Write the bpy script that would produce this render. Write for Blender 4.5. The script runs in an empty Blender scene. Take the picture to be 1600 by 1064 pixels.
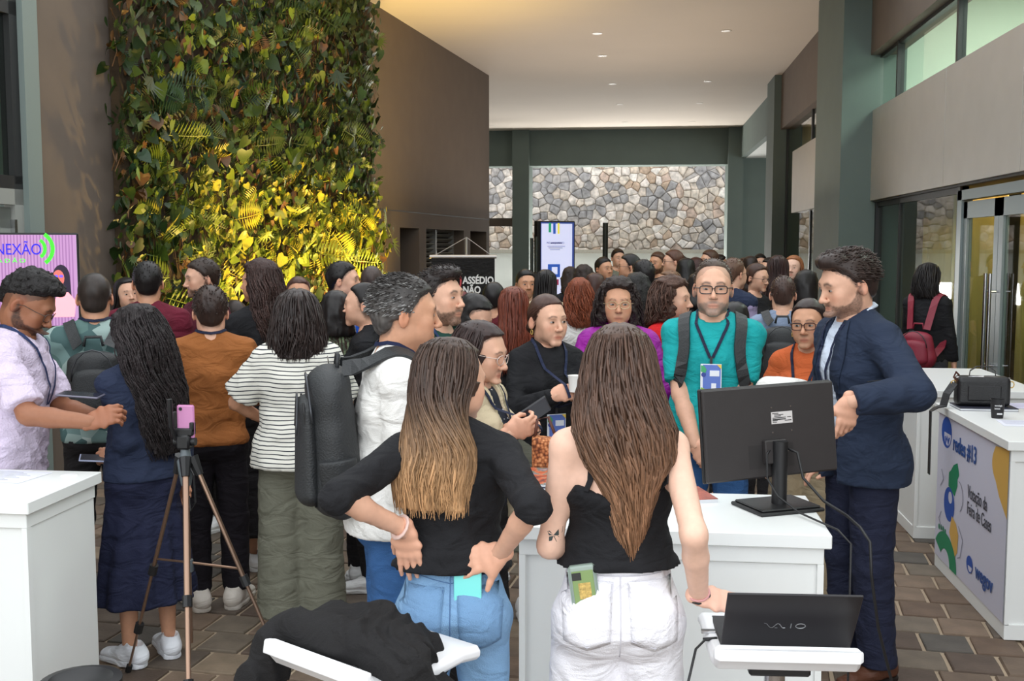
import bpy, math, random
import numpy as np
from mathutils import Vector, Matrix, Euler
from mathutils.bvhtree import BVHTree

# ------------------------------------------------------------------ camera
FPX, CAMH = 1700.0, 1.85
PITCH = math.atan(148 / FPX)
YAW = math.atan(200 / FPX * math.cos(PITCH))
SC = bpy.context.scene
cam_d = bpy.data.cameras.new('camera'); cam = bpy.data.objects.new('camera', cam_d)
SC.collection.objects.link(cam); SC.camera = cam
cam.location = (0, 0, CAMH); cam.rotation_euler = (math.pi / 2 - PITCH, 0, YAW)
cam_d.sensor_width = 36; cam_d.sensor_fit = 'HORIZONTAL'; cam_d.lens = FPX / 1600 * 36
cam_d.clip_start = .05; cam_d.clip_end = 300
SC.view_settings.view_transform = 'Standard'; SC.view_settings.look = 'None'
SC.view_settings.exposure = 0.0; SC.view_settings.gamma = 1; SC.view_settings.use_curve_mapping = False

# ------------------------------------------------------------------ world: overcast sky
W = bpy.data.worlds.new('world'); SC.world = W; W.use_nodes = True
wn = W.node_tree; bg = wn.nodes['Background']
tc = wn.nodes.new('ShaderNodeTexCoord'); sx = wn.nodes.new('ShaderNodeSeparateXYZ'); rp = wn.nodes.new('ShaderNodeValToRGB')
wn.links.new(tc.outputs['Generated'], sx.inputs[0]); wn.links.new(sx.outputs[2], rp.inputs[0]); wn.links.new(rp.outputs[0], bg.inputs[0])
rp.color_ramp.elements[0].position = 0.0; rp.color_ramp.elements[0].color = (.80, .86, .90, 1)
rp.color_ramp.elements[1].position = 1.0; rp.color_ramp.elements[1].color = (.95, .98, 1.0, 1)
bg.inputs[1].default_value = 2.2
C = SC.collection
FW = Vector((-math.sin(YAW) * math.cos(PITCH), math.cos(YAW) * math.cos(PITCH), -math.sin(PITCH)))
RT = Vector((math.cos(YAW), math.sin(YAW), 0)); UP = RT.cross(FW); CAM = Vector((0, 0, CAMH))
def ray(x, y): return FW + RT * ((x - 800) / FPX) - UP * ((y - 532) / FPX)
def at(x, y, d): return CAM + ray(x, y) * d
def atz(x, y, z=0.0):
    r = ray(x, y); return CAM + r * ((z - CAMH) / r.z)
def atx(x, y, X):
    r = ray(x, y); return CAM + r * (X / r.x)

def area(name, loc, target, size, power, col, sy=None):
    l = bpy.data.lights.new(name, 'AREA'); l.energy = power; l.color = col; l.size = size
    if sy: l.shape = 'RECTANGLE'; l.size_y = sy
    o = bpy.data.objects.new(name, l); C.objects.link(o); o.location = loc
    o.rotation_euler = (Vector(target) - Vector(loc)).to_track_quat('-Z', 'Y').to_euler(); return o
def spot(name, loc, target, power, col, ang=60, blend=.6, r=.05):
    l = bpy.data.lights.new(name, 'SPOT'); l.energy = power; l.color = col; l.spot_size = math.radians(ang); l.spot_blend = blend; l.shadow_soft_size = r
    o = bpy.data.objects.new(name, l); C.objects.link(o); o.location = loc
    o.rotation_euler = (Vector(target) - Vector(loc)).to_track_quat('-Z', 'Y').to_euler(); return o
# added area lamp behind the photographer, standing in for daylight from the open sky
area('added_daylight', (0.6, -3.2, 3.4), (0, 5, 1.0), 7.5, 120, (.94, .97, 1.0), 4.2)
# added lamp low outside the far end, imitating ground bounce onto the ceiling
area('added_ground_bounce', (-1.5, 36.0, .15), (-1.5, 27, 5.3), 9.0, 1500, (1.0, .98, .95), 1.2)
# added warm lamp facing up above the heads, to brighten the hall ceiling
area('added_ceiling_fill', (-.4, 18.5, 2.5), (-.4, 18.5, 5), 5.0, 115, (1, .85, .70), 8.0)

# ------------------------------------------------------------------ helpers
def srgb(h):
    if isinstance(h, str):
        v = [int(h[i:i + 2], 16) / 255 for i in (0, 2, 4)]
    else: v = [c / 255 for c in h]
    return tuple(((c / 12.92) if c <= .04045 else ((c + .055) / 1.055) ** 2.4) for c in v)
_M = {}
def mat(name, col=(128, 128, 128), rough=.6, metal=0, noise=0, nscale=20, bump=0, bscale=200, emit=0, vcol=None, spec=.5, alpha=1, trans=0, coat=0, sss=0, stretch=(1, 1, 1), sheen=0, fold=0):
    if name in _M: return _M[name]
    m = bpy.data.materials.new(name); m.use_nodes = True; nt = m.node_tree; b = nt.nodes['Principled BSDF']
    c = srgb(col) if not isinstance(col, tuple) or max(col) > 1 else col
    b.inputs['Base Color'].default_value = (*c, 1); b.inputs['Roughness'].default_value = rough; b.inputs['Metallic'].default_value = metal
    b.inputs['Specular IOR Level'].default_value = spec
    b.inputs['Alpha'].default_value = alpha; b.inputs['Transmission Weight'].default_value = trans; b.inputs['Coat Weight'].default_value = coat
    if sheen: b.inputs['Sheen Weight'].default_value = sheen
    if sss: b.inputs['Subsurface Weight'].default_value = sss; b.inputs['Subsurface Radius'].default_value = (.012, .004, .002); b.inputs['Subsurface Scale'].default_value = 1
    src = None
    if vcol:
        a = nt.nodes.new('ShaderNodeVertexColor'); a.layer_name = vcol; src = a.outputs[0]; nt.links.new(src, b.inputs['Base Color'])
    if noise or bump:
        t = nt.nodes.new('ShaderNodeTexCoord'); mp = nt.nodes.new('ShaderNodeMapping'); mp.inputs['Scale'].default_value = stretch
        nt.links.new(t.outputs['Object'], mp.inputs[0])
    if noise:
        n = nt.nodes.new('ShaderNodeTexNoise'); n.inputs['Scale'].default_value = nscale; n.inputs['Detail'].default_value = 5
        nt.links.new(mp.outputs[0], n.inputs[0])
        mr = nt.nodes.new('ShaderNodeMapRange'); mr.inputs[1].default_value = .25; mr.inputs[2].default_value = .75; mr.inputs[3].default_value = 1 - noise; mr.inputs[4].default_value = 1 + noise
        nt.links.new(n.outputs[0], mr.inputs[0])
        mx = nt.nodes.new('ShaderNodeVectorMath'); mx.operation = 'SCALE'
        if src: nt.links.new(src, mx.inputs[0])
        else: mx.inputs[0].default_value = c
        nt.links.new(mr.outputs[0], mx.inputs['Scale']); nt.links.new(mx.outputs[0], b.inputs['Base Color'])
    if bump:
        n2 = nt.nodes.new('ShaderNodeTexNoise'); n2.inputs['Scale'].default_value = bscale; n2.inputs['Detail'].default_value = 3
        nt.links.new(mp.outputs[0], n2.inputs[0]); bp = nt.nodes.new('ShaderNodeBump'); bp.inputs['Strength'].default_value = bump; bp.inputs['Distance'].default_value = .01
        nt.links.new(n2.outputs[0], bp.inputs['Height']); nt.links.new(bp.outputs[0], b.inputs['Normal'])
        if fold:
            m2 = nt.nodes.new('ShaderNodeMapping'); m2.inputs['Scale'].default_value = (1, 1, 1.9); m2.inputs['Rotation'].default_value = (.5, .4, 0); nt.links.new(t.outputs['Object'], m2.inputs[0])
            n3 = nt.nodes.new('ShaderNodeTexNoise'); n3.inputs['Scale'].default_value = 7; n3.inputs['Detail'].default_value = 2.5; n3.inputs['Distortion'].default_value = 1.4; nt.links.new(m2.outputs[0], n3.inputs[0])
            b3 = nt.nodes.new('ShaderNodeBump'); b3.inputs['Strength'].default_value = fold; b3.inputs['Distance'].default_value = .05; nt.links.new(n3.outputs[0], b3.inputs['Height']); nt.links.new(b3.outputs[0], bp.inputs['Normal'])
    if emit:
        b.inputs['Emission Strength'].default_value = emit
        if src: nt.links.new(src, b.inputs['Emission Color'])
        else: b.inputs['Emission Color'].default_value = (*c, 1)
    _M[name] = m; return m

def link(o, parent=None, label=None, cat=None, group=None, kind=None):
    C.objects.link(o)
    if parent is not None: o.parent = parent
    if label: o['label'] = label
    if cat: o['category'] = cat
    if group: o['group'] = group
    if kind: o['kind'] = kind
    return o
def empty(name, label, cat, loc=(0, 0, 0), rz=0, group=None, kind=None):
    o = bpy.data.objects.new(name, None); o.empty_display_size = .1
    o.location = loc; o.rotation_euler = (0, 0, rz); return link(o, None, label, cat, group, kind)

class MB:
    """collects shapes and links them as one mesh object"""
    def __init__(s): s.v = []; s.f = []; s.m = []; s.c = []; s.mi = 0; s.col = None; s.n = 0; s.X = None
    def add(s, vs, fs):
        if s.X is not None: vs = [s.X @ Vector(v) for v in vs]
        s.v += [tuple(v) for v in vs]; s.f += [tuple(i + s.n for i in f) for f in fs]; s.m += [s.mi] * len(fs)
        s.c += [s.col or (1, 1, 1)] * len(vs); s.n += len(vs); return s
    def box(s, lo, hi, bev=0):
        (a, b, c), (d, e, f) = lo, hi
        if bev:
            r = bev; vs = []; 
            for z, i in ((c, r), (c + r, 0), (f - r, 0), (f, r)):
                x0, x1, y0, y1 = a + i, d - i, b + i, e - i; q = 0 if i else r
                vs += [(x0 + q, y0, z), (x1 - q, y0, z), (x1, y0 + q, z), (x1, y1 - q, z), (x1 - q, y1, z), (x0 + q, y1, z), (x0, y1 - q, z), (x0, y0 + q, z)]
            fs = [tuple(range(7, -1, -1)), tuple(range(24, 32))]
            for k in range(3):
                for i in range(8): j = (i + 1) % 8; fs.append((k * 8 + i, k * 8 + j, k * 8 + 8 + j, k * 8 + 8 + i))
            return s.add(vs, fs)
        return s.add([(a, b, c), (d, b, c), (d, e, c), (a, e, c), (a, b, f), (d, b, f), (d, e, f), (a, e, f)],
                     [(3, 2, 1, 0), (4, 5, 6, 7), (0, 1, 5, 4), (1, 2, 6, 5), (2, 3, 7, 6), (3, 0, 4, 7)])
    def prism(s, poly, ax, d0, d1):
        """poly: 2-D points; ax = axis of extrusion 0/1/2"""
        n = len(poly)
        def p(q, d): return (d, q[0], q[1]) if ax == 0 else (q[0], d, q[1]) if ax == 1 else (q[0], q[1], d)
        vs = [p(q, d0) for q in poly] + [p(q, d1) for q in poly]
        return s.add(vs, [tuple(range(n))[::-1], tuple(range(n, 2 * n))] + [(i, (i + 1) % n, n + (i + 1) % n, n + i) for i in range(n)])
    def tube(s, pts, r, n=8, flat=1.0, cap=True, ref=None):
        pts = [Vector(p) for p in pts]; k = len(pts); rs = r if isinstance(r, (list, tuple)) else [r] * k
        t0 = (pts[1] - pts[0]).normalized(); u = Vector(ref) if ref else (Vector((0, 0, 1)) if abs(t0.z) < .9 else Vector((1, 0, 0)))
        vs = []; fs = []
        for i, p in enumerate(pts):
            t = (pts[min(i + 1, k - 1)] - pts[max(i - 1, 0)]).normalized()
            u = (u - t * u.dot(t)); u = u.normalized() if u.length > 1e-6 else t.orthogonal().normalized(); w = t.cross(u)
            for j in range(n):
                a = 2 * math.pi * j / n; vs.append(p + u * (math.cos(a) * rs[i] * flat) + w * (math.sin(a) * rs[i]))
        for i in range(k - 1):
            for j in range(n): l = (j + 1) % n; fs.append((i * n + j, i * n + l, i * n + n + l, i * n + n + j))
        if cap: fs += [tuple(range(n))[::-1], tuple(range((k - 1) * n, k * n))]
        return s.add(vs, fs)
    def lathe(s, prof, c=(0, 0, 0), n=20):
        c = Vector(c); vs = []; fs = []; k = len(prof)
        for r, z in prof:
            for j in range(n): a = 2 * math.pi * j / n; vs.append(c + Vector((math.cos(a) * r, math.sin(a) * r, z)))
        for i in range(k - 1):
            for j in range(n): l = (j + 1) % n; fs.append((i * n + j, i * n + l, i * n + n + l, i * n + n + j))
        fs += [tuple(range(n))[::-1], tuple(range((k - 1) * n, k * n))]
        return s.add(vs, fs)
    def ribbon(s, pts, width, nrm=None, th=.002):
        """flat band along pts, width direction = nrm x tangent"""
        pts = [Vector(p) for p in pts]; k = len(pts); vs = []; fs = []
        for i, p in enumerate(pts):
            t = (pts[min(i + 1, k - 1)] - pts[max(i - 1, 0)]).normalized(); n_ = Vector(nrm[i] if isinstance(nrm, list) else nrm).normalized()
            w = n_.cross(t).normalized() * (width / 2)
            vs += [p - w, p + w, p + w + n_ * th, p - w + n_ * th]
        for i in range(k - 1):
            for j in range(4): l = (j + 1) % 4; fs.append((i * 4 + j, i * 4 + l, i * 4 + 4 + l, i * 4 + 4 + j))
        fs += [(3, 2, 1, 0), tuple(range(4 * k - 4, 4 * k))]
        return s.add(vs, fs)
    def mesh(s, name, mats, smooth=False, vc=False):
        me = bpy.data.meshes.new(name); me.from_pydata(s.v, [], s.f)
        for m in (mats if isinstance(mats, (list, tuple)) else [mats]): me.materials.append(m)
        me.polygons.foreach_set('material_index', s.m)
        if smooth is True: me.polygons.foreach_set('use_smooth', [True] * len(s.f))
        if vc:
            a = me.color_attributes.new('Col', 'FLOAT_COLOR', 'POINT'); a.data.foreach_set('color', np.concatenate([np.array(s.c, 'f'), np.ones((s.n, 1), 'f')], 1).ravel())
        me.update()
        if isinstance(smooth, float): me.set_sharp_from_angle(angle=math.radians(smooth)); 
        return me
    def build(s, name, mats, parent=None, smooth=False, vc=False, **k):
        return link(bpy.data.objects.new(name, s.mesh(name, mats, smooth, vc)), parent, **k)

def text(name, body, size, m, parent, loc, rot, ext=.0008, label=None, align='LEFT', sx=1.0, cat=None, bold=0):
    cu = bpy.data.curves.new(name, 'FONT'); cu.body = body; cu.size = size; cu.extrude = ext; cu.align_x = align; cu.materials.append(m); cu.offset = bold; cu.resolution_u = 4
    t = bpy.data.objects.new(name, cu); me = bpy.data.meshes.new_from_object(t); bpy.data.objects.remove(t); me.name = name
    o = bpy.data.objects.new(name, me); o.location = loc; o.rotation_euler = rot; o.scale = (sx, 1, 1); return link(o, parent, label, cat)

# ------------------------------------------------------------------ implicit surfaces
def vnoise(p, seed=0):
    p = np.asarray(p, np.float32); i = np.floor(p).astype(np.int64); f = p - i; f = f * f * (3 - 2 * f)
    def hsh(a, b, c):
        h = (a * 374761393 + b * 668265263 + c * 2147483647 + seed * 974711) & 0xffffffff
        h = ((h ^ (h >> 13)) * 1274126177) & 0xffffffff; return ((h ^ (h >> 16)) & 0xffff).astype(np.float32) / 32767.5 - 1
    r = 0
    for a in (0, 1):
        for b in (0, 1):
            for c in (0, 1):
                w = (f[..., 0] if a else 1 - f[..., 0]) * (f[..., 1] if b else 1 - f[..., 1]) * (f[..., 2] if c else 1 - f[..., 2])
                r = r + w * hsh(i[..., 0] + a, i[..., 1] + b, i[..., 2] + c)
    return r
def V3(p): return np.array(p, np.float32)
class Sd:
    def __init__(s, k=.02): s.p = []; s.k = k; s.post = []
    def seg(s, a, b, ra, rb=None, X=None, k=None, sub=False, flat=False):
        """round cone; radii scalar or (rx, ry) with rx along X"""
        rb = ra if rb is None else rb; a = V3(a); b = V3(b); ea = V3(ra if isinstance(ra, tuple) else (ra, ra)); eb = V3(rb if isinstance(rb, tuple) else (rb, rb))
        R = max(ea.max(), eb.max()); X = None if X is None else V3(X) / np.linalg.norm(X)
        def fn(P):
            d = b - a; L = float(d @ d)
            v = P - a; t_ = (v @ d) / L if L > 1e-12 else np.zeros(P.shape[:-1], np.float32); t = np.clip(t_, 0, 1)
            v = v - t[..., None] * d; n2 = (v * v).sum(-1)
            if X is None:
                D = np.sqrt(n2) - (ea[0] + t * (eb[0] - ea[0]))
                return np.maximum(D, (t_ - 1) * math.sqrt(L)) if flat else D
            vx = v @ X; rx = ea[0] + t * (eb[0] - ea[0]); ry = ea[1] + t * (eb[1] - ea[1])
            return (np.sqrt((vx / rx) ** 2 + np.maximum(n2 - vx * vx, 0) / ry ** 2) - 1) * np.minimum(rx, ry)
        s.p.append((np.minimum(a, b) - R, np.maximum(a, b) + R, fn, s.k if k is None else k, sub)); return s
    def ell(s, c, r, k=None, sub=False, R=None):
        c = V3(c); r = V3(r); M = None if R is None else np.array(R.to_3x3() if hasattr(R, 'to_3x3') else R, np.float32)
        def fn(P):
            q = P - c
            if M is not None: q = q @ M
            k0 = np.sqrt(((q / r) ** 2).sum(-1)); k1 = np.sqrt(((q / (r * r)) ** 2).sum(-1)) + 1e-9
            return k0 * (k0 - 1) / k1
        B = r if M is None else V3([r.max()] * 3)
        s.p.append((c - B, c + B, fn, s.k if k is None else k, sub)); return s
    def field(s, h, pad=None):
        lo = np.min([p[0] for p in s.p if not p[4]], 0) - 2.5 * h - (pad or 0); hi = np.max([p[1] for p in s.p if not p[4]], 0) + 2.5 * h + (pad or 0)
        n = np.ceil((hi - lo) / h).astype(int) + 1
        ax = [lo[i] + h * np.arange(n[i], dtype=np.float32) for i in range(3)]
        F = np.full(tuple(n), .2, np.float32)
        for a, b, fn, k, sub in s.p:
            m = k + 3 * h; i0 = np.maximum(((a - m - lo) / h).astype(int), 0); i1 = np.minimum(((b + m - lo) / h).astype(int) + 2, n)
            if (i1 <= i0).any(): continue
            sl = tuple(slice(i0[i], i1[i]) for i in range(3))
            P = np.stack(np.meshgrid(*[ax[i][sl[i]] for i in range(3)], indexing='ij'), -1).astype(np.float32)
            D = fn(P).astype(np.float32); G = F[sl]
            if sub:
                D = -D; hh = np.maximum(k - np.abs(G - D), 0) / max(k, 1e-6); F[sl] = np.maximum(G, D) + hh * hh * k / 4
            else:
                hh = np.maximum(k - np.abs(G - D), 0) / max(k, 1e-6); F[sl] = np.minimum(G, D) - hh * hh * k / 4
        if s.post:
            P = np.stack(np.meshgrid(*ax, indexing='ij'), -1).astype(np.float32)
            for fn in s.post: F = fn(P, F)
            F = F.astype(np.float32)
        F[0] = F[-1] = .1; F[:, 0] = F[:, -1] = .1; F[:, :, 0] = F[:, :, -1] = .1
        return F, lo, h
    def cut(s, fn, k=0):
        """keep where fn(P) < 0"""
        def q(P, F):
            D = fn(P)
            if k: hh = np.maximum(k - np.abs(F - D), 0) / k; return np.maximum(F, D) + hh * hh * k / 4
            return np.maximum(F, D)
        s.post.append(q); return s
    def mesh(s, h, pad=None): return surfnet(*s.field(h, pad))
def surfnet(F, lo, h):
    S = F < 0; n = np.array(F.shape) - 1
    c = [S[a:a + n[0], b:b + n[1], d:d + n[2]] for a in (0, 1) for b in (0, 1) for d in (0, 1)]
    cnt = sum(x.astype(np.int8) for x in c); act = (cnt > 0) & (cnt < 8)
    I, J, K = np.nonzero(act); idx = np.full(tuple(n), -1, np.int64); idx[I, J, K] = np.arange(len(I))
    acc = np.zeros((len(I), 3), np.float32); num = np.zeros(len(I), np.float32)
    for a in range(3):
        o1, o2 = [q for q in range(3) if q != a]
        for u in (0, 1):
            for w in (0, 1):
                d0 = [0, 0, 0]; d0[o1] = u; d0[o2] = w; d1 = list(d0); d1[a] = 1
                f0 = F[I + d0[0], J + d0[1], K + d0[2]]; f1 = F[I + d1[0], J + d1[1], K + d1[2]]
                x = (f0 < 0) != (f1 < 0); t = np.where(x, f0 / np.where(x, f0 - f1, 1), 0)
                for q in range(3): acc[:, q] += np.where(x, d0[q] + (t if q == a else 0), 0)
                num += x
    V = (np.stack([I, J, K], 1) + acc / num[:, None]) * h + lo
    fs = []
    for a in range(3):
        o1, o2 = [(1, 2), (2, 0), (0, 1)][a]
        s0 = [slice(None)] * 3; s1 = [slice(None)] * 3
        s0[a] = slice(0, -1); s1[a] = slice(1, None)
        for q in (o1, o2): s0[q] = slice(1, -1); s1[q] = slice(1, -1)
        A = S[tuple(s0)]; B = S[tuple(s1)]; e = np.nonzero(A != B); g = [np.array(x) for x in e]; g[o1] += 1; g[o2] += 1
        def cell(du, dw):
            t = [x.copy() for x in g]; t[o1] -= du; t[o2] -= dw; return idx[t[0], t[1], t[2]]
        q = np.stack([cell(0, 0), cell(1, 0), cell(1, 1), cell(0, 1)], 1); flip = ~A[e]
        q[flip] = q[flip][:, ::-1]; fs.append(q)
    return V.astype(np.float32), np.concatenate(fs).astype(np.int32)
def normals(V, Fq):
    a = V[Fq[:, 2]] - V[Fq[:, 0]]; b = V[Fq[:, 3]] - V[Fq[:, 1]]; n = np.cross(a, b); N = np.zeros_like(V)
    for i in range(4): np.add.at(N, Fq[:, i], n)
    return N / (np.linalg.norm(N, axis=1, keepdims=True) + 1e-9)
def npmesh(name, V, Fq, mats, col=None, smooth=True):
    me = bpy.data.meshes.new(name); nv, nf = len(V), len(Fq); k = Fq.shape[1]
    me.vertices.add(nv); me.vertices.foreach_set('co', np.ascontiguousarray(V, np.float32).ravel())
    me.loops.add(nf * k); me.loops.foreach_set('vertex_index', np.ascontiguousarray(Fq, np.int32).ravel())
    me.polygons.add(nf); me.polygons.foreach_set('loop_start', np.arange(0, nf * k, k, dtype=np.int32))
    me.update(calc_edges=True)
    me.polygons.foreach_set('use_smooth', np.full(nf, smooth))
    for m in (mats if isinstance(mats, (list, tuple)) else [mats]): me.materials.append(m)
    if col is not None:
        a = me.color_attributes.new('Col', 'FLOAT_COLOR', 'POINT'); a.data.foreach_set('color', np.concatenate([np.asarray(col, 'f'), np.ones((nv, 1), 'f')], 1).ravel())
    return me
def nobj(name, V, Fq, mats, parent=None, col=None, smooth=True, **k):
    return link(bpy.data.objects.new(name, npmesh(name, V, Fq, mats, col, smooth)), parent, **k)
# ------------------------------------------------------------------ people
RNG = random.Random(7); NR = np.random.RandomState(5)
SKIN = mat('skin', (200, 150, 120), .48, vcol='Col', noise=.05, nscale=60, spec=.4)
HAIRM = mat('hair_strands', (40, 30, 25), .42, vcol='Col', noise=.25, nscale=90, stretch=(1, 1, .12), spec=.35)
HAIRC = mat('curly_hair', (40, 30, 25), .55, vcol='Col', noise=.35, nscale=120, bump=.6, bscale=130, spec=.35)
EYEM = mat('eye_surface', (255, 255, 255), .2, vcol='Col')
def cloth(name, col, rough=.85, noise=.1, bump=.25, bscale=260, sheen=0, **k): return mat(name, col, rough, noise=noise, nscale=9, bump=bump, bscale=bscale, sheen=sheen, spec=.25, fold=.42, **k)
SK = dict(light=(216, 168, 142), fair=(228, 186, 164), tan=(198, 146, 116), olive=(202, 150, 120), brown=(150, 100, 74), deep=(120, 78, 58))

HEADS = {}
def head_geo(sex, h):
    k = (sex, h)
    if k in HEADS: return HEADS[k]
    f = sex == 'f'; s = Sd(.02); J = .9 if f else 1.0
    s.ell((0, .014, .03), (.075, .098, .087))
    s.ell((0, -.03, -.012), (.064, .06, .082), k=.03)
    s.ell((0, -.034, -.066), (.048 * J, .05, .046), k=.02)
    s.seg((-.011, -.074, -.1), (.011, -.074, -.1), .019 * J, k=.02)
    for q in (-1, 1):
        s.ell((q * .047 * J, .0, -.062), (.018, .03, .028), k=.02)
        s.ell((q * .042, -.060, -.024), (.022, .021, .022), k=.02)
        s.ell((q * .033, -.052, -.055), (.024, .030, .030), k=.025)
    s.seg((-.034, -.078, .022), (.034, -.078, .022), .011 if f else .014, k=.02)
    for q in (-1, 1): s.ell((q * .031, -.101, .0), (.017, .017, .012), k=.014, sub=True)
    for q in (-1, 1): s.ell((q * .031, -.0745, .0), (.0145, .0125, .012), k=.006)
    s.seg((0, -.084, .014), (0, -.107, -.028), .0075, .0095, k=.012)
    s.ell((0, -.110, -.034), (.0115, .011, .0095), k=.008)
    for q in (-1, 1): s.ell((q * .0125, -.099, -.037), (.008, .010, .0075), k=.006)
    s.seg((-.014, -.083, -.0655), (.014, -.083, -.0655), .0085, k=.008)
    s.seg((-.011, -.082, -.0765), (.011, -.082, -.0765), .0095, k=.008)
    s.seg((-.018, -.0965, -.0705), (.018, -.0965, -.0705), .0022, k=.004, sub=True)
    for q in (-1, 1):
        R = Euler((0.15, 0, q * -.35)).to_matrix()
        s.ell((q * .079, .016, -.01), (.0075, .019, .032), k=.006, R=R)
        s.ell((q * .087, .011, -.006), (.006, .010, .018), k=.004, sub=True, R=R)
    r = .046 if f else .056
    s.seg((0, .022, -.05), (0, .045, -.2), r, r * 1.08, k=.03)
    V, F = s.mesh(h); HEADS[k] = (V, F, normals(V, F)); return HEADS[k]

def sst(a, b, x): t = np.clip((x - a) / (b - a), 0, 1); return t * t * (3 - 2 * t)
def head_color(V, skin, hairc, sex, beard=0, brow=1, stubble=0, lip=None, gray=0, line=None):
    c = np.tile(np.array(srgb(skin), 'f'), (len(V), 1)); x, y, z = V[:, 0], V[:, 1], V[:, 2]; ax = np.abs(x)
    hc = np.array(srgb(hairc), 'f')
    def mix(w, col): nonlocal c; w = np.clip(w, 0, 1)[:, None]; c = c * (1 - w) + np.array(col, 'f') * w
    red = np.array(srgb(skin), 'f') * np.array([1.05, .78, .72])
    mix(.5 * np.exp(-((ax - .045) ** 2 + (z + .03) ** 2) / .0003) * (y < -.03), red)
    mix(.5 * np.exp(-(x ** 2 + (z + .034) ** 2) / .0001) * (y < -.09), red)
    mix(.55 * (ax > .074) * (np.abs(z) < .04), red)
    if line: mix(.75 * sst(.0, .012, y - np.interp(z, *YB[line]) + .004 * vnoise(V * 200, 2)) * sst(-.09, -.05, z) * (ax < .079), hc)
    if stubble:
        w = stubble * sst(.0, .045, z) * (y > np.interp(z, [-.02, .03, .06], [.02, -.02, -.06])); mix(w, hc)
        mix(stubble * .8 * (y > .05) * sst(-.085, -.03, z), hc)
    if beard:
        n = vnoise(V * 300) * .25 + .85
        zl_ = np.interp(y, [-.1, -.075, -.045, -.012, .004, .016], [-.050, -.056, -.060, -.036, .004, .012]) + .004 * vnoise(V * 160, 3)
        w = sst(0, -.010, z - zl_) * sst(.020, .008, y) * sst(-.165, -.12, z + (y + .05) * .3) * (1 - (np.exp(-(x / .02) ** 4 - ((z + .071) / .010) ** 4) * (y < -.07)))
        w = np.maximum(w, np.exp(-(x / .024) ** 4 - ((z + .0575) / .0065) ** 4) * (y < -.07))
        w = w * (z > -.125 + np.clip(-y - .0, 0, 1) * -.0)
        g = hc if not gray else np.array(srgb((120, 112, 106)), 'f'); mix(np.clip(w * beard * n, 0, 1), g)
    lc = np.array(srgb(skin), 'f') * np.array([.86, .5, .48]) if lip is None else np.array(srgb(lip), 'f')
    mix((.85 if sex == 'f' else .5) * np.exp(-(x / .022) ** 4 - ((z + .071) / (.0125 - .006 * np.clip(ax / .022, 0, 1))) ** 4) * (y < -.075), lc)
    mix(.8 * np.exp(-(x / .021) ** 6 - ((z + .0705) / .0022) ** 2) * (y < -.075), lc * .3)
    bz = .024 + .004 * np.sin(np.clip((ax - .014) / .032, 0, 1) * 2.6) - .006 * sst(.036, .05, ax)
    mix(brow * .85 * np.exp(-((z - bz) / (.0032 if sex == 'f' else .0048)) ** 2) * sst(.009, .015, ax) * sst(.052, .046, ax) * (y < -.04), hc * .8)
    return c

def eye_geo(q, gaze=(0, 0), iris=(60, 40, 28), open_=1.0):
    m = MB(); NU, NV = 13, 9
    for q in (q,):
        vs = []; cs = []
        for i in range(NU):
            u = -1 + 2 * i / (NU - 1)
            for j in range(NV):
                v = -1 + 2 * j / (NV - 1); x = u * .0135; hh = (.0052 if v > 0 else .0042) * open_ * (1 - u * u) ** .55 + .0004; z = v * hh + u * q * .001
                y = -.0757 - .0130 * math.sqrt(max(0, 1 - (x / .0172) ** 2 - (z / .0155) ** 2)); vs.append((q * .031 + x, y, z))
                d = math.hypot(x - gaze[0] * .006, z - .0008 - gaze[1] * .003)
                c = (.02, .02, .02) if d < .0024 else srgb(iris) if d < .0064 else (.42, .37, .34)
                if v > .8 or (v < -.95): c = (.03, .02, .018)
                cs.append(c)
        fs = [(i * NV + j, (i + 1) * NV + j, (i + 1) * NV + j + 1, i * NV + j + 1) for i in range(NU - 1) for j in range(NV - 1)]
        m.add(vs, fs); m.c[-len(cs):] = cs
    return m

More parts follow.
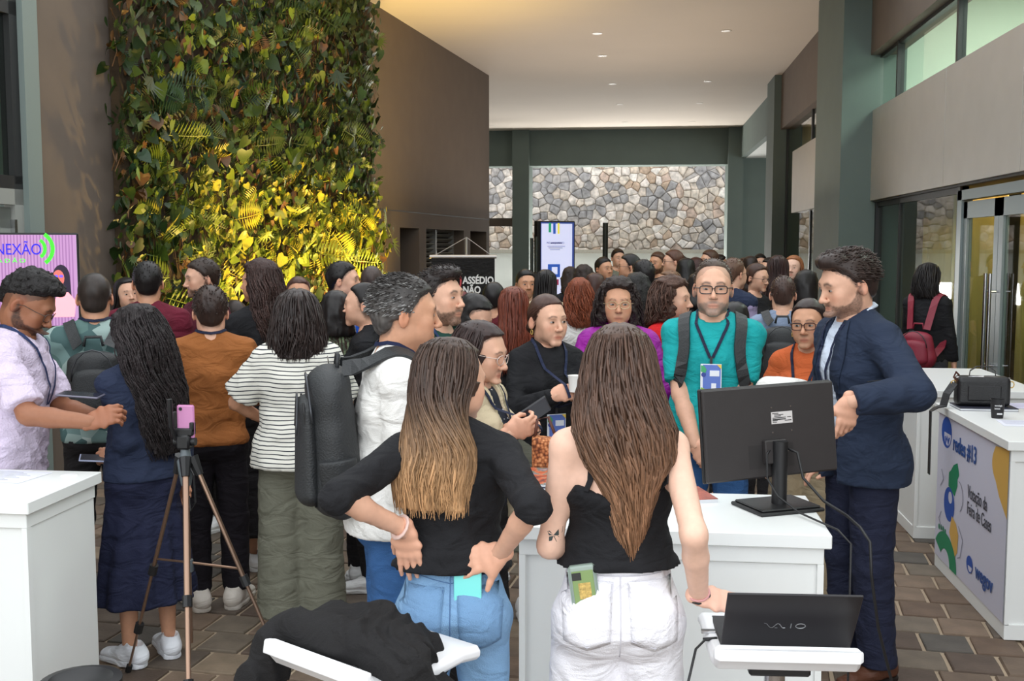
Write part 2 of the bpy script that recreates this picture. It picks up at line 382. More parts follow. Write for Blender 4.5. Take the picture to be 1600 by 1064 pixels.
HANDS = {}
def hand_geo(kind, h):
    k = (kind, h)
    if k in HANDS: return HANDS[k]
    s = Sd(.008); Y = (0, 1, 0)
    s.seg((-.02, 0, 0), (.012, 0, 0), (.026, .019), (.029, .017), X=Y, k=.012)
    s.seg((.012, 0, 0), (.045, .002, 0), (.030, .016), (.040, .0135), X=Y, k=.015)
    s.seg((.045, .002, 0), (.078, .0, .001), (.041, .0135), (.040, .0115), X=Y, k=.012)
    cu = dict(relax=(.35, .5, .35), flat=(.05, .08, .05), spread=(.12, .15, .08), grip=(.9, 1.1, .7), point=(.4, .5, .3), phone=(.55, .8, .6))[kind]
    L = [(.029, .074, .10), (.010, .082, .02), (-.010, .076, -.05), (-.028, .060, -.14)]
    for i, (y, ln, sp) in enumerate(L):
        if kind in ('spread',): sp *= 2.6
        c1, c2, c3 = cu
        if kind == 'point' and i > 0: c1, c2, c3 = .2 + .12 * i, .5, .35
        if kind == 'point' and i == 0: c1, c2, c3 = .1, .12, .1
        if kind == 'relax': c1 += .1 * i
        p = Vector((.08 - .004 * abs(i - 1), y, .002)); a = 0
        for j, (fr, c, r0, r1) in enumerate(((.45, c1, .0094, .0084), (.31, c2, .0082, .0076), (.24, c3, .0075, .0062))):
            a += c; d = Vector((math.cos(a) * math.cos(sp), math.sin(sp), -math.sin(a))); q = p + d * ln * fr
            s.seg(p, q, r0 - (.001 if i == 3 else 0), r1 - (.001 if i == 3 else 0), k=.004 if j else .009); p = q
    t = [(.012, .022, -.006), (.040, .044, -.016), (.068, .056, -.020), (.090, .060, -.024)]
    if kind in ('grip', 'phone'): t = [(.012, .022, -.008), (.038, .040, -.026), (.062, .040, -.044), (.080, .030, -.054)]
    if kind == 'spread': t = [(.012, .022, -.004), (.036, .050, -.010), (.054, .074, -.012), (.066, .092, -.014)]
    s.seg(t[0], t[1], .016, .0125, k=.016); s.seg(t[1], t[2], .0115, .0100, k=.006); s.seg(t[2], t[3], .0098, .0078, k=.004)
    HANDS[k] = s.mesh(h); return HANDS[k]

SHOES = {}
def shoe_geo(kind):
    if kind in SHOES: return SHOES[kind]
    s = Sd(.03); X = (1, 0, 0)
    if kind == 'sneaker':
        s.seg((0, .055, .045), (0, -.02, .05), (.036, .04), (.038, .042), X=X); s.seg((0, -.02, .045), (0, -.145, .03), (.042, .034), (.040, .022), X=X)
        s.seg((0, .05, .06), (0, .03, .085), (.036, .04), (.038, .042), X=X); s.ell((0, .035, .115), (.03, .036, .04), sub=True, k=.006)
    else:
        s.seg((0, .05, .04), (0, -.02, .042), (.033, .034), (.035, .034), X=X); s.seg((0, -.02, .04), (0, -.165, .024), (.036, .03), (.028, .014), X=X)
        s.seg((0, .045, .05), (0, .03, .07), (.03, .035), (.033, .036), X=X); s.ell((0, .035, .1), (.026, .033, .035), sub=True, k=.006)
    s.cut(lambda P: .018 - P[..., 2]); up = s.mesh(.006)
    t = Sd(.03); t.seg((0, .052, .012), (0, -.02, .012), (.040, .035), (.036, .035), X=X); t.seg((0, -.02, .012), (0, -.14 if kind == 'sneaker' else -.16, .012), (.038, .035), (.044 if kind == 'sneaker' else .032, .035), X=X)
    t.cut(lambda P: np.maximum(-P[..., 2], P[..., 2] - (.027 if kind == 'sneaker' else .02))); SHOES[kind] = (up, t.mesh(.006)); return SHOES[kind]

ST = {  # hair envelopes: z, cy, rx, ry (head space)
 'straight': [(.128, .015, .012, .012), (.120, .015, .040, .05), (.095, .015, .072, .090), (.05, .016, .087, .107), (0, .022, .090, .104), (-.05, .035, .090, .09), (-.10, .055, .095, .076), (-.16, .082, .105, .06), (-.26, .10, .115, .045), (-.40, .095, .10, .036)],
 'wavy': [(.130, .015, .012, .012), (.122, .015, .042, .052), (.097, .015, .076, .094), (.05, .018, .095, .112), (0, .025, .104, .110), (-.05, .04, .112, .1), (-.10, .06, .125, .088), (-.16, .085, .135, .07), (-.24, .10, .120, .055), (-.32, .10, .07, .042), (-.42, .095, .045, .034), (-.5, .09, .02, .02)],
 'curly': [(.142, .01, .02, .02), (.134, .01, .06, .07), (.105, .012, .095, .108), (.05, .016, .120, .128), (0, .03, .132, .126), (-.06, .045, .14, .115), (-.12, .06, .145, .1), (-.2, .085, .14, .08), (-.3, .10, .12, .06), (-.42, .095, .08, .045)],
 'bob': [(.130, .015, .012, .012), (.122, .015, .042, .052), (.097, .015, .078, .095), (.05, .02, .098, .115), (0, .03, .108, .115), (-.05, .04, .116, .105), (-.10, .048, .125, .095), (-.15, .052, .125, .085)],
}
YB = {  # hairline: z -> front limit of the hair
 'man': ([-.09, -.06, -.02, -.006, .02, .04, .06, .076, .088], [.075, .05, .036, -.010, -.024, -.036, -.052, -.076, -.14]),
 'reced': ([-.09, -.06, -.02, -.004, .03, .06, .088, .105], [.075, .05, .036, -.006, -.010, -.014, -.036, -.065]),
 'woman': ([-.1, -.03, .0, .03, .055, .080, .094], [.03, .0, -.018, -.026, -.036, -.060, -.13]),
 'fade': ([-.05, 0, .02, .04, .06, .08, .1], [.09, .075, .05, .0, -.04, -.066, -.13]),
 'longside': ([-.5, -.02, .03, .055, .082, .1], [.02, -.022, -.045, -.062, -.100, -.16]),
}
def hair_env(style, z0=None, length=None):
    a = np.array(ST[style], 'f')
    if length:
        lo = a[-1, 0]; m = a[:, 0] < -.12
        a[m, 0] = -.12 + (a[m, 0] + .12) * (length - .12) / (-lo - .12)
    return a
def hair_build(sp, h):
    """returns list of (V, F, colours) in head space, and a flag per chunk"""
    st = sp['style']; col = np.array(srgb(sp['col']), 'f'); tip = np.array(srgb(sp.get('tip', sp['col'])), 'f'); seed = sp.get('seed', 3); out = []
    R = random.Random(seed); th = sp.get('t', .012); yb = YB[sp.get('line', 'man' if st in ('short', 'curlytop', 'quiff') else 'woman')]
    length = sp.get('len', .35)
    s = Sd(.015)
    if st in ('short', 'curlytop', 'quiff', 'tight', 'bun', 'pony'):
        s.ell((0, .014, .03), (.075 + th * .7, .098 + th, .087 + th))
        if st == 'curlytop': s.ell((0, -.005, .085), (.082, .098, .062), k=.02)
        if st == 'quiff': s.ell((0, -.045, .105), (.062, .055, .030), k=.03)
        s.ell((0, .06, -.03), (.06, .045, .05), k=.02)
        w = sp.get('w', .2)
        s.post.append(lambda P, F: F + th * .8 * (1 - sst(0, .03, (P[..., 1] - np.interp(P[..., 2], *yb)) * .8)))
        s.cut(lambda P: (np.interp(P[..., 2], *yb) + .006 * vnoise(P / .009, seed) - P[..., 1]) * .75, k=.003)
        if st == 'curlytop': s.post.append(lambda P, F: F + .008 * vnoise(P / .014, seed) * (P[..., 2] > .03) + .004 * vnoise(P / .007, seed + 1))
        elif sp.get('rough', .003): r_ = sp.get('rough', .003); s.post.append(lambda P, F: F + r_ * vnoise(P / np.array([.012, .03, .03]), seed))
    if st in ST:
        env = hair_env(st, length=length); zz = env[::-1, 0]; xw = sp.get('xw', .066); vol = sp.get('vol', 1.0)
        cxs = sp.get('cx', 0)
        def fn(P, F):
            z = P[..., 2]; cy = np.interp(z, zz, env[::-1, 1]); rx = np.interp(z, zz, env[::-1, 2]) * vol; ry = np.interp(z, zz, env[::-1, 3]) * (1 + (vol - 1) * .6)
            cx = cxs * sst(-.05, -.3, z)
            d = (np.sqrt(((P[..., 0] - cx) / rx) ** 2 + ((P[..., 1] - cy) / ry) ** 2) - 1) * np.minimum(rx, ry) * .8
            d = np.maximum(d, np.maximum(zz[0] + .01 - z, z - zz[-1]))
            car = np.maximum(P[..., 1] - np.interp(z, *yb), np.abs(P[..., 0]) - xw)
            d = d + .014 * (1 - sst(0, .035, P[..., 1] - np.interp(z, *yb))) * (np.abs(P[..., 0]) < .075) * (z > .01)
            d = np.maximum(d, -car * .8)
            d = d + sp.get('part', .006) * np.exp(-((P[..., 0] - sp.get('px', 0)) / .006) ** 2) * sst(.07, .1, z) * (P[..., 1] < .06)
            if sp.get('front'):  # keep clear of throat and chest
                pass
            ph = np.arctan2(P[..., 0], P[..., 1] - cy)
            if st in ('curly',): d = d + .011 * vnoise(P / .022, seed) + .005 * vnoise(P / .010, seed + 1)
            elif st == 'bob': d = d + .004 * vnoise(np.stack([ph * 7, z / .05, z * 0], -1), seed) + .002 * vnoise(P / .012, seed)
            else: d = d + (.0045 * vnoise(np.stack([ph * 9, z / .12, z * 0], -1), seed) + .002 * vnoise(np.stack([ph * 22, z / .1, z * 0], -1), seed)) * sst(.12, .03, z)
            return d
        e0 = env; s.p.append((V3((-.19, -.16, env[-1, 0])), V3((.19, .2, .16)), lambda P: np.full(P.shape[:-1], .2, 'f'), .001, False)); s.post.append(fn)
    if st == 'bun' or st == 'pony':
        V, F = s.mesh(h); t = (V[:, 2] * 0)
        bc = V3(sp.get('bun', (0, .125, .02))); b = Sd(.01); br = sp.get('bunr', .04)
        if st == 'bun': b.ell(bc, (br, br * .9, br)); b.post.append(lambda P, F: F + .004 * vnoise(P / .014, seed))
        else:
            q = [bc, bc + V3((0, .03, -.03)), bc + V3((0, .03, -.12)), bc + V3((0, .0, -length))]
            for i in range(3): b.seg(q[i], q[i + 1], (.022, .026, .024)[i], (.026, .024, .008)[i])
            b.post.append(lambda P, F: F + .003 * vnoise(P / V3((.008, .008, .06)), seed))
        V2, F2 = b.mesh(h); F2 = F2 + len(V); nl = sp.get('swept', 150 if h < .008 else 0)
        if nl:
            c0 = V3((0, .014, .03)); e_ = V3((.075 + th * .72, .098 + th, .087 + th)); bd = (bc - c0) / e_; bd /= np.linalg.norm(bd); lv = []; lf = []; lc = []
            for i in range(nl):
                z_ = R.uniform(-.045, .078); y_ = float(np.interp(z_, *yb)) + R.uniform(-.003, .05) ** 1; sx_ = R.choice((-1, 1)); q_ = 1 - ((y_ - c0[1]) / e_[1]) ** 2 - ((z_ - c0[2]) / e_[2]) ** 2
                if q_ < 0: continue
                a_ = np.array([sx_ * math.sqrt(q_), (y_ - c0[1]) / e_[1], (z_ - c0[2]) / e_[2]]); a_ /= np.linalg.norm(a_); om = math.acos(float(np.clip(a_ @ bd, -1, 1))); sg = 9; n0 = len(lv); rr_ = R.uniform(.0016, .003); b_ = R.uniform(.6, 1.5); pv = None
                P_ = [(math.sin((1 - t) * om) * a_ + math.sin(t * om) * bd) / math.sin(om) for t in [k / (sg - 1) * .93 for k in range(sg)]]
                for k, u_ in enumerate(P_):
                    p_ = c0 + e_ * u_ * 1.004; tg = (P_[min(k + 1, sg - 1)] - P_[max(k - 1, 0)]) * e_; s2 = np.cross(tg, u_); s2 /= np.linalg.norm(s2) + 1e-9; w_ = rr_ * min(1, .4 + k * .4)
                    lv += [p_ - s2 * w_, p_ + u_ * w_ * .9, p_ + s2 * w_, p_ - u_ * w_]; lc += [col * b_] * 4
                for k in range(sg - 1):
                    for q in range(4): l = (q + 1) % 4; lf.append((n0 + k * 4 + q, n0 + k * 4 + l, n0 + k * 4 + 4 + l, n0 + k * 4 + 4 + q))
            if lv: out.append((np.array(lv, 'f'), np.array(lf, np.int32), np.clip(np.array(lc, 'f'), 0, 1)))
        V2, F2 = V2, F2; V = np.concatenate([V, V2]); F = np.concatenate([F, F2])
    else: V, F = s.mesh(h)
    def shade(V, n1):
        w = sst(-.02, -length, V[:, 2])[:, None]; c = col * (1 - w) + tip * w
        return c * (1 + .22 * n1[:, None])
    ang = np.arctan2(V[:, 0], V[:, 1] - .05)
    c = shade(V, vnoise(np.stack([ang * 14, V[:, 2] * 3, V[:, 2] * 0], -1), seed) if st in ST and st != 'curly' else vnoise(V / .02, seed))
    if sp.get('gray'):
        g = np.array(srgb((112, 108, 106)), 'f'); w = (sp['gray'] * sst(.09, .0, V[:, 2]) * (.5 + .5 * vnoise(V / .01, 9)))[:, None]; c = c * (1 - w) + g * w
    out.append((V, F, np.clip(c, 0, 1)))
    n = sp.get('locks', 0)
    if n and st in ST:
        vs = []; fs = []; cs = []; base = 0; segs = sp.get('segs', 13); pm = sp.get('phi', 2.0); curl = sp.get('curl', 0.0); r0 = sp.get('r', .0045)
        zz = env[::-1, 0]
        for i in range(n):
            ph = R.uniform(-pm, pm); zt = R.uniform(.03, .118); ze = -length * R.uniform(.8, 1.04) if R.random() < .75 else -length * R.uniform(.3, .85)
            off = R.uniform(.96, 1.06); w1, w2 = R.uniform(0, 6.28), R.uniform(0, 6.28); fq = R.uniform(1.5, 3.2); cfreq = R.uniform(28, 45); P = []
            if abs(ph) > 1.7: ze = max(ze, -length * .8)
            for k in range(segs):
                t = k / (segs - 1); z = zt + (ze - zt) * t
                cy = np.interp(z, zz, env[::-1, 1]); rx = np.interp(z, zz, env[::-1, 2]) * vol; ry = np.interp(z, zz, env[::-1, 3]) * (1 + (vol - 1) * .6)
                a = ph + .10 * math.sin(fq * t * 3 + w1) * t * 1.6; o = off + .05 * math.sin(5 * t + w2) * t
                x = cxs * float(sst(-.05, -.3, z)) + math.sin(a) * rx * o; y = cy + math.cos(a) * ry * o
                if curl: x += curl * math.cos(cfreq * (zt - z) + w1) * min(1, t * 4); y += curl * math.sin(cfreq * (zt - z) + w1) * min(1, t * 4)
                P.append(Vector((x, y, z)))
            b = R.uniform(.65, 1.45); hl = R.random() < sp.get('hl', .2); u = Vector((0, 0, 1))
            for k, p in enumerate(P):
                t = k / (segs - 1); tg = (P[min(k + 1, segs - 1)] - P[max(k - 1, 0)]).normalized()
                nn = Vector((math.sin(ph), math.cos(ph), 0)); sd = tg.cross(nn).normalized(); r = r0 * (1 - t ** 3 * .85) * (.3 + .7 * min(1, t * 6))
                for q in range(3): ca, sa = ((1, -.4), (0, 1.1), (-1, -.4))[q]; vs.append(p + sd * r * ca * 1.3 + nn * r * sa * .6)
                w = float(sst(-.02, -length, p.z)); cc = (col * (1 - w) + tip * w) * b
                if hl: cc = cc * 1.25 + .01
                cs += [cc] * 3
            for k in range(segs - 1):
                for q in range(3): l = (q + 1) % 3; fs.append((base + k * 3 + q, base + k * 3 + l, base + k * 3 + 3 + l, base + k * 3 + 3 + q))
            base += segs * 3
        out.append((np.array([tuple(v) for v in vs], 'f'), np.array(fs, np.int32), np.clip(np.array(cs, 'f'), 0, 1)))
    if n and st in ('short', 'curlytop', 'quiff', 'tight'):
        vs = []; fs = []; cs = []; N = normals(V, F); base = 0
        ok = np.nonzero((V[:, 2] > sp.get('lz', .0)) & (N @ V3((0, 0, 0)) == 0) & (np.linalg.norm(V - V3((0, .014, .03)), axis=1) > .07))[0]
        for i in range(n):
            j = int(ok[R.randrange(len(ok))]); p = Vector(V[j].tolist()); nn = Vector(N[j].tolist())
            d = (nn * sp.get('lift', .12) + Vector((p.x * 1.5, sp.get('comb', .5) , -.35 if p.z < .08 else .05)) + Vector((R.uniform(-.3, .3), R.uniform(-.3, .3), R.uniform(-.2, .2)))).normalized()
            ln = R.uniform(.5, 1) * sp.get('ll', .02); r = R.uniform(.0018, .0032); sd = d.cross(nn).normalized() if d.cross(nn).length > 1e-3 else Vector((1, 0, 0)); b = R.uniform(.6, 1.6)
            pts = [p - nn * .003, p + d * ln * .5 + nn * .002, p + d * ln - nn * .002]
            gc = col * b
            if sp.get('gray') and R.random() < sp['gray'] * (1.1 - max(0, p.z) * 9): gc = np.array([.17, .165, .16]) * b
            for k, q_ in enumerate(pts):
                rr = (r, r, .0005)[k]
                for q in range(3): a = q * 2.094; vs.append(q_ + sd * rr * math.cos(a) + nn * rr * math.sin(a)); cs.append(gc)
            for k in range(2):
                for q in range(3): l = (q + 1) % 3; fs.append((base + k * 3 + q, base + k * 3 + l, base + k * 3 + 3 + l, base + k * 3 + 3 + q))
            base += 9
        out.append((np.array([tuple(v) for v in vs], 'f'), np.array(fs, np.int32), np.clip(np.array(cs, 'f'), 0, 1)))
    return out

def ik(S, T, l1, l2, pole):
    d = T - S; L = min(d.length, (l1 + l2) * .995); u = d.normalized(); a = (l1 * l1 - l2 * l2 + L * L) / (2 * L); hh = math.sqrt(max(l1 * l1 - a * a, 0))
    p = Vector(pole); p = p - u * p.dot(u); p.normalize(); return S + u * a + p * hh, S + u * L

POSE = {  # wrist (unit body, x for the left side), elbow pole, palm-back normal, hand kind, hand dir override
 'down': ((.235, -.01, .83), (.3, 1, 0), (1, -.2, 0), 'relax', (0, -.1, -1)),
 'down2': ((.215, -.06, .84), (.5, 1, 0), (1, -.5, 0), 'relax', (-.05, -.3, -1)),
 'front': ((.05, -.235, 1.03), (1, .3, -.3), (.3, -1, .2), 'relax', (-1, -.2, -.1)),
 'low': ((.06, -.2, .87), (1, .4, 0), (.3, -1, 0), 'relax', (-.6, -.3, -.8)),
 'phone': ((.07, -.30, 1.13), (.7, .3, -1), (.5, -.6, -.4), 'phone', (-.4, -.7, .5)),
 'hip': ((.155, .07, .97), (1, .6, 0), (1, .1, .3), 'flat', (-.3, .4, -.6)),
}

def person(label, px, yt, d, face, sex='m', skin='olive', hair=None, top=None, jacket=None, bottom=None, arms=('down', 'down'),
           look=(0, 0, 0), lean=(0, 0), w=1.0, beard=0, stubble=0, gray=0, gaze=(0, 0), eyes=1.0, glasses=None, lanyard=None, shoes=('sneaker', (230, 230, 230)),
           h=None, hs=None, yaw_hair=None, group=None, lip=None, iris=(62, 42, 28), extra=None, earring=None, hips=1.0, legs=None, toe=8, xoff=0):
    f = sex == 'f'; h = max(h or 0, .010 if d < 5.0 else .0145 if d < 7.2 else .0235)
    hs = hs or (.97 if f else 1.03); ang_c = math.atan2(0 - at(px, yt, d).x, -(0 - at(px, yt, d).y))  # rotation turning -Y to the camera
    top_p = at(px, yt, d); ztop = top_p.z; thk = .014
    base_a = math.atan2(top_p.x, top_p.y) * -1; rz = base_a + math.radians(face)
    s = (ztop - thk) / 1.70
    la, ls = math.radians(lean[0]), math.radians(lean[1])
    hd = 1.585 - .115 * (hs / s - 1)  # head centre height in unit space so that the crown stays put
    def T(p):
        p = Vector(p) * s; pv = Vector((0, 0, .95 * s)); t = max(0, min(1, (p.z / s - .95) / .18))
        if t > 0 and (la or ls): p = pv + Matrix.Rotation(ls * t, 3, 'Y') @ (Matrix.Rotation(la * t, 3, 'X') @ (p - pv))
        return p
    Hc = T((0, -.012, hd))
    if la or ls:  # rescale once so that a leaning figure keeps its crown height
        s *= (ztop - thk) / (Hc.z + .115 * hs); hd = 1.585 - .115 * (hs / s - 1); Hc = T((0, -.012, hd))
    Rz = Matrix.Rotation(rz, 3, 'Z'); hw = Rz @ Vector((Hc.x, Hc.y, 0))
    root = empty('person', label, 'person', (top_p.x - hw.x + xoff, top_p.y - hw.y, 0), rz, group)
    look_r = Matrix.Rotation(math.radians(look[0]), 3, 'Z') @ Matrix.Rotation(math.radians(look[2]), 3, 'Y') @ Matrix.Rotation(math.radians(look[1]), 3, 'X')
    def HT(V):  # head space -> body space
        V = np.asarray(V, 'f') * hs; A = np.array(look_r, 'f'); B = np.array(Matrix.Rotation(math.radians(look[0]) * .7, 3, 'Z'), 'f'); g_ = sst(-.055, -.15, V[:, 2])[:, None]; return (V @ A.T) * (1 - g_) + (V @ B.T) * g_ + V3(Hc)
    X = Vector((1, 0, 0))
    sw = (.148 if f else .170); bx = w
    jp = dict(pel=T((0, .005, .90)), wa=T((0, .0, 1.07)), ch=T((0, -.0, 1.25)), uc=T((0, .01, 1.35)), nk=T((0, .02, 1.43)))
    R_ = dict(pel=((.155 * hips, .105) if f else (.155, .105)), wa=((.118, .085) if f else (.142, .10)), ch=((.135, .10) if f else (.158, .115)), uc=((.135, .085) if f else (.155, .095)))
    R_ = {k: (v[0] * bx, v[1] * (1 + (bx - 1) * 1.3)) for k, v in R_.items()}
    sh = {q: T((q * sw, .015, 1.370)) for q in (-1, 1)}
    arm = {}; rt2 = Rz.inverted() @ RT; tow = Rz.inverted() @ Vector((-FW.x, -FW.y, 0)).normalized()
    cv = lambda v: rt2 * v[0] + Vector((0, 0, v[1])) + tow * v[2]
    for q, po in ((-1, arms[0]), (1, arms[1])):
        po = POSE[po] if isinstance(po, str) else po
        if po[0] == 'P':
            wp = Rz.inverted() @ (at(*po[1]) - root.location); pl = (Rz.inverted() @ (at(*po[2]) - root.location) - sh[q]) if po[2][0] > 50 else cv(po[2])
            el, wr2 = ik(sh[q], wp, .285 * s, .25 * s, pl)
            arm[q] = (el, wr2, cv(po[3]), po[4], cv(po[5]).normalized()); continue
        wr, pole, nrm, kind, hdir = po[:5]; wr = T((q * wr[0], wr[1], wr[2])); el, wr2 = ik(sh[q], wr, .285 * s, .25 * s, (q * pole[0], pole[1], pole[2]))
        arm[q] = (el, wr2, Vector((q * nrm[0], nrm[1], nrm[2])), kind, Vector((q * hdir[0], hdir[1], hdir[2])).normalized() if hdir else (wr2 - el).normalized())
    lg = legs or {}
    hipj = {q: T((q * .085, .0, .86)) for q in (-1, 1)}
    ank = {q: Vector(lg.get('ank', {}).get(q, (q * .10, .03, .08))) * s for q in (-1, 1)}
    kn = {q: (hipj[q] + ank[q]) / 2 + Vector((q * .004, -.02, 0)) * s for q in (-1, 1)}
    def torso(sd, e, lo=.0):
        def r(k): return (R_[k][0] * s + e, R_[k][1] * s + e)
        sd.seg(jp['pel'], jp['wa'], r('pel'), r('wa'), X=X, k=.04); sd.seg(jp['wa'], jp['ch'], r('wa'), r('ch'), X=X, k=.04)
        sd.seg(jp['ch'], jp['uc'], r('ch'), r('uc'), X=X, k=.04)
        for q in (-1, 1):
            sd.seg(T((q * .05, .015, 1.378)), sh[q], (.050 if f else .058) * s + e, (.041 if f else .050) * s + e, k=.04)
            sd.seg(T((q * .035, .03, 1.445)), T((q * .12, .02, 1.385)), .034 * s + e * .6, .034 * s + e * .8, k=.03)
            if f: sd.ell(T((q * .066, -.075, 1.245)), (.062 * s * bx + e, .05 * s * bx + e, .06 * s + e), k=.03)
            sd.ell(T((q * .072, .055, .885)), (.085 * s * hips * bx + e, .075 * s * hips + e, .085 * s + e), k=.035)
    def limb(sd, q, e, u0=0, u1=2, flare=0, fl=False):
        el, wr = arm[q][0], arm[q][1]; a = sh[q]; rr = (.042, .034, .026) if f else (.050, .040, .030)
        b = a + (el - a) * min(u1, 1); rb = rr[0] + (rr[1] - rr[0]) * min(u1, 1)
        sd.seg(a, b, rr[0] * s * bx ** .5 + e, rb * s * bx ** .5 + e + flare * min(u1, 1), k=.025, flat=fl and u1 <= 1)
        if u1 > 1:
            t = min(u1, 2) - 1; c = el + (wr - el) * t; m = el + (wr - el) * min(.35, t)
            sd.seg(el, m, rr[1] * s + e + flare, (rr[1] + .001) * s + e + flare, k=.02, flat=fl and t <= .35)
            if t > .35: sd.seg(m, c, (rr[1] + .001) * s + e + flare, (rr[2]) * s + e + flare, k=.012, flat=fl)
        return b if u1 <= 1 else c
    # --- body: one skin surface, then head and hands joined to it
    sd = Sd(.03); torso(sd, 0)
    sd.seg(jp['uc'], jp['nk'], .06 * s, (.046 if f else .056) * hs, k=.04); sd.seg(jp['nk'], Vector(HT([(0, .03, -.12)])[0].tolist()), (.045 if f else .055) * hs, k=.03)
    for q in (-1, 1):
        limb(sd, q, 0)
        sd.seg(arm[q][1], arm[q][1] + arm[q][4] * .012, .0215 if f else .025, k=.01)
        sd.seg(hipj[q], kn[q], (.078 * bx * hips) * s, .052 * s, k=.03); cf = kn[q] + (ank[q] - kn[q]) * .3 + Vector((0, .015, 0))
        sd.seg(kn[q], cf, .048 * s, .05 * s, k=.02); sd.seg(cf, ank[q], .05 * s, .034 * s, k=.02)
        sd.seg(ank[q] + Vector((0, .01, -.04)), ank[q] + Vector((q * .02, -.13, -.05)), .028, .02, k=.02)
    V, F = sd.mesh(h * 1.1 if label.startswith('woman seen from behind') else h * 1.8 if d < 5 else min(h * 1.6, .030)); sk = SK.get(skin, skin); hc = hair['col'] if hair else (60, 45, 35)
    Cc = np.tile(np.array(srgb(sk), 'f'), (len(V), 1)) * (1 + .04 * vnoise(V * 18, 2)[:, None])
    parts = [(V, F, Cc)]
    hh = .0043 if d < 5.4 else .0072 if d < 8 else .0110
    if eyes == 0 or d < 3.2: hh = max(hh, .0065)
    HV, HF, HN = head_geo(sex, hh)
    parts.append((HT(HV), HF, head_color(HV, sk, hc, sex, beard, 1, stubble, lip, gray, (hair.get('line', 'man' if hair['style'] in ('short', 'curlytop', 'quiff') else 'woman') if hair and hair.get('line') != 'fade' else None))))
    hk = .0040 if d < 4.7 else .0050 if d < 5 else .0075 if d < 7.2 else .0105
    for q in (-1, 1):
        el, wr, nrm, kind, hdir = arm[q]; gV, gF = hand_geo(kind, hk); x = hdir; z = (nrm - x * nrm.dot(x)).normalized(); y = z.cross(x)
        m = np.array([x, y, z], 'f'); g = gV.copy(); 
        if q > 0: g[:, 1] *= -1; gF = gF[:, ::-1]
        g = g * (.94 if f else 1.08) @ m + V3(wr); parts.append((g, gF, np.tile(np.array(srgb(sk), 'f') * np.array([1.02, .95, .93]), (len(g), 1))))
    vs, fs, cs, o_ = [], [], [], 0
    for a, b, c in parts: vs.append(a); fs.append(b + o_); cs.append(c); o_ += len(a)
    body = nobj('body', np.concatenate(vs), np.concatenate(fs), SKIN, root, np.clip(np.concatenate(cs), 0, 1))
    # --- eyes
    if eyes:
        for q in (-1, 1):
            em = eye_geo(q, gaze, iris, eyes); link(bpy.data.objects.new('eye', npmesh('eye', HT(em.v), np.array(em.f, np.int32), EYEM, np.array(em.c, 'f'))), root)
    # --- clothes
    def wr(V, F, amp, seed=1, sc=(9, 9, 14)):
        N = normals(V, F); n = vnoise(V * V3(sc), seed) * .6 + vnoise(V * V3(sc) * 2.3 + 7, seed + 1) * .4 + .9 * (1 - np.abs(vnoise(V * V3((6, 6, 22)) + V[:, :1] * 9 + vnoise(V * 6, seed + 5)[:, None] * 1.2, seed + 3))) ** 2 - .3
        return V + N * V3((1, 1, .15)) * (amp * n)[:, None]
    def garment(sp, name, extra_e=0):
        e = sp.get('e', .012) + extra_e; c = Sd(.03); torso(c, e); u = sp.get('sleeve', 2); ends = {}
        for q in (-1, 1):
            if u > 0: ends[q] = limb(c, q, e * .75 + sp.get('slo', 0), 0, u, sp.get('flare', 0), True)
        hem = sp.get('hem', .88) * s
        if sp.get('skirt'):
            sr = sp['skirt']; c.seg(jp['pel'], (0, .01 * s, hem), (R_['pel'][0] * s + e, R_['pel'][1] * s + e), (sr * s, sr * .8 * s), X=X, k=.05)
        elif hem < .86 * s: c.seg(jp['pel'], (0, .01, hem), (R_['pel'][0] * s + e + .01, R_['pel'][1] * s + e + .02), (R_['pel'][0] * s + e + .025, R_['pel'][1] * s + e + .03), X=X, k=.04)
        if sp.get('bag'): c.seg(jp['wa'], (0, 0, hem), tuple(v * s + e + sp['bag'] for v in R_['wa']), tuple(v * s + e + sp['bag'] for v in R_['pel']), X=X, k=.05)
        nk = T((0, -.0, 1.46)); nr = sp.get('neck', .055) * s
        c.cut(lambda P: hem - P[..., 2])
        if nr: c.cut(lambda P: nr - np.linalg.norm((P - V3(nk + Vector((0, sp.get('ny', -.02), sp.get('nz', 0))))) / V3((1, 1, .8 if not sp.get('vneck') else .55)), axis=-1))
        if sp.get('vneck'): c.cut(lambda P: np.where((P[..., 1] < 0), (.33 * s - (1.47 * s - P[..., 2])) * .0 + (P[..., 2] - sp['vneck'] * s) * .42 - np.abs(P[..., 0]), -1.0))
        if sp.get('open'):
            a, b = sp['open']; c.cut(lambda P: np.where(P[..., 1] < .0, np.interp(P[..., 2] / s, [hem / s, 1.0, 1.2, 1.42], [b * 1.6, b, a, a * .6]) * s - np.abs(P[..., 0]), -1.0))
        if sp.get('cutfn'): c.cut(lambda P: sp['cutfn'](P / s))
        V, F = c.mesh(h if d < 5 else h * 1.18); amp = sp.get('wr', .007)
        if d < 8: V = wr(V, F, amp, sp.get('seed', 1))
        return nobj(name, V, F, sp['mat'], root)
    objs = {'body': body}
